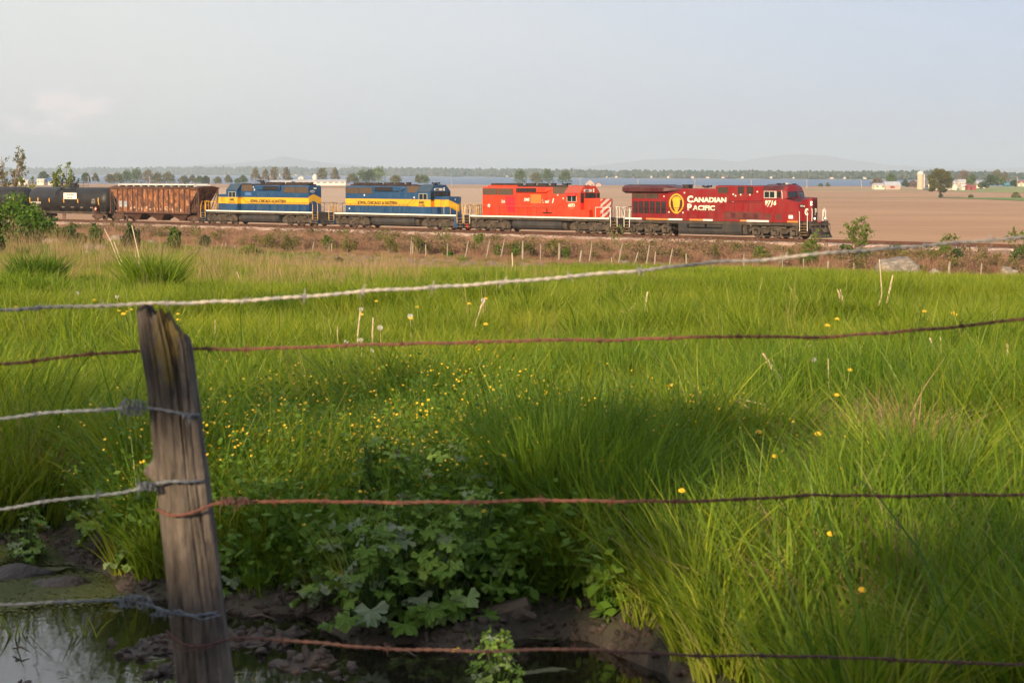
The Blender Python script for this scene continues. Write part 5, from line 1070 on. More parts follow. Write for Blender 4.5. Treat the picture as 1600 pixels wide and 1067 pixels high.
# ================================================================ rocks
MROCK = mat('grey_rock', (.27, .22, .17), .9, col2=(.15, .12, .095), scale=3, bump=1, bscale=6, col3=(.38, .33, .26), scale3=4, stretch=(1, 1, 2.5))
def rock(px, yb, yt, wpx, D, label, seed, tiltx=0, group='rocks lying in the pasture'):
    D = land(px, yb, D); P = at(px, yb, D); z0 = zq(P.x, P.y); rng = np.random.default_rng(seed); v, f = ico(3); s = rng.uniform(0, 6, 9)
    d = 1+.07*np.abs(np.sin(v[:, 0]*9+v[:, 2]*14+s[5]))+.22*np.sin(v[:, 0]*3+s[0])*np.sin(v[:, 1]*3+s[1])+.14*np.sin(v[:, 2]*6+s[2]+v[:, 0]*4)+.06*np.sin(v[:, 0]*13+s[3])*np.sin(v[:, 1]*11+s[4])
    v = v*d[:, None]; v = np.sign(v)*np.abs(v)**.8; v[:, 2] = np.round(v[:, 2]*5)/5*.5+v[:, 2]*.5
    w = wpx/3000*D*.55; h = max(at(px, yt-1.5, D).z-min(P.z, z0), .15); P.z = min(P.z, z0)
    v = v*np.array([w, w*.8, h*.95]); v[:, 2] += tiltx*v[:, 0]
    me = np_mesh('rock', v, f, MROCK); return tag(link('rock', me, loc=(P.x, P.y, P.z), rot=(0, 0, rng.uniform(-.3, .3))), label, 'rock', group)
RK = [
 (1402, 432, 406, 78, 84, 'big flat-topped pale boulder at the meadow edge right of the sapling', -.05),
 (1461, 432, 423, 18, 80, 'small low rock just right of the big boulder', 0),
 (1577, 435, 417, 29, 78, 'pale round rock near the right edge behind the meadow', 0),
 (1589, 440, 431, 32, 70, 'flat pale rock in front of the pale round rock at the right edge', 0),
 (43, 379, 371.5, 13, 104, 'rounded grey rock below the biggest left bush', 0),
 (81, 382, 374, 24, 102, 'broad grey rock right of the rounded one below the left bushes', 0),
 (90, 385.5, 383, 6, 101, 'tiny grey rock in front of the broad grey rock', 0),
 (112, 375.5, 370.5, 24, 112, 'long flat grey rock below the low green bush', 0),
 (139, 392, 383, 14, 96, 'left grey rock of the close pair below the hopper wagon', 0),
 (156, 392.5, 384, 14, 96, 'right grey rock of the close pair below the hopper wagon', 0),
 (137, 396.5, 393, 10, 94, 'small rock lying in front of the left rock of the pair', 0),
 (177, 374, 369, 20, 112, 'flat rock between two bushes below the left end of the hopper', 0),
 (237, 382, 377, 16, 112, 'pale rock between the dark bush and the conical bush', 0),
 (320, 394.5, 389.5, 15, 118, 'pale rock at the foot of the small dark spruce-like bush', 0),
 (170, 434, 428, 18, 62, 'low rock in the grass left of the willowy bush', 0),
 (0, 421, 413, 12, 72, 'grey rock in dry grass at the left edge', 0),
 (396, 414.5, 411, 11, 100, 'small flat rock in front of the rounded yellow-green bush', 0),
 (975, 412, 408, 16, 142, 'low pale rock at the fence foot below the gap between the red locomotives', 0),
]
for i, (px, yb, yt, w, D, lb, tl) in enumerate(RK): rock(px, yb, yt, w, D, lb, 40+i, tl)
# ================================================================ old fence along the railway
MPOST = mat('weathered_stake', (.33, .275, .21), .9, col2=(.22, .175, .13), scale=8, stretch=(1, 1, .2))
def on_line(px, q):
    a = (px-800)/3000; # X = a*Yp, solve N2.(X-C0x, Y-C0y) = q (small pitch correction ignored)
    Y = (q+N2.x*C0.x+N2.y*C0.y)/(N2.x*a*1.0+N2.y); return Y
def stake(px, yb, yt, dx, label, q=33, r=.07):
    Y = on_line(px, q); Pb = at(px, yb, Y); Pt = at(px+dx, yt, Y); z0 = zq(Pb.x, Y); Pb.z = min(Pb.z, z0)-.15
    m = MB(); mid = (Pb+Pt)/2+Vector((random.uniform(-.03, .03), 0, 0)); m.tube([Pb-Pb, mid-Pb, Pt-Pb], [r*1.1, r, r*.8], 7)
    return tag(m.build('fence_post', MPOST, loc=Pb), label, 'fence post', 'old stakes of the railway fence')
random.seed(3)
ST = [
 (345, 392, 381, 3, 'faint short stake right of the small dark spruce-like bush'), (350, 392, 380, 3.5, 'leaning stake beside the faint short stake near the spruce-like bush'),
 (365, 394, 383, 3, 'short leaning stake left of the rounded yellow-green bush'), (447, 394, 382, 1.5, 'thin stake below the rear truck of locomotive 6442'),
 (468, 398, 386, 2, 'short leaning stake below the rear end of locomotive 6442'), (487.5, 400, 378, 3, 'tall leaning stake below the rear steps of locomotive 6442'),
 (514.5, 400, 385, 0, 'left thin stake of the pair below the gap between blue locomotives'), (518, 399, 380, 0, 'right taller stake of the pair below the gap between blue locomotives'),
 (642, 396, 371, 1.5, 'left pole of the close pair of tall pale stakes below locomotive 6441'), (645, 395, 371, 1, 'right pole of the close pair of tall pale stakes below locomotive 6441'),
 (665, 399, 382, 0, 'short upright stake right of the close pair below locomotive 6441'), (699, 400, 380, 0, 'thin upright stake below the front truck of locomotive 6441'),
 (726, 401, 376, 6, 'stake leaning right below the plough of locomotive 6441'), (759, 400, 375, 6.5, 'stake leaning right below the rear steps of the bright red locomotive'),
 (781, 403, 373, 7.5, 'tallest right-leaning stake left of the upright grey one'), (817, 403, 377, 0, 'thick upright grey stake below the fuel tank of the bright red locomotive'),
 (844, 406, 380, 1, 'thin brown stake between the grey upright and the next pale upright'), (873, 407, 381, 1, 'thick upright stake below the front truck of the bright red locomotive'),
 (906, 409, 391, 2.5, 'short thick pale stake left of the tall leaning white one'), (920, 409, 378, 5, 'tall leaning white stake below the nose of the bright red locomotive'),
 (955, 410, 402, 1, 'very short broken white stake right of the tall leaning white one'), (966, 409, 379, 7, 'leaning stake below the gap between the two red locomotives'),
 (990, 411, 394, 7, 'stake leaning far right at the rear end of the lead locomotive'), (1009, 413, 383, 6, 'tall leaning pale stake below the rear truck of the lead locomotive'),
 (1023, 400, 393, 1.5, 'very short pale stake between two leaning ones below the lead locomotive'), (1046, 407, 388, 5, 'leaning stake under the fuel tank end of the lead locomotive'),
 (1072, 415, 396, 0, 'upright stake whose foot meets the blurred top wire'), (1162, 421, 397, .5, 'upright stake left of the dense round bright bush'),
 (1222.5, 421, 405, 0, 'thin dark stake right of the dense round bright bush'), (1255, 423, 404, .5, 'thin stake in front of the green shrub left of the boulder'),
 (1292, 426, 408, 2.5, 'short stout stake just left of the big boulder'), (1334, 425, 411, 0, 'thin stake directly left of the big boulder'),
 (1482, 434, 409, 2, 'white stout stake right of the big boulder'), (1531, 434, 412, 3, 'white leaning stake between the boulder and the pale round rock'), (1567, 430, 419, 0, 'thin stake behind the pale round rock'),
]
for px, yb, yt, dx, lb in ST: stake(px, yb, yt, dx, lb, r=.042 if 'thin' in lb else .085 if ('thick' in lb or 'stout' in lb) else .058)
# ================================================================ farm buildings
WBW = mat('white_boards', (.70, .64, .56), .7, col2=(.60, .52, .45), scale=.3); GRF = mat('grey_metal_roof', (.42, .42, .44), .5, col2=(.50, .48, .47), scale=.2); RBD = mat('red_boards', (.22, .035, .03), .8, col2=(.30, .07, .05), scale=.4)
PKB = mat('weathered_pink_boards', (.46, .30, .25), .9, col2=(.50, .36, .30), scale=.5); DRK = mat('dark_opening', (.03, .03, .035), .7); BRF = mat('blue_roof', (.05, .12, .24), .6); RRF = mat('red_brown_roof', (.30, .10, .08), .8); BRK = mat('orange_brick', (.50, .19, .10), .9); CRM = mat('cream_wall', (.72, .62, .47), .8)
def building(px0, px1, yb, ye, yr, D, wallm, roofm, label, depth=9, gable=False, wins=3, door=None, cat='building', group=None, name='farm_building', extra=None, rz=0):
    """gabled building spanning px0..px1 with eaves ye and ridge yr (pixels), standing at distance D"""
    A, B = at(px0, yb, D), at(px1, yb, D); L = B.x-A.x; hz = (yb-ye)/3000*D; hr = (yb-yr)/3000*D
    R_ = tag(empty(name, ((A.x+B.x)/2, D, A.z), rz), label, cat, group); m = MB(); m.box(-L/2, L/2, 0, depth, -1.5, hz)
    if gable: m.prism([(-L/2, hz), (L/2, hz), (0, hr-.1)], 'y', 0, depth)
    else: m.prism([(0, hz), (depth, hz), (depth/2, hr-.1)], 'x', -L/2, L/2)
    m.build('wall', wallm, R_); m = MB(); o = .35; t_ = .22
    if gable:
        for s in (-1, 1): m.add([(s*(L/2+o), -o, hz-.15), (0, -o, hr), (0, depth+o, hr), (s*(L/2+o), depth+o, hz-.15), (s*(L/2+o), -o, hz-.15+t_), (0, -o, hr+t_), (0, depth+o, hr+t_), (s*(L/2+o), depth+o, hz-.15+t_)], [(0, 1, 2, 3), (7, 6, 5, 4), (0, 4, 5, 1), (3, 2, 6, 7), (0, 3, 7, 4), (1, 5, 6, 2)])
    else:
        for y0, y1 in ((-o, depth/2), (depth+o, depth/2)): m.add([(-L/2-o, y0, hz-.15), (L/2+o, y0, hz-.15), (L/2+o, y1, hr), (-L/2-o, y1, hr), (-L/2-o, y0, hz-.15+t_), (L/2+o, y0, hz-.15+t_), (L/2+o, y1, hr+t_), (-L/2-o, y1, hr+t_)], [(0, 1, 2, 3), (7, 6, 5, 4), (0, 4, 5, 1), (3, 2, 6, 7), (0, 3, 7, 4), (1, 5, 6, 2)])
    m.build('roof', roofm, R_)
    for k in range(wins):
        x = -L/2+L*(k+.5)/wins; b = MB(); b.box(x-L*.09/max(1, wins/3), x+L*.09/max(1, wins/3), -.06, -.01, hz*.38, hz*.76); b.build('window', DRK, R_)
    if door: b = MB(); b.box(-L*.5+L*door[0], -L*.5+L*door[1], -.1, -.02, 0, hz*.8); b.build('door', door[2], R_)
    return R_
building(1384, 1407, 294.5, 290, 284.5, 1280, PKB, GRF, 'long weathered barn with grey metal roof and red doors left of the silo', 10, wins=0, door=(.3, .6, RBD), name='barn', cat='barn')
building(1366.5, 1384, 294.5, 289.5, 287, 1285, CRM, GRF, 'low pale grey shed joined to the left end of the weathered barn', 10, wins=2, name='shed', cat='shed')
# silo
Pb = at(1438, 293.8, 1255); S = tag(empty('silo', (Pb.x, Pb.y, Pb.z)), 'tall pale concrete silo with white domed top left of the big lone tree', 'silo'); hs = 21.2/3000*1255; rs = 4.9/3000*1255
m = MB(); m.cyl((0, 0, -1), (0, 0, hs), rs, n=28); m.build('shaft', mat('silo_concrete', (.60, .44, .30), .85, col2=(.50, .36, .25), scale=.6, stretch=(1, 1, 3)), S)
for k in range(12): b = MB(); b.cyl((0, 0, .5+k*.7), (0, 0, .56+k*.7), rs+.03, n=28); b.build('hoop', GRF, S)
n = 24; prof = [(rs*1.04, 0), (rs*1.0, .7), (rs*.85, 1.3), (rs*.55, 1.8), (rs*.2, 2.05), (.01, 2.1)]; m = MB(); m.add([(r_*math.cos(2*math.pi*i/n), r_*math.sin(2*math.pi*i/n), hs+z) for r_, z in prof for i in range(n)], [(k*n+i, k*n+(i+1) % n, (k+1)*n+(i+1) % n, (k+1)*n+i) for k in range(5) for i in range(n)]); m.build('dome', WBW, S, smooth=True)
m = MB(); m.cyl((rs+.35, -.2, 0), (rs+.35, -.2, hs), .42, n=10); m.build('chute', WBW, S)
FG = 'buildings of the distant farm'
building(1443, 1454, 294.5, 289, 280, 1265, WBW, GRF, 'white gabled barn end between the silo and the big lone tree', 9, gable=True, wins=1, name='barn', cat='barn', group=FG)
building(1455, 1489, 294, 290, 285.5, 1268, WBW, GRF, 'long white barn seen through the crown of the big lone tree', 9, wins=5, name='barn', cat='barn', group=FG)
building(1488, 1495, 293.5, 291, 286.5, 1250, WBW, WBW, 'small white gabled shed at the right edge of the big lone tree crown', 6, gable=True, wins=0, name='shed', cat='shed', group=FG)
building(1490, 1498, 291, 286, 283, 1330, BRK, GRF, 'orange brick outbuilding with pale roof right of the big lone tree', 8, wins=1, group=FG)
building(1499, 1510, 291.5, 285, 281, 1320, WBW, GRF, 'white farmhouse with grey roof in the middle of the farm', 9, wins=3, group=FG, name='house', cat='house')
building(1503, 1516, 293.8, 291, 288.5, 1245, WBW, WBW, 'low white shed in front of the white farmhouse', 7, wins=2, name='shed', cat='shed', group=FG)
building(1512, 1519, 294, 291.5, 288, 1235, RBD, RBD, 'larger red barn at the foot of the egg-shaped green tree', 7, gable=True, wins=0, name='barn', cat='barn', group=FG)
building(1519.5, 1525, 294.5, 292.3, 290, 1225, RBD, RRF, 'smaller red shed at the right of the larger red barn', 6, gable=True, wins=0, name='shed', cat='shed', group=FG)
building(1526, 1535, 291, 287, 283.5, 1320, CRM, GRF, 'grey-roofed cream building between the red sheds and the cream house', 9, wins=2, group=FG)
building(1534.5, 1542, 291, 287, 284.5, 1300, CRM, GRF, 'small cream house left of the darkest green farm tree', 8, wins=2, name='house', cat='house', group=FG)
building(1591, 1597, 288, 285.5, 282.5, 1420, CRM, RRF, 'red-roofed cream house at the right edge, left one', 8, wins=2, name='house', cat='house', group=FG)
building(1598, 1604, 288.5, 285.5, 283, 1400, CRM, RRF, 'red-roofed house cut by the right edge', 8, wins=2, name='house', cat='house', group=FG)
Pb = at(1573, 291, 1290); m = MB(); m.cyl((-1.7, 0, 1.0), (1.7, 0, 1.0), 1.15, n=18); m.box(-1.4, -1.1, -.8, .8, -.6, .4); m.box(1.1, 1.4, -.8, .8, -.6, .4); tag(m.build('storage_tank', mat('blue_tank_paint', (.05, .19, .27), .5), loc=Pb), 'blue cylindrical storage tank right of the farm trees', 'tank')
building(540-118, 455, 287.5, 284.5, 282.2, 1500, WBW, GRF, 'grey-roofed long shed left of the long white farm building', 12, wins=0, name='shed', cat='shed')
building(455, 540, 287.2, 284.2, 281.2, 1510, WBW, mat('pale_metal_roof', (.48, .48, .47), .6, col2=(.40, .38, .36), scale=.15), 'long white farm building with pale roof above the gap between blue locomotives', 13, wins=9, cat='barn')
Pb = at(492, 281, 1518); m = MB(); m.cyl((0, 0, -3), (0, 0, 3.2), 1.9, n=16); m.cyl((0, 0, 3.2), (0, 0, 4.4), 1.95, .3, n=16); tag(m.build('silo', WBW, loc=Pb), 'short white round silo rising above the long white farm building', 'silo')
building(466, 474, 283, 278, 276, 1530, WBW, WBW, 'small white gable rising behind the left end of the long white building', 8, gable=True, wins=1)
building(922-6.5, 922+6.5, 291.5, 287, 281.8, 1640, mat('pink_house_wall', (.52, .34, .28), .8), GRF, 'pinkish gabled lake house above the cab of the bright red locomotive', 8, gable=True, wins=2, name='house', cat='house')
building(931, 939, 291.5, 288.5, 285.6, 1640, mat('pink_house_wall', (0, 0, 0)), RRF, 'lower lake house with small gable right of the pinkish gabled one', 7, gable=True, wins=1, name='house', cat='house')
building(27, 38, 286, 280.5, 277, 1500, WBW, WBW, 'white two-storey house behind the small yellow-green tree', 8, gable=True, wins=2, name='house', cat='house')
building(37, 43, 286, 283, 281.5, 1495, WBW, WBW, 'low white annex right of the white two-storey house', 8, wins=1, name='shed', cat='shed')
building(57.5, 68, 286.5, 281.8, 280, 1480, CRM, CRM, 'cream flat-roofed house left of the blue-roofed building', 8, wins=2, name='house', cat='house')
building(68.5, 86, 286.5, 283.2, 279.3, 1485, WBW, BRF, 'long white building with bright blue roof behind the tank wagon', 10, wins=5)
# tiny houses on the far shore and in the distance
FH = [3, 62, 68, 74, 96, 118, 350, 398, 436, 462, 680, 705, 792, 948, 963, 988, 1018, 1044, 1082, 1100, 1106, 1130, 1160, 1205, 1240, 1262, 1300, 1320, 1352]
rr = random.Random(9); ZC = {}
for k, px in enumerate(FH):
    D = float(shoreD(px))+60; yb = 270+(270 - 270)+ (12.3-3)*3000/D; w = rr.uniform(2.2, 5); h = rr.uniform(1.0, 1.8)
    zn = [(30, 'beside the left edge'), (110, 'beside the left saplings'), (380, 'above the front half of locomotive 6442'), (470, 'above the rear half of locomotive 6442'), (740, 'above the cab of locomotive 6441'), (800, 'above the rear of the bright red locomotive'), (975, 'above the gap between the two red locomotives'), (1060, 'above the exhaust stack of the lead locomotive'), (1140, 'above the raised hood of the lead locomotive'), (1250, 'above the cab of the lead locomotive'), (1400, 'between the lead locomotive and the farm')]
    lbz = next(b for a, b in zn if px < a)
    cnt = ZC.get(lbz, 0); ZC[lbz] = cnt+1
    building(px-w/2, px+w/2, yb+.3, yb-h*.55, yb-h*1.25, D-30, WBW if rr.random() < .75 else CRM, WBW if rr.random() < .4 else RRF, ('first', 'second', 'third', 'fourth', 'fifth')[cnt]+' from left of the tiny far-shore houses '+lbz, 10, wins=0, name='house', cat='house', group='tiny houses along the far lakeshore')
# utility poles
MPOLE = mat('pole_wood_grey', (.42, .38, .33), .8, col2=(.32, .28, .24), scale=2)
for px, yb, yt, D, lb in ((138, 287, 275, 1450, 'pole above the right half of the tank wagon'), (234, 287, 275.5, 1450, 'pole in front of the tallest tree of the shore grove'), (329, 287.5, 276, 1450, 'pole between two round shore trees above the cab of locomotive 6442'), (422.5, 287.5, 273.5, 1420, 'taller crossarm pole among pale trees above locomotive 6442'), (434.5, 287.5, 276.5, 1450, 'shorter pole right of the crossarm pole above locomotive 6442'),
        (706, 290, 278.5, 1450, 'pole above the cab of locomotive 6441'), (906.5, 290.5, 277.5, 1450, 'pole left of the pinkish lake house'), (996.6, 291, 280, 1450, 'pole above the radiator cowl of the lead locomotive'), (1085.8, 291.5, 280.5, 1450, 'pole above the lettering of the lead locomotive'),
        (1174, 292, 281, 1450, 'pole above the hood grilles of the lead locomotive'), (1260.7, 292.5, 280.5, 1450, 'pole just right of the cab of the lead locomotive'), (1346, 293, 282, 1440, 'pole left of the low grey shed'), (1589.5, 289, 276.5, 1300, 'thick wooden pole beside the red-roofed houses at the right edge')):
    Pb = at(px, yb, D); h = (yb-yt)/3000*D; S = tag(empty('utility_pole', Pb), lb, 'utility pole', 'utility poles along the lakeshore road'); m = MB(); m.cyl((0, 0, -1), (0, 0, h), .24, .18, n=8); m.build('pole', MPOLE, S); m = MB(); m.box(-.9, .9, -.08, .08, h-.9, h-.75); m.build('crossarm', MPOLE, S)
# ================================================================ grass and weeds
def quads_at(rng, C, size, aspect=.6):
    n = len(C); u = rng.normal(size=(n, 3)); u[:, 2] *= .5; u /= np.linalg.norm(u, axis=1)[:, None]; w = np.cross(u, rng.normal(size=(n, 3))); w /= np.linalg.norm(w, axis=1)[:, None]
    s = size*rng.uniform(.7, 1.3, n)[:, None]; u = u*s; w = w*s*aspect; return np.stack([C-u, C+w, C+u, C-w], 1).reshape(-1, 3), np.arange(4*n).reshape(-1, 4)
GM = {
 'yellow': leafmat('blade_yellow', [(.13, .17, .012), (.22, .27, .018), (.33, .37, .03), (.46, .42, .10)], .45, .45, rnd=.4),
 'fresh': leafmat('blade_fresh', [(.06, .105, .008), (.12, .185, .012), (.19, .265, .018), (.27, .32, .03), (.40, .36, .12)], .45, .45, rnd=.4),
 'wide': leafmat('blade_wide', [(.055, .115, .014), (.11, .195, .018), (.18, .28, .024), (.23, .31, .04)], .45, .4, rnd=.3),
 'dry': leafmat('blade_dry', [(.22, .13, .06), (.34, .22, .11), (.44, .32, .18), (.20, .17, .06)], .3, .7, rnd=.4),
 'weed': leafmat('weed_brown', [(.16, .075, .055), (.28, .145, .10), (.40, .24, .16), (.22, .19, .07)], .25, .8, rnd=.5),
 'mead': leafmat('blade_far', [(.09, .12, .018), (.16, .19, .025), (.26, .25, .05), (.36, .25, .12)], .4, .6, rnd=.5),
 'herb': leafmat('herb_leaf', [(.06, .125, .016), (.10, .19, .022), (.16, .26, .032)], .35, .45, rnd=.3),
}
MPET = mat('petal_yellow', (.80, .50, .02), .4)
def proto(V, F, sh, mats, mi=None):
    me = np_mesh('tuft', V, F, mats, {'shade': sh})
    if mi is not None: me.polygons.foreach_set('material_index', np.asarray(mi, dtype=np.int32))
    return bpy.data.objects.new('tuft', me)
rng = np.random.default_rng(11)
def fine(n, sp, h, w, segs, m, **k): V, F, s = blades(rng, n, sp, h, w, segs, **k); return proto(V, F, s, GM[m])
P_near = [fine(110, .13, .30, .0075, 4, 'fresh', lean=.35, curve=.5) for _ in range(3)]+[fine(85, .12, .42, .0095, 4, 'fresh', lean=.3, curve=.7) for _ in range(3)]+[fine(38, .10, .50, .015, 5, 'wide', lean=.25, curve=.6) for _ in range(2)]+[fine(40, .12, .46, .013, 5, 'yellow', lean=.3, curve=.5) for _ in range(2)]
P_wide = [fine(46, .12, .62, .014, 5, 'wide', lean=.14, curve=.30, hvar=.25) for _ in range(2)]+[fine(70, .14, .50, .010, 5, 'wide', lean=.25, curve=.6) for _ in range(2)]
P_mid = [fine(120, .24, .34, .012, 3, 'fresh', lean=.35, curve=.5) for _ in range(3)]+[fine(70, .2, .48, .019, 3, 'fresh', lean=.3, curve=.6) for _ in range(3)]
P_dark = [fine(110, .24, .26, .012, 3, 'wide', lean=.3, curve=.6) for _ in range(3)]
P_yel = [fine(150, .26, .36, .010, 3, 'yellow', lean=.25, curve=.5) for _ in range(3)]
P_fary = [fine(130, .5, .38, .024, 2, 'yellow', lean=.3, curve=.5) for _ in range(3)]
P_fard = [fine(110, .5, .30, .024, 2, 'wide', lean=.3, curve=.5) for _ in range(2)]
P_grn = [fine(120, .6, .34, .03, 2, 'wide', lean=.3, curve=.4) for _ in range(3)]
P_far = [fine(130, .5, .36, .022, 2, 'fresh', lean=.3, curve=.5) for _ in range(4)]
P_mead = [fine(130, .6, .42, .026, 2, 'mead', lean=.25, curve=.3) for _ in range(3)]+[fine(60, .6, .62, .02, 2, 'dry', lean=.12, curve=.2) for _ in range(3)]
P_dry = [fine(26, .25, .62, .007, 3, 'dry', lean=.18, curve=.3) for _ in range(3)]
P_weed = [fine(120, .7, .75, .03, 2, 'weed', lean=.18, curve=.25) for _ in range(4)]
P_thatch = [fine(90, .13, .16, .006, 3, 'dry', lean=1.2, curve=.9) for _ in range(2)]
def herb(fl, m='herb', h=.46, ns=11, leafn=70, ls=.016):
    Vs, Fs, Ss, Ms = [], [], [], []; nb = 0
    V, F, s = blades(rng, ns, .10, h, .006, 4, lean=.4, curve=.15, hvar=.2); tips = V.reshape(ns, -1, 3)[:, -1]; mids = V.reshape(ns, -1, 3)
    Vs.append(V); Fs.append(F); Ss.append(s*.5+.3); Ms += [0]*len(F); nb += len(V)
    k = rng.integers(0, ns, leafn); j = rng.integers(2, 9, leafn); C = mids[k, np.minimum(j, mids.shape[1]-1)]+rng.normal(0, .03, (leafn, 3)); V, F = quads_at(rng, C, ls, .55); Vs.append(V); Fs.append(F+nb); Ss.append(np.repeat(rng.random(leafn), 4)); Ms += [0]*len(F); nb += len(V)
    if fl:
        C = tips[rng.integers(0, ns, fl)]+rng.normal(0, .035, (fl, 3))*[1, 1, .6]
        for c in C:      # five-petalled cup: two crossed quads tilted towards the light
            a = rng.uniform(0, 3); s = rng.uniform(.0055, .0085); nrm = Vector((rng.normal(-.1, .35), rng.normal(-.7, .3), 1)).normalized(); u = nrm.cross(Vector((math.cos(a), math.sin(a), .1))).normalized(); w = nrm.cross(u)
            for r_ in (0, .785): U = u*math.cos(r_)+w*math.sin(r_); W_ = -u*math.sin(r_)+w*math.cos(r_); Vs.append(np.array([c+np.array(p) for p in (U*s, W_*s, -U*s, -W_*s)])+np.array(nrm)*r_*.001); Fs.append(np.array([[0, 1, 2, 3]])+nb); Ss.append(np.zeros(4)); Ms.append(1); nb += 4
    return proto(np.concatenate(Vs), np.concatenate(Fs), np.concatenate(Ss), [GM[m], MPET], Ms)
P_herb = [herb(0, h=.30, leafn=110, ls=.03) for _ in range(2)]
P_butter = [herb(k, leafn=60, ls=.015) for k in (2, 5, 9, 14)]
PROTO_COL = {}
def scatter(name, protos, X, Y, scl, tilt=.12, zoff=-.02, mat_=None, kindp=None):
    """one 'stuff' object: instances of the tufts on the ground points"""
    n = len(X); Z = zg(X, Y)+zoff; me = bpy.data.meshes.new(name); me.vertices.add(n); me.vertices.foreach_set('co', np.stack([X, Y, Z], 1).astype(np.float32).ravel())
    r = np.random.default_rng(n); rot = np.stack([r.normal(0, tilt, n), r.normal(0, tilt, n), r.uniform(0, 6.283, n)], 1).astype(np.float32)
    a = me.attributes.new('rot', 'FLOAT_VECTOR', 'POINT'); a.data.foreach_set('vector', rot.ravel()); a = me.attributes.new('scl', 'FLOAT', 'POINT'); a.data.foreach_set('value', np.asarray(scl, dtype=np.float32)*np.ones(n, dtype=np.float32))
    a = me.attributes.new('pick', 'INT', 'POINT'); a.data.foreach_set('value', r.integers(0, len(protos), n).astype(np.int32))
    o = link(name, me); tag(o, kind='stuff')
    c = bpy.data.collections.new(name+'_tufts')
    for p in protos: c.objects.link(p)
    g = bpy.data.node_groups.new(name, 'GeometryNodeTree'); g.interface.new_socket('Geometry', in_out='INPUT', socket_type='NodeSocketGeometry'); g.interface.new_socket('Geometry', in_out='OUTPUT', socket_type='NodeSocketGeometry')
    gi = g.nodes.new('NodeGroupInput'); go = g.nodes.new('NodeGroupOutput'); ip = g.nodes.new('GeometryNodeInstanceOnPoints'); ci = g.nodes.new('GeometryNodeCollectionInfo'); ci.inputs[0].default_value = c; ci.inputs['Separate Children'].default_value = True; ci.inputs['Reset Children'].default_value = True
    def at_(nm, ty): a = g.nodes.new('GeometryNodeInputNamedAttribute'); a.data_type = ty; a.inputs[0].default_value = nm; return next(x for x in a.outputs if x.enabled and x.name == 'Attribute')
    m2p = g.nodes.new('GeometryNodeMeshToPoints'); L = g.links.new; L(gi.outputs[0], m2p.inputs[0]); L(m2p.outputs[0], ip.inputs['Points']); L(ci.outputs[0], ip.inputs['Instance']); ip.inputs['Pick Instance'].default_value = True
    L(at_('pick', 'INT'), ip.inputs['Instance Index']); L(at_('rot', 'FLOAT_VECTOR'), ip.inputs['Rotation']); L(at_('scl', 'FLOAT'), ip.inputs['Scale']); L(ip.outputs[0], go.inputs[0])
    md = o.modifiers.new('scatter', 'NODES'); md.node_group = g; return o
def pts(rng, n, y0, y1, amax=.30, margin=2.0):
    """points in a fan in front of the viewpoint, uniform per square metre"""
    Y = np.sqrt(rng.uniform(y0**2, y1**2, n)); X = rng.uniform(-1, 1, n)*(amax*Y+margin); return X, Y
def keep(X, Y, m): return X[m], Y[m]
r5 = np.random.default_rng(77)
def wet(X, Y): return near_bank(X)-Y      # >0: inside the wet hollow
# (1) near tussocks
X, Y = pts(r5, 14500, 5.0, 15, margin=.9); dens = .56+.44*np.sign(fbm(X, Y, 1.9, 5)+.22)
nog = (X > -.85) & (X < .10) & (wet(X, Y) > -1.0); nog |= (X > -2.3) & (X < -1.75) & (wet(X, Y) > -.5)
m = (wet(X, Y) < -.02) & ~(nog & (r5.random(len(X)) < .93)) & (r5.random(len(X)) < dens); X, Y = keep(X, Y, m)
ss = (1+.42*fbm(X, Y, 1.1, 2.)+.15*fbm(X, Y, 2.9, 1.))*r5.uniform(.75, 1.15, len(X))*np.where(wet(X, Y) > -.5, .8, 1.0); pt = (fbm(X, Y, .9, 8.) > .15)
hollow = np.hypot((X-2.15)/.38, (Y-10.8)/1.0) < 1; hollow |= np.hypot((X-1.35)/.24, (Y-9.4)/.7) < 1; hollow |= np.hypot((X-2.15)/.25, (Y-8.3)/.6) < 1
hbz = (X > -1.9) & (X < 1.0) & (Y > 8.2) & (Y < 12.5) & (fbm(X, Y, 1.9, 3.) > -.1)
lo = hollow; s1 = ~lo
scatter('meadow_grass', P_near, X[s1], Y[s1], ss[s1]*np.where(hbz[s1], .74, .76))
cx_ = np.array([.18, .30, .42, .12, .55, .05, -.02, .36, .48, .22]); cy_ = np.array([8.2, 8.3, 8.1, 8.6, 8.4, 8.9, 9.3, 8.7, 8.9, 9.2])
# (2) coarse wide blades in clumps
X, Y = pts(r5, 2600, 5.6, 17, margin=.8); k = (fbm(X, Y, .8, 1.) > .12) & (wet(X, Y) < -.10) & ~(np.hypot((X-2.15)/.38, (Y-10.6)/1.0) < 1) & ~(np.hypot((X-1.35)/.24, (Y-9.4)/.7) < 1) & ~(np.hypot((X-2.15)/.25, (Y-8.3)/.6) < 1) & ~((X > -.85) & (X < .10) & (wet(X, Y) > -1.0)); X, Y = keep(X, Y, k); scatter('coarse_grass', P_wide, X, Y, r5.uniform(.55, .9, len(X))*np.where(X > .3, 1.12, .9)); kk = r5.integers(0, 10, 70); scatter('coarse_grass', P_wide, cx_[kk]+r5.normal(0, .07, 70), cy_[kk]+r5.normal(0, .12, 70), r5.uniform(.8, 1.1, 70), tilt=.06)
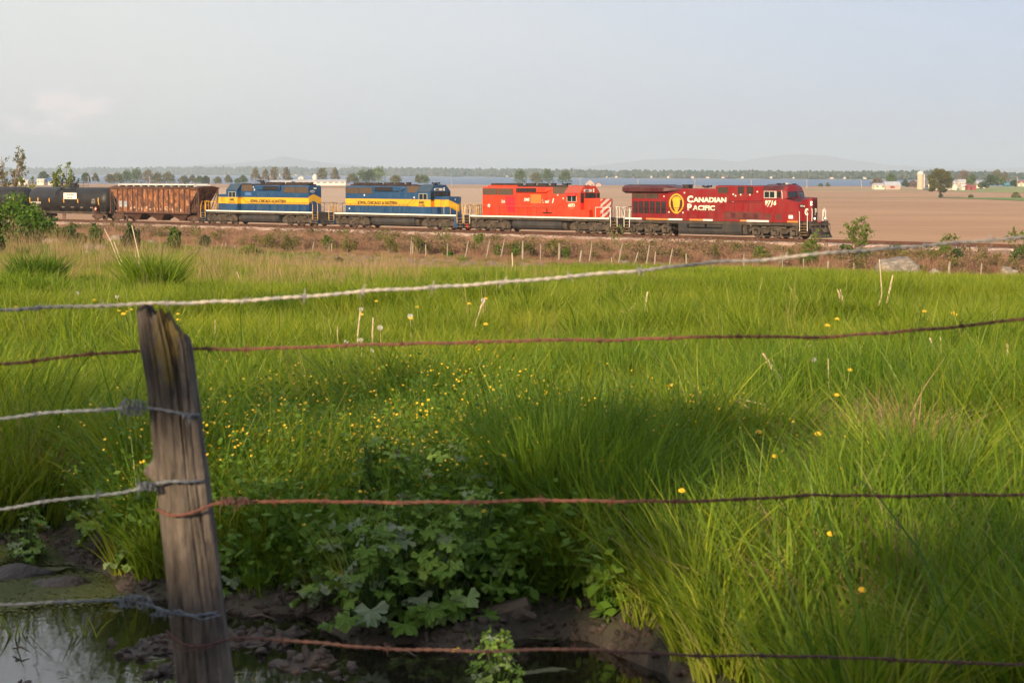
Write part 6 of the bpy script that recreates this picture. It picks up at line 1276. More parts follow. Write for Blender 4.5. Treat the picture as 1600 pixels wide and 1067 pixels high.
# (3) middle meadow
X, Y = pts(r5, 17500, 14.5, 34, margin=2.5); k = fbm(X, Y, 1.5, 6.) > r5.uniform(-.75, -.25, len(X)); X, Y = keep(X, Y, k); pz = fbm(X, Y, .7, 4.)+.5*fbm(X, Y, 1.9, 1.)+r5.normal(0, .18, len(X))
ky = pz > .22; scatter('meadow_grass', P_yel, X[ky], Y[ky], r5.uniform(.6, .95, ky.sum())); kd = pz < -.52; scatter('meadow_grass', P_dark, X[kd], Y[kd], r5.uniform(.5, .8, kd.sum())); X, Y = keep(X, Y, ~ky & ~kd); scatter('meadow_grass', P_mid, X, Y, (1+.3*fbm(X, Y, .5, 2.)+.38*fbm(X, Y, 1.5, 6.))*r5.uniform(.5, .9, len(X)))
X, Y = pts(r5, 16000, 33, 74, margin=6); k = (X/Y > -.06-.0012*(Y-33)) | (Y < 42) | (r5.random(len(X)) < .35); X, Y = keep(X, Y, k); pz = fbm(X, Y, .35, 4.)+.5*fbm(X, Y*2, .9, 1.)+r5.normal(0, .2, len(X))
ky = pz > .1; scatter('meadow_grass', P_fary, X[ky], Y[ky], r5.uniform(.5, .75, ky.sum())); kd = pz < -.62; scatter('meadow_grass', P_fard, X[kd], Y[kd], r5.uniform(.5, .8, kd.sum())); X, Y = keep(X, Y, ~ky & ~kd); scatter('meadow_grass', P_far, X, Y, (1+.25*fbm(X, Y, .3, 2.))*r5.uniform(.5, .75, len(X)))
# (4) brown and green old meadow further off
X, Y = pts(r5, 20000, 42, 175, margin=12); q = (X-C0.x)*N2.x+(Y-C0.y)*N2.y; k = (q > 30) & ((X/Y < .02+.0*Y) | (Y > 62)); X, Y = keep(X, Y, k); kg = ((X/Y < -.10) & (Y > 76)) | (fbm(X, Y, .16, 5.) > .35); kg &= r5.random(len(X)) < .75; scatter('meadow_grass', P_grn, X[kg], Y[kg], r5.uniform(.3, .6, kg.sum())); X, Y = keep(X, Y, ~kg & ~((X/Y < -.13) & (Y > 88) & (Y < 120) & (r5.random(len(X)) < .5))); scatter('meadow_grass', P_mead, X, Y, r5.uniform(.35, .7, len(X))*np.clip(1.1-.003*Y, .6, 1))
# (5) reddish-brown weeds on and below the bank
X = r5.uniform(-95, 75, 52000); Y = r5.uniform(95, 260, 52000); q = (X-C0.x)*N2.x+(Y-C0.y)*N2.y; k = (q > 4.3) & (q < 36) & (np.abs(X/Y) < .33) & (r5.random(len(X)) < .35+.65*sstep(5, 8, q)); X, Y = keep(X, Y, k); q = q[k]
scatter('brown_weeds', P_weed, X, Y, r5.uniform(.45, .9, len(X))*np.where(q < 8, .5, 1)*(1+.35*fbm(X, Y, .15, 1.))*np.where(q > 29, .45, 1), zoff=-.05)
# (5b) twiggy scrub among the weeds, (5c) clods, stones and algae of the wet hollow
def cloud(m, n, w, h, ls, seed):
    rg = np.random.default_rng(seed); bl = [(rg.normal(0, w*.25), rg.normal(0, w*.25), h*rg.uniform(.25, .75), w*.25, w*.25, h*.25) for _ in range(6)]
    return bpy.data.objects.new('tuft', leaves(rg, bl, n, ls, 'tuft', m, shell=.1))
P_scrub = [cloud(LF['olive'], 190, 1.6, 1.5, .075, 1), cloud(LF['brown'], 240, 1.7, 1.3, .075, 2), cloud(LF['brown'], 200, 1.3, 1.6, .065, 3), cloud(LF['olive'], 150, 1.2, 1.1, .07, 4), cloud(LF['brown'], 200, 2.0, 1.1, .07, 5)]
X = r5.uniform(-75, 60, 9000); Y = r5.uniform(95, 240, 9000); q = (X-C0.x)*N2.x+(Y-C0.y)*N2.y; dn = fbm(X, Y, .22, 7.); k = (q > 9) & (q < 31.5) & (np.abs(X/Y) < .31) & (dn > .10-.030*(q-9)*sstep(-.16, -.05, X/Y)) & (r5.random(9000) < .9); X, Y = keep(X, Y, k); scatter('scrub', P_scrub, X, Y, r5.uniform(.55, 1.2, len(X)), zoff=0)
MCLOD = mat('mud_clod', (.11, .077, .058), .5, col2=(.055, .040, .030), scale=30, bump=1, bscale=90, spec=.5)
def clod(seed):
    v, f = ico(2); rg = np.random.default_rng(seed); s_ = rg.uniform(0, 6, 6); d = 1+.3*np.sin(v[:, 0]*4+s_[0])*np.sin(v[:, 1]*5+s_[1])+.15*np.sin(v[:, 2]*9+s_[2]+v[:, 0]*6); return bpy.data.objects.new('tuft', np_mesh('tuft', v*d[:, None]*np.array([.03, .022, .013]), f, MCLOD, smooth=True))
X = r5.uniform(-3.4, 1.2, 26000); Y = r5.uniform(5.4, 10.0, 26000); zz = zg(X, Y); k = (wet(X, Y) > -.1) & (zz > 4.072) & (r5.random(26000) < .45+.5*(fbm(X, Y, 3.1, 2.) > 0)); X, Y = keep(X, Y, k); scatter('mud_clods', [clod(s_) for s_ in range(5)], X, Y, r5.uniform(.25, 1.0, len(X))**1.5, tilt=.6, zoff=.002)
MALG = leafmat('algae_green', [(.05, .065, .015), (.09, .105, .03), (.14, .145, .06)], .1, .6)
def scum(seed):
    rg = np.random.default_rng(seed); C = np.stack([rg.normal(0, .06, 90), rg.normal(0, .06, 90), rg.uniform(0, .003, 90)], 1); a = rg.uniform(0, 6.28, 90); s_ = rg.uniform(.004, .010, 90); u = np.stack([np.cos(a)*s_, np.sin(a)*s_, np.zeros(90)], 1); w = np.stack([-np.sin(a)*s_, np.cos(a)*s_, np.zeros(90)], 1); return proto(np.stack([C-u, C+w, C+u, C-w], 1).reshape(-1, 3), np.arange(360).reshape(-1, 4), np.repeat(rg.random(90), 4), MALG)
X = r5.uniform(-3.6, -.9, 2600); Y = r5.uniform(7.3, 9.8, 2600); k = (wet(X, Y) > .0) & (zg(X, Y) < 4.082) & (fbm(X, Y*1.6, 1.7, 3.)+(Y-8.0)*.5 > -.15); X, Y = keep(X, Y, k)
o = scatter('floating_algae', [scum(s_) for s_ in range(4)], X, Y, r5.uniform(.6, 1.3, len(X)), tilt=0); zc = np.zeros(len(X)*3, dtype=np.float32); o.data.vertices.foreach_get('co', zc); zc[2::3] = 4.0800; o.data.vertices.foreach_set('co', zc)
# (6) standing dry stems, thatch, herbs, buttercups
X, Y = pts(r5, 1500, 30, 100, margin=4); k = (X/Y < -.05) & (fbm(X, Y, .12, 3.) > -.2) & (Y > 44); X, Y = keep(X, Y, k); scatter('dry_grass', P_dry, X, Y, r5.uniform(.7, 1.5, len(X)))
X, Y = pts(r5, 420, 9.5, 45); k = fbm(X, Y, .6, 9.) > .05; X, Y = keep(X, Y, k); scatter('dry_grass', P_dry, X, Y, r5.uniform(.45, .8, len(X)))
th = [(2.2, 11.2, .30, .3, 60), (2.2, 10.7, .22, .3, 20), (1.38, 9.9, .16, .25, 26), (2.17, 8.6, .18, .26, 44), (-2.45, 9.8, .25, .12, 16), (1.5, 6.9, .5, .5, 34)]
X = np.concatenate([r5.normal(a, c*.6, n) for a, b, c, d, n in th]); Y = np.concatenate([r5.normal(b, d*.6, n) for a, b, c, d, n in th]); scatter('matted_dry_grass', P_thatch, X, Y, r5.uniform(.8, 1.3, len(X)), tilt=.25, zoff=.10)
X, Y = pts(r5, 1500, 7.2, 12.5, margin=.6); k = (wet(X, Y) < -.03) & (X < .9) & (fbm(X, Y, 1.2, 6.) > -.25); X, Y = keep(X, Y, k); scatter('low_herbs', P_herb, X, Y, r5.uniform(.6, 1.1, len(X)))
X, Y = pts(r5, 1500, 8.0, 11.9, amax=.16, margin=.5); k = (wet(X, Y) < -.15) & (fbm(X, Y, 2.6, 1.) > -.12) & (X > -1.75) & (X < 1.15) & (fbm(X, Y, 1.9, 3.) > -.45); X, Y = keep(X, Y, k); scatter('buttercup_patch', P_butter, X, Y, r5.uniform(.75, 1.1, len(X)))
X, Y = pts(r5, 60, 9.2, 11.5, amax=.3, margin=.2); k = (X < -1.9); X, Y = keep(X, Y, k); scatter('buttercup_patch', P_butter, X, Y, r5.uniform(.7, 1.0, len(X)))
# ================================================================ puddle with algae
def puddle_mat():
    m = bpy.data.materials.new('puddle_water'); m.use_nodes = True; t = m.node_tree; b = t.nodes['Principled BSDF']; tc = N(t, 'ShaderNodeTexCoord'); s = N(t, 'ShaderNodeSeparateXYZ'); t.links.new(tc.outputs['Object'], s.inputs[0])
    n1 = N(t, 'ShaderNodeTexNoise', inp={'Scale': 1.6, 'Detail': 8, 'Roughness': .65}); mpn = N(t, 'ShaderNodeMapping'); mpn.inputs['Scale'].default_value = (1, 1.6, 1); t.links.new(tc.outputs['Object'], mpn.inputs[0]); t.links.new(mpn.outputs[0], n1.inputs[0])
    w = math_n(t, 'MULTIPLY_ADD', s.outputs[1], .55, -4.25, clamp=True)    # the floating algae gathers along the far bank
    w = math_n(t, 'MULTIPLY', w, math_n(t, 'MULTIPLY_ADD', s.outputs[0], -1.4, -1.3, clamp=True))
    k = ramp(t, math_n(t, 'ADD', n1.outputs[0], math_n(t, 'MULTIPLY', w, .28)), [(.60, 0.), (.66, 1.)])
    n2 = N(t, 'ShaderNodeTexNoise', inp={'Scale': 30, 'Detail': 6}); t.links.new(tc.outputs['Object'], n2.inputs[0])
    alg = mixc(t, n2.outputs[0], (.05, .06, .02), (.13, .13, .05)); t.links.new(mixc(t, k, (.012, .010, .007), alg), b.inputs['Base Color'])
    t.links.new(math_n(t, 'MULTIPLY_ADD', k, .5, .035), b.inputs['Roughness']); b.inputs['Specular IOR Level'].default_value = .6
    n3 = N(t, 'ShaderNodeTexNoise', inp={'Scale': 9, 'Detail': 4}); t.links.new(tc.outputs['Object'], n3.inputs[0])
    bp = N(t, 'ShaderNodeBump', inp={'Strength': .18, 'Distance': .006}); t.links.new(n3.outputs[0], bp.inputs['Height']); t.links.new(bp.outputs[0], b.inputs['Normal']); return m
m = MB(); m.add([(-12, 3.2, 4.078), (1.35, 3.2, 4.078), (1.35, 10.2, 4.078), (-12, 10.2, 4.078)], [(0, 1, 2, 3)]); tag(m.build('puddle', puddle_mat()), kind='structure')
# ================================================================ broad-leaved plants at the water's edge
def leaf_mesh(name, lob=5, seed=0):
    r = random.Random(seed); pts_ = [(0, 0, 0)]; n = lob*8
    for i in range(n+1):
        a = -2.5+5.0*i/n; rad = .40+.55*abs(math.cos(a*lob/2.0))**.55+.07*math.sin(i*2.6); pts_.append((rad*math.sin(a), rad*math.cos(a)*.9, .16*math.sin(i*1.05+seed)*rad-.12*rad*rad))
    fs = [(0, i, i+1) for i in range(1, n+1)]; me = bpy.data.meshes.new(name); me.from_pydata(pts_, [], fs); me.materials.append(r.choice([LEAFM, LEAFM, LEAFM2])); a = me.attributes.new('shade', 'FLOAT', 'POINT'); s = r.random(); a.data.foreach_set('value', [s]*len(pts_)); return me
LEAFM = leafmat('broad_leaf', [(.08, .15, .025), (.13, .23, .035), (.19, .30, .055), (.26, .34, .13)], .25, .4, rnd=.35)
LEAFM2 = leafmat('broad_leaf_pale', [(.13, .19, .09), (.18, .23, .13), (.23, .27, .17)], .2, .4, rnd=.35)
LEAVES = [leaf_mesh('leaf', 5, s) for s in range(6)]+[leaf_mesh('leaf', 3, s) for s in range(6, 9)]
MSTEM = leafmat('herb_stem', [(.05, .10, .02), (.10, .15, .04)], .1)
FLW = None
def flower_mesh(nm='flower'):
    m = MB()
    for k in range(5): a = k*1.2566; u = Vector((math.cos(a), math.sin(a), .35)); w = Vector((-math.sin(a), math.cos(a), 0)); m.add([(0, 0, 0), u*.008-w*.004, u*.0115, u*.008+w*.004], [(0, 1, 2, 3)])
    m.cyl((0, 0, 0), (0, 0, .004), .003, n=6, mi=1); return m.mesh(nm, [MPET, LF['yellow']])
FLW = flower_mesh()
def water_plant(x, y, label, h, w, nl, nf, seed, lsz=(.03, .05), group='celery-leaved plants at the water edge'):
    r = random.Random(seed); z = max(zq(x, y), 4.07); T = tag(empty('buttercup_plant', (x, y, z-.02)), label, 'plant', group); nst = 6; stems = []
    for k in range(nst):
        a = r.uniform(0, 6.28); s = w*r.uniform(.1, .5); hh = h*r.uniform(.6, 1); p = [Vector((0, 0, 0)), Vector((s*.5*math.cos(a), s*.5*math.sin(a), hh*.55)), Vector((s*math.cos(a), s*math.sin(a), hh))]; stems.append(p)
        m = MB(); m.tube(p, [.006, .0045, .002], 5); m.build('stem', MSTEM, T)
    for k in range(nl):
        a = r.uniform(0, 6.28); f = r.random(); rr_ = w*.5*(1-f*.65)*r.uniform(.45, 1.0); zz = .03+h*f*.88; sz = r.uniform(*lsz)*(1.15-.5*f)
        tl = r.uniform(.15, .9); link('leaf', r.choice(LEAVES), T, loc=(rr_*math.cos(a), rr_*math.sin(a), zz), rot=(-tl, r.uniform(-.3, .3), a-math.pi/2+r.uniform(-.4, .4)), scale=sz)
    m = MB()
    for k in range(nl//2): a = r.uniform(0, 6.28); f = r.random(); rr_ = w*.5*(1-f*.6)*r.uniform(.6, 1.0); m.tube([(0, 0, .01), (rr_*.5*math.cos(a), rr_*.5*math.sin(a), .02+h*f*.5), (rr_*math.cos(a), rr_*math.sin(a), .02+h*f*.85)], [.003, .0025, .0015], 3)
    tag(m.build('leaf_stalk', MSTEM, T), kind='stuff')
    for k in range(nf): p = r.choice(stems)[2]; link('flower', FLW, T, loc=(p.x+r.uniform(-.03, .03), p.y+r.uniform(-.03, .02), p.z+r.uniform(-.01, .03)), rot=(r.uniform(.3, .9), r.uniform(-.4, .4), 0), scale=.8)
    return T
def gp(px, py):     # ground point seen at a pixel of the near ground (z about 4.1)
    D = 8.0
    for _ in range(6): p = at(px, py, D); D *= (EYE-4.10)/(EYE-p.z)
    return at(px, py, D)
WP = [
 (540, 960, .30, .34, 40, 1, 'pale leafy plant at the left tip of the leafy clump by the water'),
 (585, 985, .36, .40, 46, 0, 'largest pale-leaved plant in front of the leafy clump'),
 (640, 975, .42, .40, 46, 1, 'tall dense plant in the middle of the leafy clump'),
 (690, 978, .34, .36, 42, 0, 'leafy plant right of the middle of the clump, its lowest leaf over the water'),
 (745, 965, .36, .34, 40, 1, 'leafy plant at the right of the clump beside the weathered wood'),
 (600, 900, .48, .42, 40, 2, 'tall leafy plant at the back left of the clump'),
 (700, 900, .46, .42, 40, 2, 'tall leafy plant at the back right of the clump'),
 (780, 910, .42, .30, 30, 3, 'yellow-flowered plant between the clump and the coarse grass'),
 (806, 962, .12, .12, 6, 0, 'single low leafy plant right beside the weathered wood'),
 (500, 935, .22, .24, 20, 0, 'small leafy plant left of the clump near the grass tuft'),
 (775, 1100, .30, .24, 56, 6, 'small bushy yellow-flowered plant standing in the mud at the bottom edge'),
 (350, 925, .22, .26, 22, 0, 'low leafy plant at the water just right of the near post'),
 (205, 868, .24, .42, 34, 0, 'broad leafy plant at the bank just left of the near post'),
 (165, 838, .24, .34, 28, 0, 'leafy plant on the bank left of the near post, behind the algae'),
 (215, 900, .14, .26, 16, 0, 'low floating-leaved plant against the near post'),
 (45, 868, .26, .26, 34, 1, 'dark leafy plant on its own mud islet at the left'),
 (120, 815, .22, .3, 24, 0, 'leafy plant on the bank above the algae at the left'),
 (430, 885, .34, .3, 22, 3, 'leafy plant behind the grass tuft right of the near post'),
 (930, 960, .18, .2, 12, 0, 'small pale plant at the water edge under the coarse grass'),
]
for i, (px, py, h, w, nl, nf, lb) in enumerate(WP):
    p = gp(px, py); water_plant(p.x, p.y, lb, h*(1.25 if i < 8 else 1.05), w*1.12, int(nl*1.5), nf, 300+i, lsz=(.042, .072) if i not in (10, 15) else (.024, .04))
# weathered wood at the bank
MWOOD = mat('weathered_wood', (.20, .15, .11), .9, col2=(.09, .065, .05), scale=14, stretch=(.25, 2, 2), bump=1, bscale=30)
p = gp(775, 975); m = MB(); rr = random.Random(5); pth = [Vector((-.13, 0, -.02)), Vector((-.05, .01, .02)), Vector((.04, .0, .05)), Vector((.13, -.01, .085))]; m.tube(pth, [.022, .04, .045, .028], 7); m.tube([(.05, -.02, 0), (.10, -.03, .05), (.15, -.02, .03)], [.03, .035, .02], 6)
tag(m.build('driftwood', MWOOD, loc=p), 'weathered grey piece of wood lying on the mud beside the leafy clump', 'wood')
# ================================================================ dandelions, seed heads, dry stalks
def ground_hit(px, py):
    """first point of the ground under a pixel"""
    lo_ = 5.0; D = 5.0
    while D < 200:
        p = at(px, py, D)
        if p.z <= zq(p.x, p.y): break
        D *= 1.02
    return at(px, py, D)
DAN_F = None
MSEED = mat('seed_fluff', (.62, .58, .52), .9); MSTK = mat('dry_stalk', (.62, .49, .33), .8, col2=(.46, .33, .21), scale=20, stretch=(1, 1, .3)); MSTKD = mat('dark_stalk', (.20, .12, .08), .8)
def dandelion(px, py, kind, label, group='dandelions in the meadow', h=.46, rad=.021):
    # find the distance where a stalk of height h standing on the ground reaches this pixel
    for D in np.arange(6, 60, .1):
        p = at(px, py, D)
        if p.z-zq(p.x, p.y) <= h: break
    z0 = zq(p.x, p.y); T = tag(empty('dandelion', (p.x, p.y, z0)), label, 'dandelion', group); hh = p.z-z0
    m = MB(); m.tube([(0, 0, -.02), (.01, 0, hh*.5), (0, 0, hh)], .0028, 4); m.build('stem', MSTEM if kind == 'y' else MSTK, T)
    m = MB()
    if kind == 'y':
        for ring, (r_, zz, n) in enumerate(((rad, .004, 14), (rad*.65, .009, 10))):
            for k in range(n): a = 6.283*k/n+ring; u = Vector((math.cos(a), math.sin(a), 0)); w = Vector((-math.sin(a), math.cos(a), 0)); m.add([(0, 0, .004+zz*.3), u*r_*.7-w*.003+Vector((0, 0, zz)), u*r_+Vector((0, 0, zz+.002)), u*r_*.7+w*.003+Vector((0, 0, zz))], [(0, 1, 2, 3)])
        m.build('flower_head', MPET, T, loc=(0, 0, hh), rot=(.45, 0, 0))
    else:
        for k in range(60):
            t_ = math.acos(1-2*(k+.5)/60); a = k*2.4; d = Vector((math.sin(t_)*math.cos(a), math.sin(t_)*math.sin(a), math.cos(t_))); s = d.orthogonal().normalized(); m.add([d*.003, d*rad*.9+s*.0022, d*rad, d*rad*.9-s*.0022], [(0, 1, 2, 3)])
        m.cyl((0, 0, -.003), (0, 0, .003), .004, n=6); m.build('seed_head', MSEED, T, loc=(0, 0, hh))
DN = [(186, 486, 'y', 'leftmost yellow dandelion of the group left of the post top'), (193, 491, 'y', 'lower yellow dandelion of the group left of the post top'), (199, 487, 'y', 'middle yellow dandelion of the group left of the post top'), (205, 484, 'y', 'yellow dandelion nearest the post top on its left'),
 (278, 491, 'y', 'upper yellow dandelion right of the post top'), (279, 500, 'y', 'lower yellow dandelion right of the post top'), (25, 480, 'y', 'yellow dandelion touching the top wire at the left edge'), (147, 469, 'y', 'yellow dandelion just above the top wire left of the post'), (108, 478, 'y', 'yellow dandelion beside the seed head left of the post'),
 (121, 458, 's', 'pale seed head on a tall stem left of the post'), (183, 464, 's', 'white seed head just above the top wire near the post'), (1292.5, 509, 'y', 'larger yellow dandelion of the pair in the right meadow'), (1308, 499, 'y', 'smaller yellow dandelion of the pair in the right meadow'), (1488.6, 489.5, 'y', 'left yellow dandelion above the rusty wire at the right'), (1493.5, 492.5, 'y', 'right yellow dandelion above the rusty wire at the right'),
 (1444, 487, 'y', 'faint yellow dandelion right of the dry stalk bunch'), (1328, 579, 'y', 'yellow dandelion on a dry stem below the rusty wire right'), (1307, 618, 'y', 'flat yellow dandelion low in the right meadow'), (1185.6, 676, 'y', 'orange-yellow dandelion near the forked dry stalk'), (1278, 679, 'y', 'faint yellow dandelion right of the orange-yellow one'), (1298, 835.6, 'y', 'bright yellow dandelion below the third wire at the right'),
 (1347, 923, 'y', 'bright yellow dandelion low in the shaded grass at the right'), (1210, 714, 'y', 'small orange dandelion above the third wire at the right'), (1272, 562, 's', 'round white seed head in the right meadow'), (1265, 541, 's', 'half-blown seed head above the round white one'), (641, 494, 's', 'seed head with yellow flower below the top wire in the middle'), (642, 498, 'y', 'yellow dandelion under the middle seed head'),
 (594, 512, 's', 'large white seed head left of the middle'), (564.6, 483, 's', 'white seed head on a tall stem at the middle left'), (565, 492, 'y', 'yellow dandelion under the tall white seed head'), (755, 469, 's', 'seed head on the tall bent stem in the middle'), (759, 507, 'y', 'yellow dandelion right of the tall bent stem'), (759, 467, 'y', 'orange dandelion beside the top of the tall bent stem'), (733, 475, 'y', 'orange dandelion left of the tall bent stem'), (652, 480, 'y', 'yellow dandelion near the top wire in the middle'), (588, 471, 'y', 'yellow dandelion near the top wire left of the middle'),
 (541, 534, 's', 'left small seed head just above the rusty wire'), (564, 531, 's', 'right small seed head just above the rusty wire'), (581, 548, 's', 'small seed head just below the rusty wire'), (1065, 768, 'y', 'yellow dandelion just above the third wire')]
for px, py, kd, lb in DN: dandelion(px, py, kd, lb, rad=.030 if py < 520 else .020 if py < 700 else .0145)
def stalk(pl, label, D, r=.004, m_=None, group='dry stalks standing in the meadow', fork=False):
    D *= .84 if 10 < D < 31 else 1; P0 = at(pl[0][0], pl[0][1], D); z0 = zq(P0.x, P0.y); q0 = Vector(P0); P0.z = min(P0.z, z0); pts_ = [Vector((0, 0, -.03))]+([q0-P0] if q0.z-P0.z > .05 else [])+[at(a, b, D+.04*i)-P0 for i, (a, b) in enumerate(pl[1:])]
    m = MB(); m.tube(pts_, [r*(1-.5*i/len(pts_)) for i in range(len(pts_))], 5)
    if fork: 
        for i in range(1, len(pts_)): m.tube([pts_[i], pts_[i]+Vector((r*8, 0, r*11))], r*.5, 4)
    return tag(m.build('dry_stalk', m_ or MSTK, loc=P0), label, 'dry stalk', group)
def Dg(px, py):
    return ground_hit(px, py).y
STK = [
 ([(212, 465), (190, 420), (172, 375), (163, 358)], 'longest dry stalk leaning left beside the willowy bush', 40, .011), ([(213, 463), (195, 423), (178, 378)], 'second long dry stalk leaning left beside the willowy bush', 40, .009),
 ([(218, 428), (217, 400), (212, 378), (206, 352)], 'whitish dry stalk standing by the dark bush below the hopper', 55, .018), ([(213, 415), (211, 392)], 'short whitish dry stalk left of the tall whitish one', 55, .012),
 ([(740, 525), (745, 500), (752, 478), (757, 471)], 'tall bent stem in the middle meadow', 26, .009), ([(980, 513), (985, 495), (992, 474)], 'dry stalk at the left of the middle bunch', 27, .008), ([(966, 500), (978, 490), (991, 477)], 'slanting dry stalk crossing the middle bunch', 27, .008), ([(990, 512), (970, 485)], 'dry stalk crossing the other way in the middle bunch', 27, .006), ([(1003, 515), (1006, 490), (1012, 456)], 'tallest pale dry stalk right of the middle bunch', 27, .009), ([(1001, 512), (1003, 495), (1008, 478)], 'shorter pale dry stalk beside the tallest one of the middle bunch', 27, .007),
 ([(1322, 512), (1316, 485), (1310, 455)], 'dry stalk at the left of the right-hand bunch', 28, .008), ([(1328, 515), (1320, 480), (1308, 452)], 'dry stalk leaning left in the right-hand bunch', 28, .008), ([(1330, 515), (1322, 490), (1313, 452)], 'second dry stalk leaning left in the right-hand bunch', 28, .007), ([(1350, 512), (1345, 480), (1333, 468)], 'short dry stalk between the two halves of the right-hand bunch', 28, .006), ([(1372, 508), (1374, 480), (1378, 458), (1374, 405)], 'very tall thin stem with a bent top above the boulder meadow', 30, .006), ([(1368, 505), (1372, 480), (1375, 470)], 'short pale stalk beside the very tall thin stem', 28, .008), ([(1385, 495), (1388, 465), (1395, 430)], 'pale twisted stalk at the right of the right-hand bunch', 30, .008), ([(1382, 490), (1392, 440)], 'thin stalk beside the pale twisted one', 30, .005),
 ([(1236, 612), (1215, 585), (1192, 552)], 'thick pale stalk leaning left in the right meadow', 15.5, .0075), ([(1233, 613), (1218, 590), (1197, 565)], 'second pale stalk leaning left in the right meadow', 15.5, .006), ([(1224, 605), (1212, 588), (1207, 560)], 'short third pale stalk of the leaning trio', 15.6, .004),
 ([(1198, 662), (1170, 637), (1150, 625)], 'forked brown stalk lying left in the hollow', 13.5, .005), ([(1196, 632), (1175, 628), (1155, 622)], 'upper arm of the forked brown stalk', 13.6, .004), ([(1088, 880), (1088, 820), (1087, 785)], 'straight thin grey stalk just below the third wire', 8.6, .0035), ([(1058, 930), (1050, 885), (1040, 845)], 'thin bent reddish stalk in the shaded coarse grass', 8.2, .003), ([(1095, 980), (1078, 962), (1064, 948)], 'short red-brown stalk in the shaded coarse grass', 7.6, .004),
 ([(1468, 556), (1457, 540), (1453, 528)], 'short pale forked stalk in the far right meadow', 17.5, .006), ([(1471, 545), (1470, 525)], 'short upright pale stalk in the far right meadow', 18, .006), ([(1575, 551), (1574, 537)], 'small pale stalk at the far right', 18, .006), ([(1344, 548), (1344, 538)], 'very short pale stalk right of the round seed head', 18, .005),
 ([(1300, 650), (1295, 600), (1294, 560)], 'thin grey stem right of the leaning trio', 15, .003), ([(528, 545), (527, 510)], 'thin pale stem just above the rusty wire left of the middle', 22, .004), ([(582, 520), (583, 496)], 'dry stem under the large white seed head', 22, .006), ([(559, 522), (563, 486)], 'dry stem under the tall white seed head', 22, .006), ([(336, 530), (336, 500)], 'dry stem right of the post top', 22, .004), ([(1565, 940), (1563, 905)], 'short reddish stalk low at the far right', 8.0, .003), ([(1500, 905), (1490, 870), (1478, 845)], 'thin brown stalk low at the right', 8.8, .003), ([(800, 430), (801, 412), (800, 395)], 'brown branching seed stalk in the middle of the brown meadow', 85, .03), ([(385, 480), (380, 450), (370, 425)], 'brown weed stem right of the post behind the top wire', 45, .012),
]
for pl, lb, D, r_ in STK: stalk(pl, lb, D, r_*(1.8 if .0045 < r_ < .0099 else 1.3))
# small sticks and debris floating on the near mud
MSTICK = mat('wet_stick', (.10, .07, .05), .6)
for px, py, dx, dy, lb in ((390, 960, 40, 4, 'thin stick lying on the mud right of the near post'), (620, 1015, 30, 6, 'pale grass blade floating in the mud at the bottom'), (20, 1010, 26, 4, 'dark twig on the water at the bottom left'), (500, 1020, 22, -3, 'thin twig on the mud below the last wire')):
    a, b = gp(px, py), gp(px+dx, py+dy); c0 = Vector(a); m = MB(); m.tube([Vector((0, 0, .008)), (b-a)/2+Vector((0, 0, .02)), (b-a)+Vector((0, 0, .006))], [.003, .004, .002], 5); tag(m.build('twig', MSTICK, loc=(a.x, a.y, max(4.085, zq(a.x, a.y)))), lb, 'twig')
# small grass tufts in the water at left
for px, py, s, lb in ((28, 985, .55, 'small grass sprout growing out of the water at the left edge'), (135, 985, .35, 'tiny grass sprout on the mud left of the near post'), (415, 930, 1.1, 'grass tuft leaning over the water right of the near post')):
    a = gp(px, py); V, F, sh = blades(r5, 14 if s < 1 else 90, .05 if s < 1 else .12, .25*s if s < 1 else .24, .005, 4, lean=.7, curve=.5); tag(link('grass_tuft', np_mesh('grass_tuft', V, F, GM['fresh'], {'shade': sh}), loc=(a.x, a.y, 4.07)), lb, 'grass tuft')
# mud lumps round the puddle
MMUD = mat('wet_mud', (.045, .032, .025), .45, col2=(.025, .018, .014), scale=12, bump=1, bscale=30, spec=.5)
for i, (px, py, w, h, lb) in enumerate(((95, 905, .16, .05, 'dark mud lump under the leafy islet plant'), (20, 890, .22, .06, 'dark mud bank at the left edge'), (130, 868, .10, .045, 'smooth dark mud mound between islet and post'), (75, 815, .07, .05, 'dark clod under the reddish grass at the left bank'))):
    a = gp(px, py); v, f = ico(3); v = v*(1+.2*np.sin(v[:, [1, 2, 0]]*4+i)+.10*np.sin(v[:, [2, 0, 1]]*11+i*2)+.06*np.sin(v[:, [1, 0, 2]]*23)); v = v*np.array([w, w*.6, h])*.8; tag(link('mud_lump', np_mesh('mud_lump', v, f, MMUD, smooth=True), loc=(a.x, a.y, 4.07)), lb, 'mud')
# ================================================================ the near fence post
DP = 4.0
MPW = bpy.data.materials.new('old_post_wood'); MPW.use_nodes = True; t = MPW.node_tree; b = t.nodes['Principled BSDF']; b.inputs['Roughness'].default_value = .9
tc = N(t, 'ShaderNodeTexCoord'); mpn = N(t, 'ShaderNodeMapping'); mpn.inputs['Scale'].default_value = (9, 9, 1.5); t.links.new(tc.outputs['Object'], mpn.inputs[0]); s = N(t, 'ShaderNodeSeparateXYZ'); t.links.new(tc.outputs['Object'], s.inputs[0])
n1 = N(t, 'ShaderNodeTexNoise', inp={'Scale': 5, 'Detail': 9, 'Roughness': .65}); t.links.new(mpn.outputs[0], n1.inputs[0]); n2 = N(t, 'ShaderNodeTexNoise', inp={'Scale': 34, 'Detail': 8, 'Roughness': .7}); t.links.new(tc.outputs['Object'], n2.inputs[0])
c = mixc(t, ramp(t, n1.outputs[0], [(.36, 0.), (.58, 1.)]), (.026, .020, .016), (.175, .142, .112)); c = mixc(t, ramp(t, n2.outputs[0], [(.45, 0.), (.7, 1.)]), c, (.11, .088, .07))
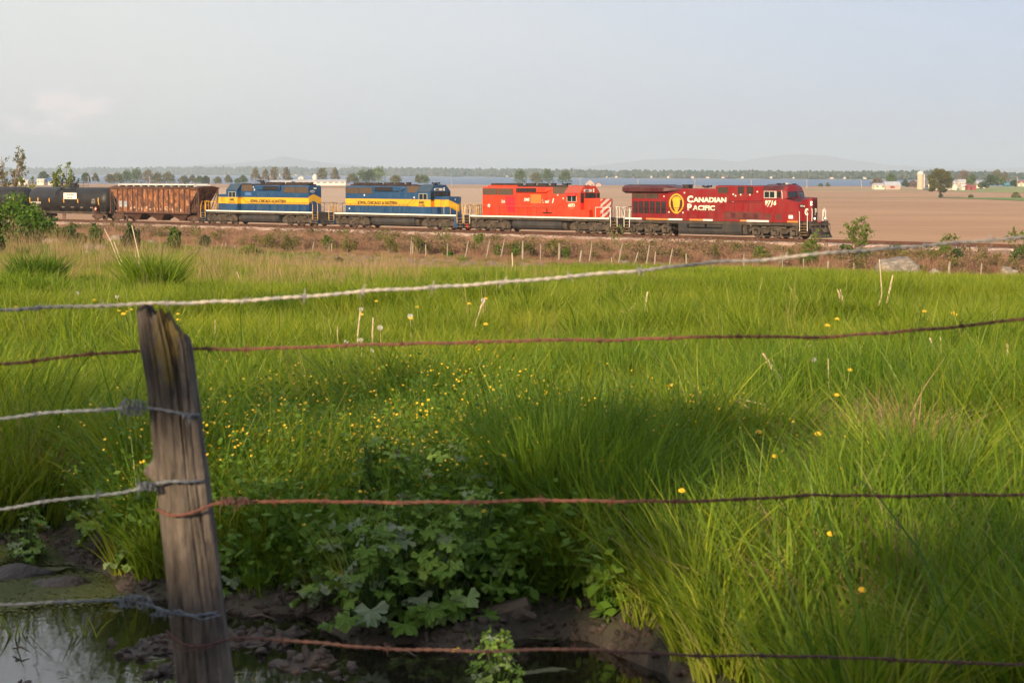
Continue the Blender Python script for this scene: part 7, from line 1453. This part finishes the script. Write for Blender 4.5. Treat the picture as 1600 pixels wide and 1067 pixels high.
mp3 = N(t, 'ShaderNodeMapping'); mp3.inputs['Scale'].default_value = (3.2, 3.2, .9); t.links.new(tc.outputs['Object'], mp3.inputs[0]); n3 = N(t, 'ShaderNodeTexNoise', inp={'Scale': 17, 'Detail': 8, 'Roughness': .75}); t.links.new(mp3.outputs[0], n3.inputs[0])
lz = math_n(t, 'MULTIPLY', math_n(t, 'MULTIPLY_ADD', s.outputs[2], 9, -11.0, clamp=True), 1.0)
lx = math_n(t, 'SUBTRACT', 1.0, math_n(t, 'MULTIPLY', math_n(t, 'ABSOLUTE', math_n(t, 'ADD', s.outputs[0], .022)), 15), clamp=True)
lic = ramp(t, math_n(t, 'ADD', n3.outputs[0], math_n(t, 'MULTIPLY_ADD', math_n(t, 'MULTIPLY', lz, lx), .42, -.30)), [(.45, 0.), (.56, 1.)])
c = mixc(t, math_n(t, 'MULTIPLY', lic, .62), c, (.24, .17, .025)); t.links.new(c, b.inputs['Base Color'])
n4 = N(t, 'ShaderNodeTexNoise', inp={'Scale': 6, 'Detail': 10, 'Roughness': .7}); t.links.new(mpn.outputs[0], n4.inputs[0]); bp = N(t, 'ShaderNodeBump', inp={'Strength': 1, 'Distance': .012}); t.links.new(n4.outputs[0], bp.inputs['Height']); t.links.new(bp.outputs[0], b.inputs['Normal'])
ed_y = [473, 540, 600, 680, 770, 870, 960, 1067, 1500]; ed_l = [213, 218, 228, 234, 241, 250, 257, 266, 300]; ed_r = [278, 299, 306, 314, 325, 335, 344, 356, 400]
pb = at(262, 1470, DP); pb.z = EYE-1.75; NA, NZ = 180, 220; V = []; ztop = at(240, 475, DP).z
def top_z(xr, yr):
    """height of the broken top at a place across the post (xr -1 left .. 1 right)"""
    base = np.interp(xr, [-1, -.35, -.28, .18, .42, .48, .62, .68, 1], [0, .006, -.018, .0, -.002, -.028, -.03, -.048, -.060]); return ztop+float(base)-.012*abs(math.sin(xr*17+yr*4))-(.02*max(0, yr))
crk = [(-1.95, .012, .06), (-1.32, .020, .06), (-1.05, .012, .045), (-1.62, .010, .035), (-.72, .012, .05), (-2.35, .012, .05), (-2.15, .007, .03), (-1.15, .008, .03)]
for iz in range(NZ+1):
    for ia in range(NA):
        a = 2*math.pi*ia/NA; ca, sa = math.cos(a), math.sin(a); zt = top_z(ca, sa); f = iz/NZ; z = pb.z+(zt-pb.z)*f; py = 270+(EYE-z)*750
        l, r_ = np.interp(py, ed_y, ed_l), np.interp(py, ed_y, ed_r); cxp = (l+r_)/2; hw = (r_-l)/2/750; cxx = (cxp-800)/750
        ang = a if a <= math.pi else a-2*math.pi; rr_ = hw*(1+.03*math.sin(5*a+z*2)+.018*math.sin(11*a+z*5)+.02*mnoise.noise(Vector((ca*2, sa*2, z*3)))+.035*mnoise.noise(Vector((ca*9, sa*9, z*2.2)))+.022*mnoise.noise(Vector((ca*22, sa*22, z*5)))+.02*mnoise.noise(Vector((ca*5, sa*5, z*9))))
        for c0, dep, wd in crk:
            cc = c0+.10*math.sin(z*4+c0*5)+.03*math.sin(z*13); d = abs((ang-cc+math.pi) % (2*math.pi)-math.pi); up = .35+1.9*max(0, min(1, (z-(ztop-.34))/.34)); rr_ -= dep*up*max(0, 1-d/wd)**1.0 if d < wd else 0
        k = Vector((ca*hw+cxx, sa*hw, z))
        kn = math.exp(-((a-math.pi)**2/.05 if True else 0)-((z-at(232, 737, DP).z)/.020)**2)*.028*(1 if sa < .4 else 0); rr_ += kn
        kn2 = math.exp(-((ang+1.75)**2)/.06-((z-at(280, 862, DP).z)/.02)**2)*.008; rr_ += kn2
        V.append((cxx+rr_*ca, rr_*sa*.92, z))
F = [(iz*NA+ia, iz*NA+(ia+1) % NA, (iz+1)*NA+(ia+1) % NA, (iz+1)*NA+ia) for iz in range(NZ) for ia in range(NA)]
nV = len(V); top = V[-NA:]; c_ = np.mean(top, 0)
for rg in (.66, .33):
    for (x, y, z) in top: V.append((c_[0]+(x-c_[0])*rg, c_[1]+(y-c_[1])*rg, top_z((x-c_[0])/.045*rg, rg*(y-c_[1])/.045)-.018+.012*math.sin((x-c_[0])*190)))
V.append((c_[0], c_[1], ztop-.03))
for rg in (0, 1):
    o0 = nV-NA+rg*NA; F += [(o0+i, o0+(i+1) % NA, o0+NA+(i+1) % NA, o0+NA+i) for i in range(NA)]
F += [(nV+NA+i, nV+NA+(i+1) % NA, len(V)-1) for i in range(NA)]
PX0 = (280-800)/750
V = [(x-PX0, y, z-pb.z) for x, y, z in V]; me = bpy.data.meshes.new('fence_post'); me.from_pydata(V, [], F); me.materials.append(MPW)
for p in me.polygons: p.use_smooth = True
tag(link('fence_post', me, loc=(PX0, DP, pb.z)), 'thick weathered post with broken lichen-yellow top standing closest to the camera', 'fence post')
# ================================================================ barbed wire
MGAL = mat('galvanised_wire', (.20, .22, .24), .5, metal=.5, col2=(.12, .13, .14), scale=40); MWPALE = mat('pale_wire', (.46, .41, .34), .5, metal=.2, col2=(.30, .29, .28), scale=30, lo=.45, hi=.6); MWR = mat('rusty_wire', (.20, .075, .045), .8, col2=(.10, .045, .035), scale=40); MWR2 = mat('dark_rusty_wire', (.12, .055, .042), .8, col2=(.07, .04, .035), scale=40)
def barb_mesh(m_):
    m = MB()
    for k in range(3): m.tube([(-.006+k*.004, .0045*math.cos(a), .0045*math.sin(a)) for a in np.linspace(0, 6.28, 9)], .0013, 5)
    m.tube([(0, .003, .003), (.003, .004, .016)], [.0014, .0006], 5); m.tube([(0, -.003, -.003), (-.003, -.004, -.016)], [.0014, .0006], 5); m.tube([(.004, .003, -.002), (.008, .013, -.008)], [.0014, .0006], 5); m.tube([(-.004, -.003, .002), (-.008, -.013, .008)], [.0014, .0006], 5)
    return m.mesh('barb', m_)
def wire(pl, barbs, m_, label, D=None, rw=.0022, dep=None, twist=.042):
    D = D or DP-.06; W3 = []
    for i, (x, y) in enumerate(pl): W3.append(at(x, y, D if dep is None else dep[i]))
    # resample smoothly and wind two strands round each other
    L = [0]
    for a, b in zip(W3, W3[1:]): L.append(L[-1]+(b-a).length)
    n = int(L[-1]/.006); s_ = np.linspace(0, L[-1], n); A = np.array([list(w) for w in W3]); C = np.stack([np.interp(s_, L, A[:, k]) for k in range(3)], 1)
    for _ in range(12): C[1:-1] = (C[:-2]+2*C[1:-1]+C[2:])/4
    R_ = tag(empty('barbed_wire', tuple(C[0])), label, 'barbed wire', None); o = C[0]
    for st_ in (0, math.pi):
        ph = s_/twist*2*math.pi+st_+.6*np.sin(s_*7); P_ = C-o; P_ = P_+np.stack([np.zeros(n), np.cos(ph)*rw*1.05, np.sin(ph)*rw*1.05+.0009*np.sin(s_*41+1.3*np.sin(s_*13))], 1); m = MB(); m.tube([tuple(p) for p in P_[::2]], rw, 5); m.build('strand', m_, R_, smooth=True)
    bm_ = barb_mesh(m_)
    for bx in barbs:
        xi = [at(bx, 500, D).x]; k = int(np.argmin(np.abs(C[:, 0]-xi[0]))); link('barb', bm_, R_, loc=tuple(C[k]-o), rot=(random.uniform(0, 6), random.uniform(-.2, .2), random.uniform(-.2, .2)), scale=random.uniform(.8, 1.0))
    return R_
random.seed(8)
wire([(-40, 487), (60, 481), (150, 478), (215, 474.5), (290, 473.5), (400, 469), (480, 463), (570, 455), (680, 449), (790, 441), (890, 432), (1000, 423), (1110, 410), (1185, 407), (1300, 395), (1400, 388), (1500, 379), (1640, 368)], [62, 163, 262, 384, 475, 568, 678, 788, 890, 998, 1110, 1222, 1340, 1445, 1546], MWPALE, 'pale top strand of barbed wire passing over the near post')
wire([(-40, 571), (50, 565), (145, 552), (232, 548), (300, 545), (385, 546), (500, 541), (630, 537), (740, 535), (840, 531), (940, 532), (1050, 528), (1160, 525), (1265, 528), (1385, 520), (1500, 510), (1640, 494)], [50, 145, 330, 385, 540, 630, 740, 840, 940, 1050, 1155, 1265, 1385, 1505], MWR, 'rusty second strand of barbed wire passing behind the near post', D=DP+.075)
w3 = wire([(-40, 660), (50, 647), (155, 640), (200, 637), (236, 638), (268, 643), (300, 649), (312, 649)], [52, 158], MGAL, 'grey strand with a knotted end tied round the near post below its lichen patch', dep=[3.94, 3.94, 3.94, 3.94, 3.945, 3.935, 3.945, 3.985])
w4 = wire([(-40, 803), (60, 785), (200, 768), (240, 757), (262, 751), (295, 752), (322, 753)], [60, 150], MGAL, 'grey strand tied round the near post under its round knot', dep=[3.94, 3.94, 3.94, 3.935, 3.93, 3.935, 3.975])
w5 = wire([(-40, 946), (60, 942), (150, 938), (195, 936), (235, 945), (262, 957), (300, 962), (342, 957)], [90, 180], MGAL, 'faint grey strand tied low round the near post above the puddle', dep=[3.9, 3.92, 3.93, 3.935, 3.925, 3.925, 3.925, 3.97])
w6 = wire([(243, 795), (265, 806), (300, 802), (328, 789), (355, 784), (380, 783), (500, 783), (620, 785), (740, 784), (850, 781), (960, 783), (1060, 783), (1165, 780), (1270, 773), (1390, 775), (1495, 773), (1640, 773)], [420, 500, 620, 740, 850, 958, 1062, 1167, 1270, 1390, 1497], MWR, 'rusty third strand of barbed wire tied to the near post at its middle', dep=[3.98, 3.93, 3.93, 3.95, 3.97]+[4.0]*12)
w7 = wire([(260, 985), (285, 1008), (320, 1010), (348, 1000), (380, 996), (430, 998), (600, 1013), (750, 1017), (900, 1013), (1000, 1019), (1100, 1024), (1200, 1024), (1300, 1026), (1400, 1030), (1520, 1036), (1640, 1038)], [430, 600, 760, 900, 1000, 1100, 1205, 1300, 1410, 1520], MWR2, 'dark rusty lowest strand of barbed wire tied to the foot of the near post', dep=[3.97, 3.92, 3.92, 3.94, 3.96]+[4.0]*11)
def knot(parent, px, py, w, h, m_, D=3.93, n=4, seed=1, loops=3.5, name='knot'):
    r = random.Random(seed); c = at(px, py, D); o = parent.location; m = MB()
    for k in range(n):
        ph = r.uniform(0, 6); pth = [(c.x-o.x+w/750*(t_-.5+.22*math.sin(11*t_+k*2))*(.7+.3*math.sin(k*5+1)), c.y-o.y+.010*math.cos(t_*loops*6.28+ph), c.z-o.z+h/750*.42*math.sin(t_*loops*6.28*(1+.3*math.sin(k+3*t_))+ph)*(1-.8*abs(t_-.5))) for t_ in np.linspace(0, 1, 34)]; m.tube(pth, .0014, 5)
    for k in range(5): p = Vector((c.x-o.x+r.uniform(-.4, .4)*w/750, c.y-o.y, c.z-o.z)); m.tube([p, p+Vector((r.uniform(-.01, .01), -.008, r.choice([-1, 1])*r.uniform(.012, .024)))], [.0015, .0005], 4)
    m.build(name, m_, parent)
knot(w3, 206, 637, 56, 34, MGAL, seed=2); knot(w3, 293, 650, 20, 9, MGAL, n=2, seed=3); knot(w4, 229, 760, 34, 18, MGAL, seed=4, loops=6); knot(w5, 212, 940, 70, 26, MGAL, seed=5); knot(w5, 262, 957, 60, 14, MGAL, n=2, seed=6); knot(w6, 366, 783, 62, 16, MWR2, seed=7, D=3.97, loops=6)
for w_, pl, m_ in ((w5, [(250, 962), (280, 954), (315, 968), (344, 960)], MGAL), (w7, [(262, 1003), (290, 1018), (325, 1012), (352, 1000)], MWR2)):
    m = MB(); o = w_.location; m.tube([at(a, b, d)-o for (a, b), d in zip(pl, (3.95, 3.915, 3.915, 3.96))], .0016, 5); m.build('tie_loop', m_, w_)
# ================================================================ trees behind the viewpoint whose shade falls on the near ground
def shade_tree(x, y, h, w, label, seed): tree(x, y, h*1.16, w, 'green', label, 'row of trees behind the viewpoint', seed=seed, n=950, lsize=.23, trunk=.1)

rr = random.Random(12)
for k, (x, h, w, lb) in enumerate(((-18.5, 6.2, 5.5, 'leftmost tree of the row behind the viewpoint'), (-14.4, 5.6, 4.6, 'second tree of the row behind the viewpoint'), (-10.4, 6.9, 5.2, 'third tree of the row behind the viewpoint'), (-7.9, 6.5, 4.0, 'fourth tree of the row behind the viewpoint'), (-5.0, 5.75, 4.6, 'low fifth tree of the row behind the viewpoint'), (-1.6, 4.9, 4.6, 'low sixth tree of the row behind the viewpoint'), (2.4, 4.3, 4.4, 'rightmost low tree of the row behind the viewpoint'))):
    shade_tree(x, -9+rr.uniform(-.8, .8), h, w, lb, 60+k)
HAZE = 1.05e-4
# ================================================================ haze: one closed box round everything
mh = bpy.data.materials.new('haze_air'); mh.use_nodes = True; t = mh.node_tree; t.nodes.remove(t.nodes['Principled BSDF'])
pv = N(t, 'ShaderNodeVolumePrincipled'); pv.inputs['Color'].default_value = (.75, .88, 1.0, 1); pv.inputs['Density'].default_value = HAZE; pv.inputs['Anisotropy'].default_value = 0.0
t.links.new(pv.outputs[0], t.nodes['Material Output'].inputs['Volume'])
mb = MB(); mb.box(-13500, 13500, -300, 27000, LAKE_Z-8, 290)
tag(mb.build('haze', mh), kind='stuff')
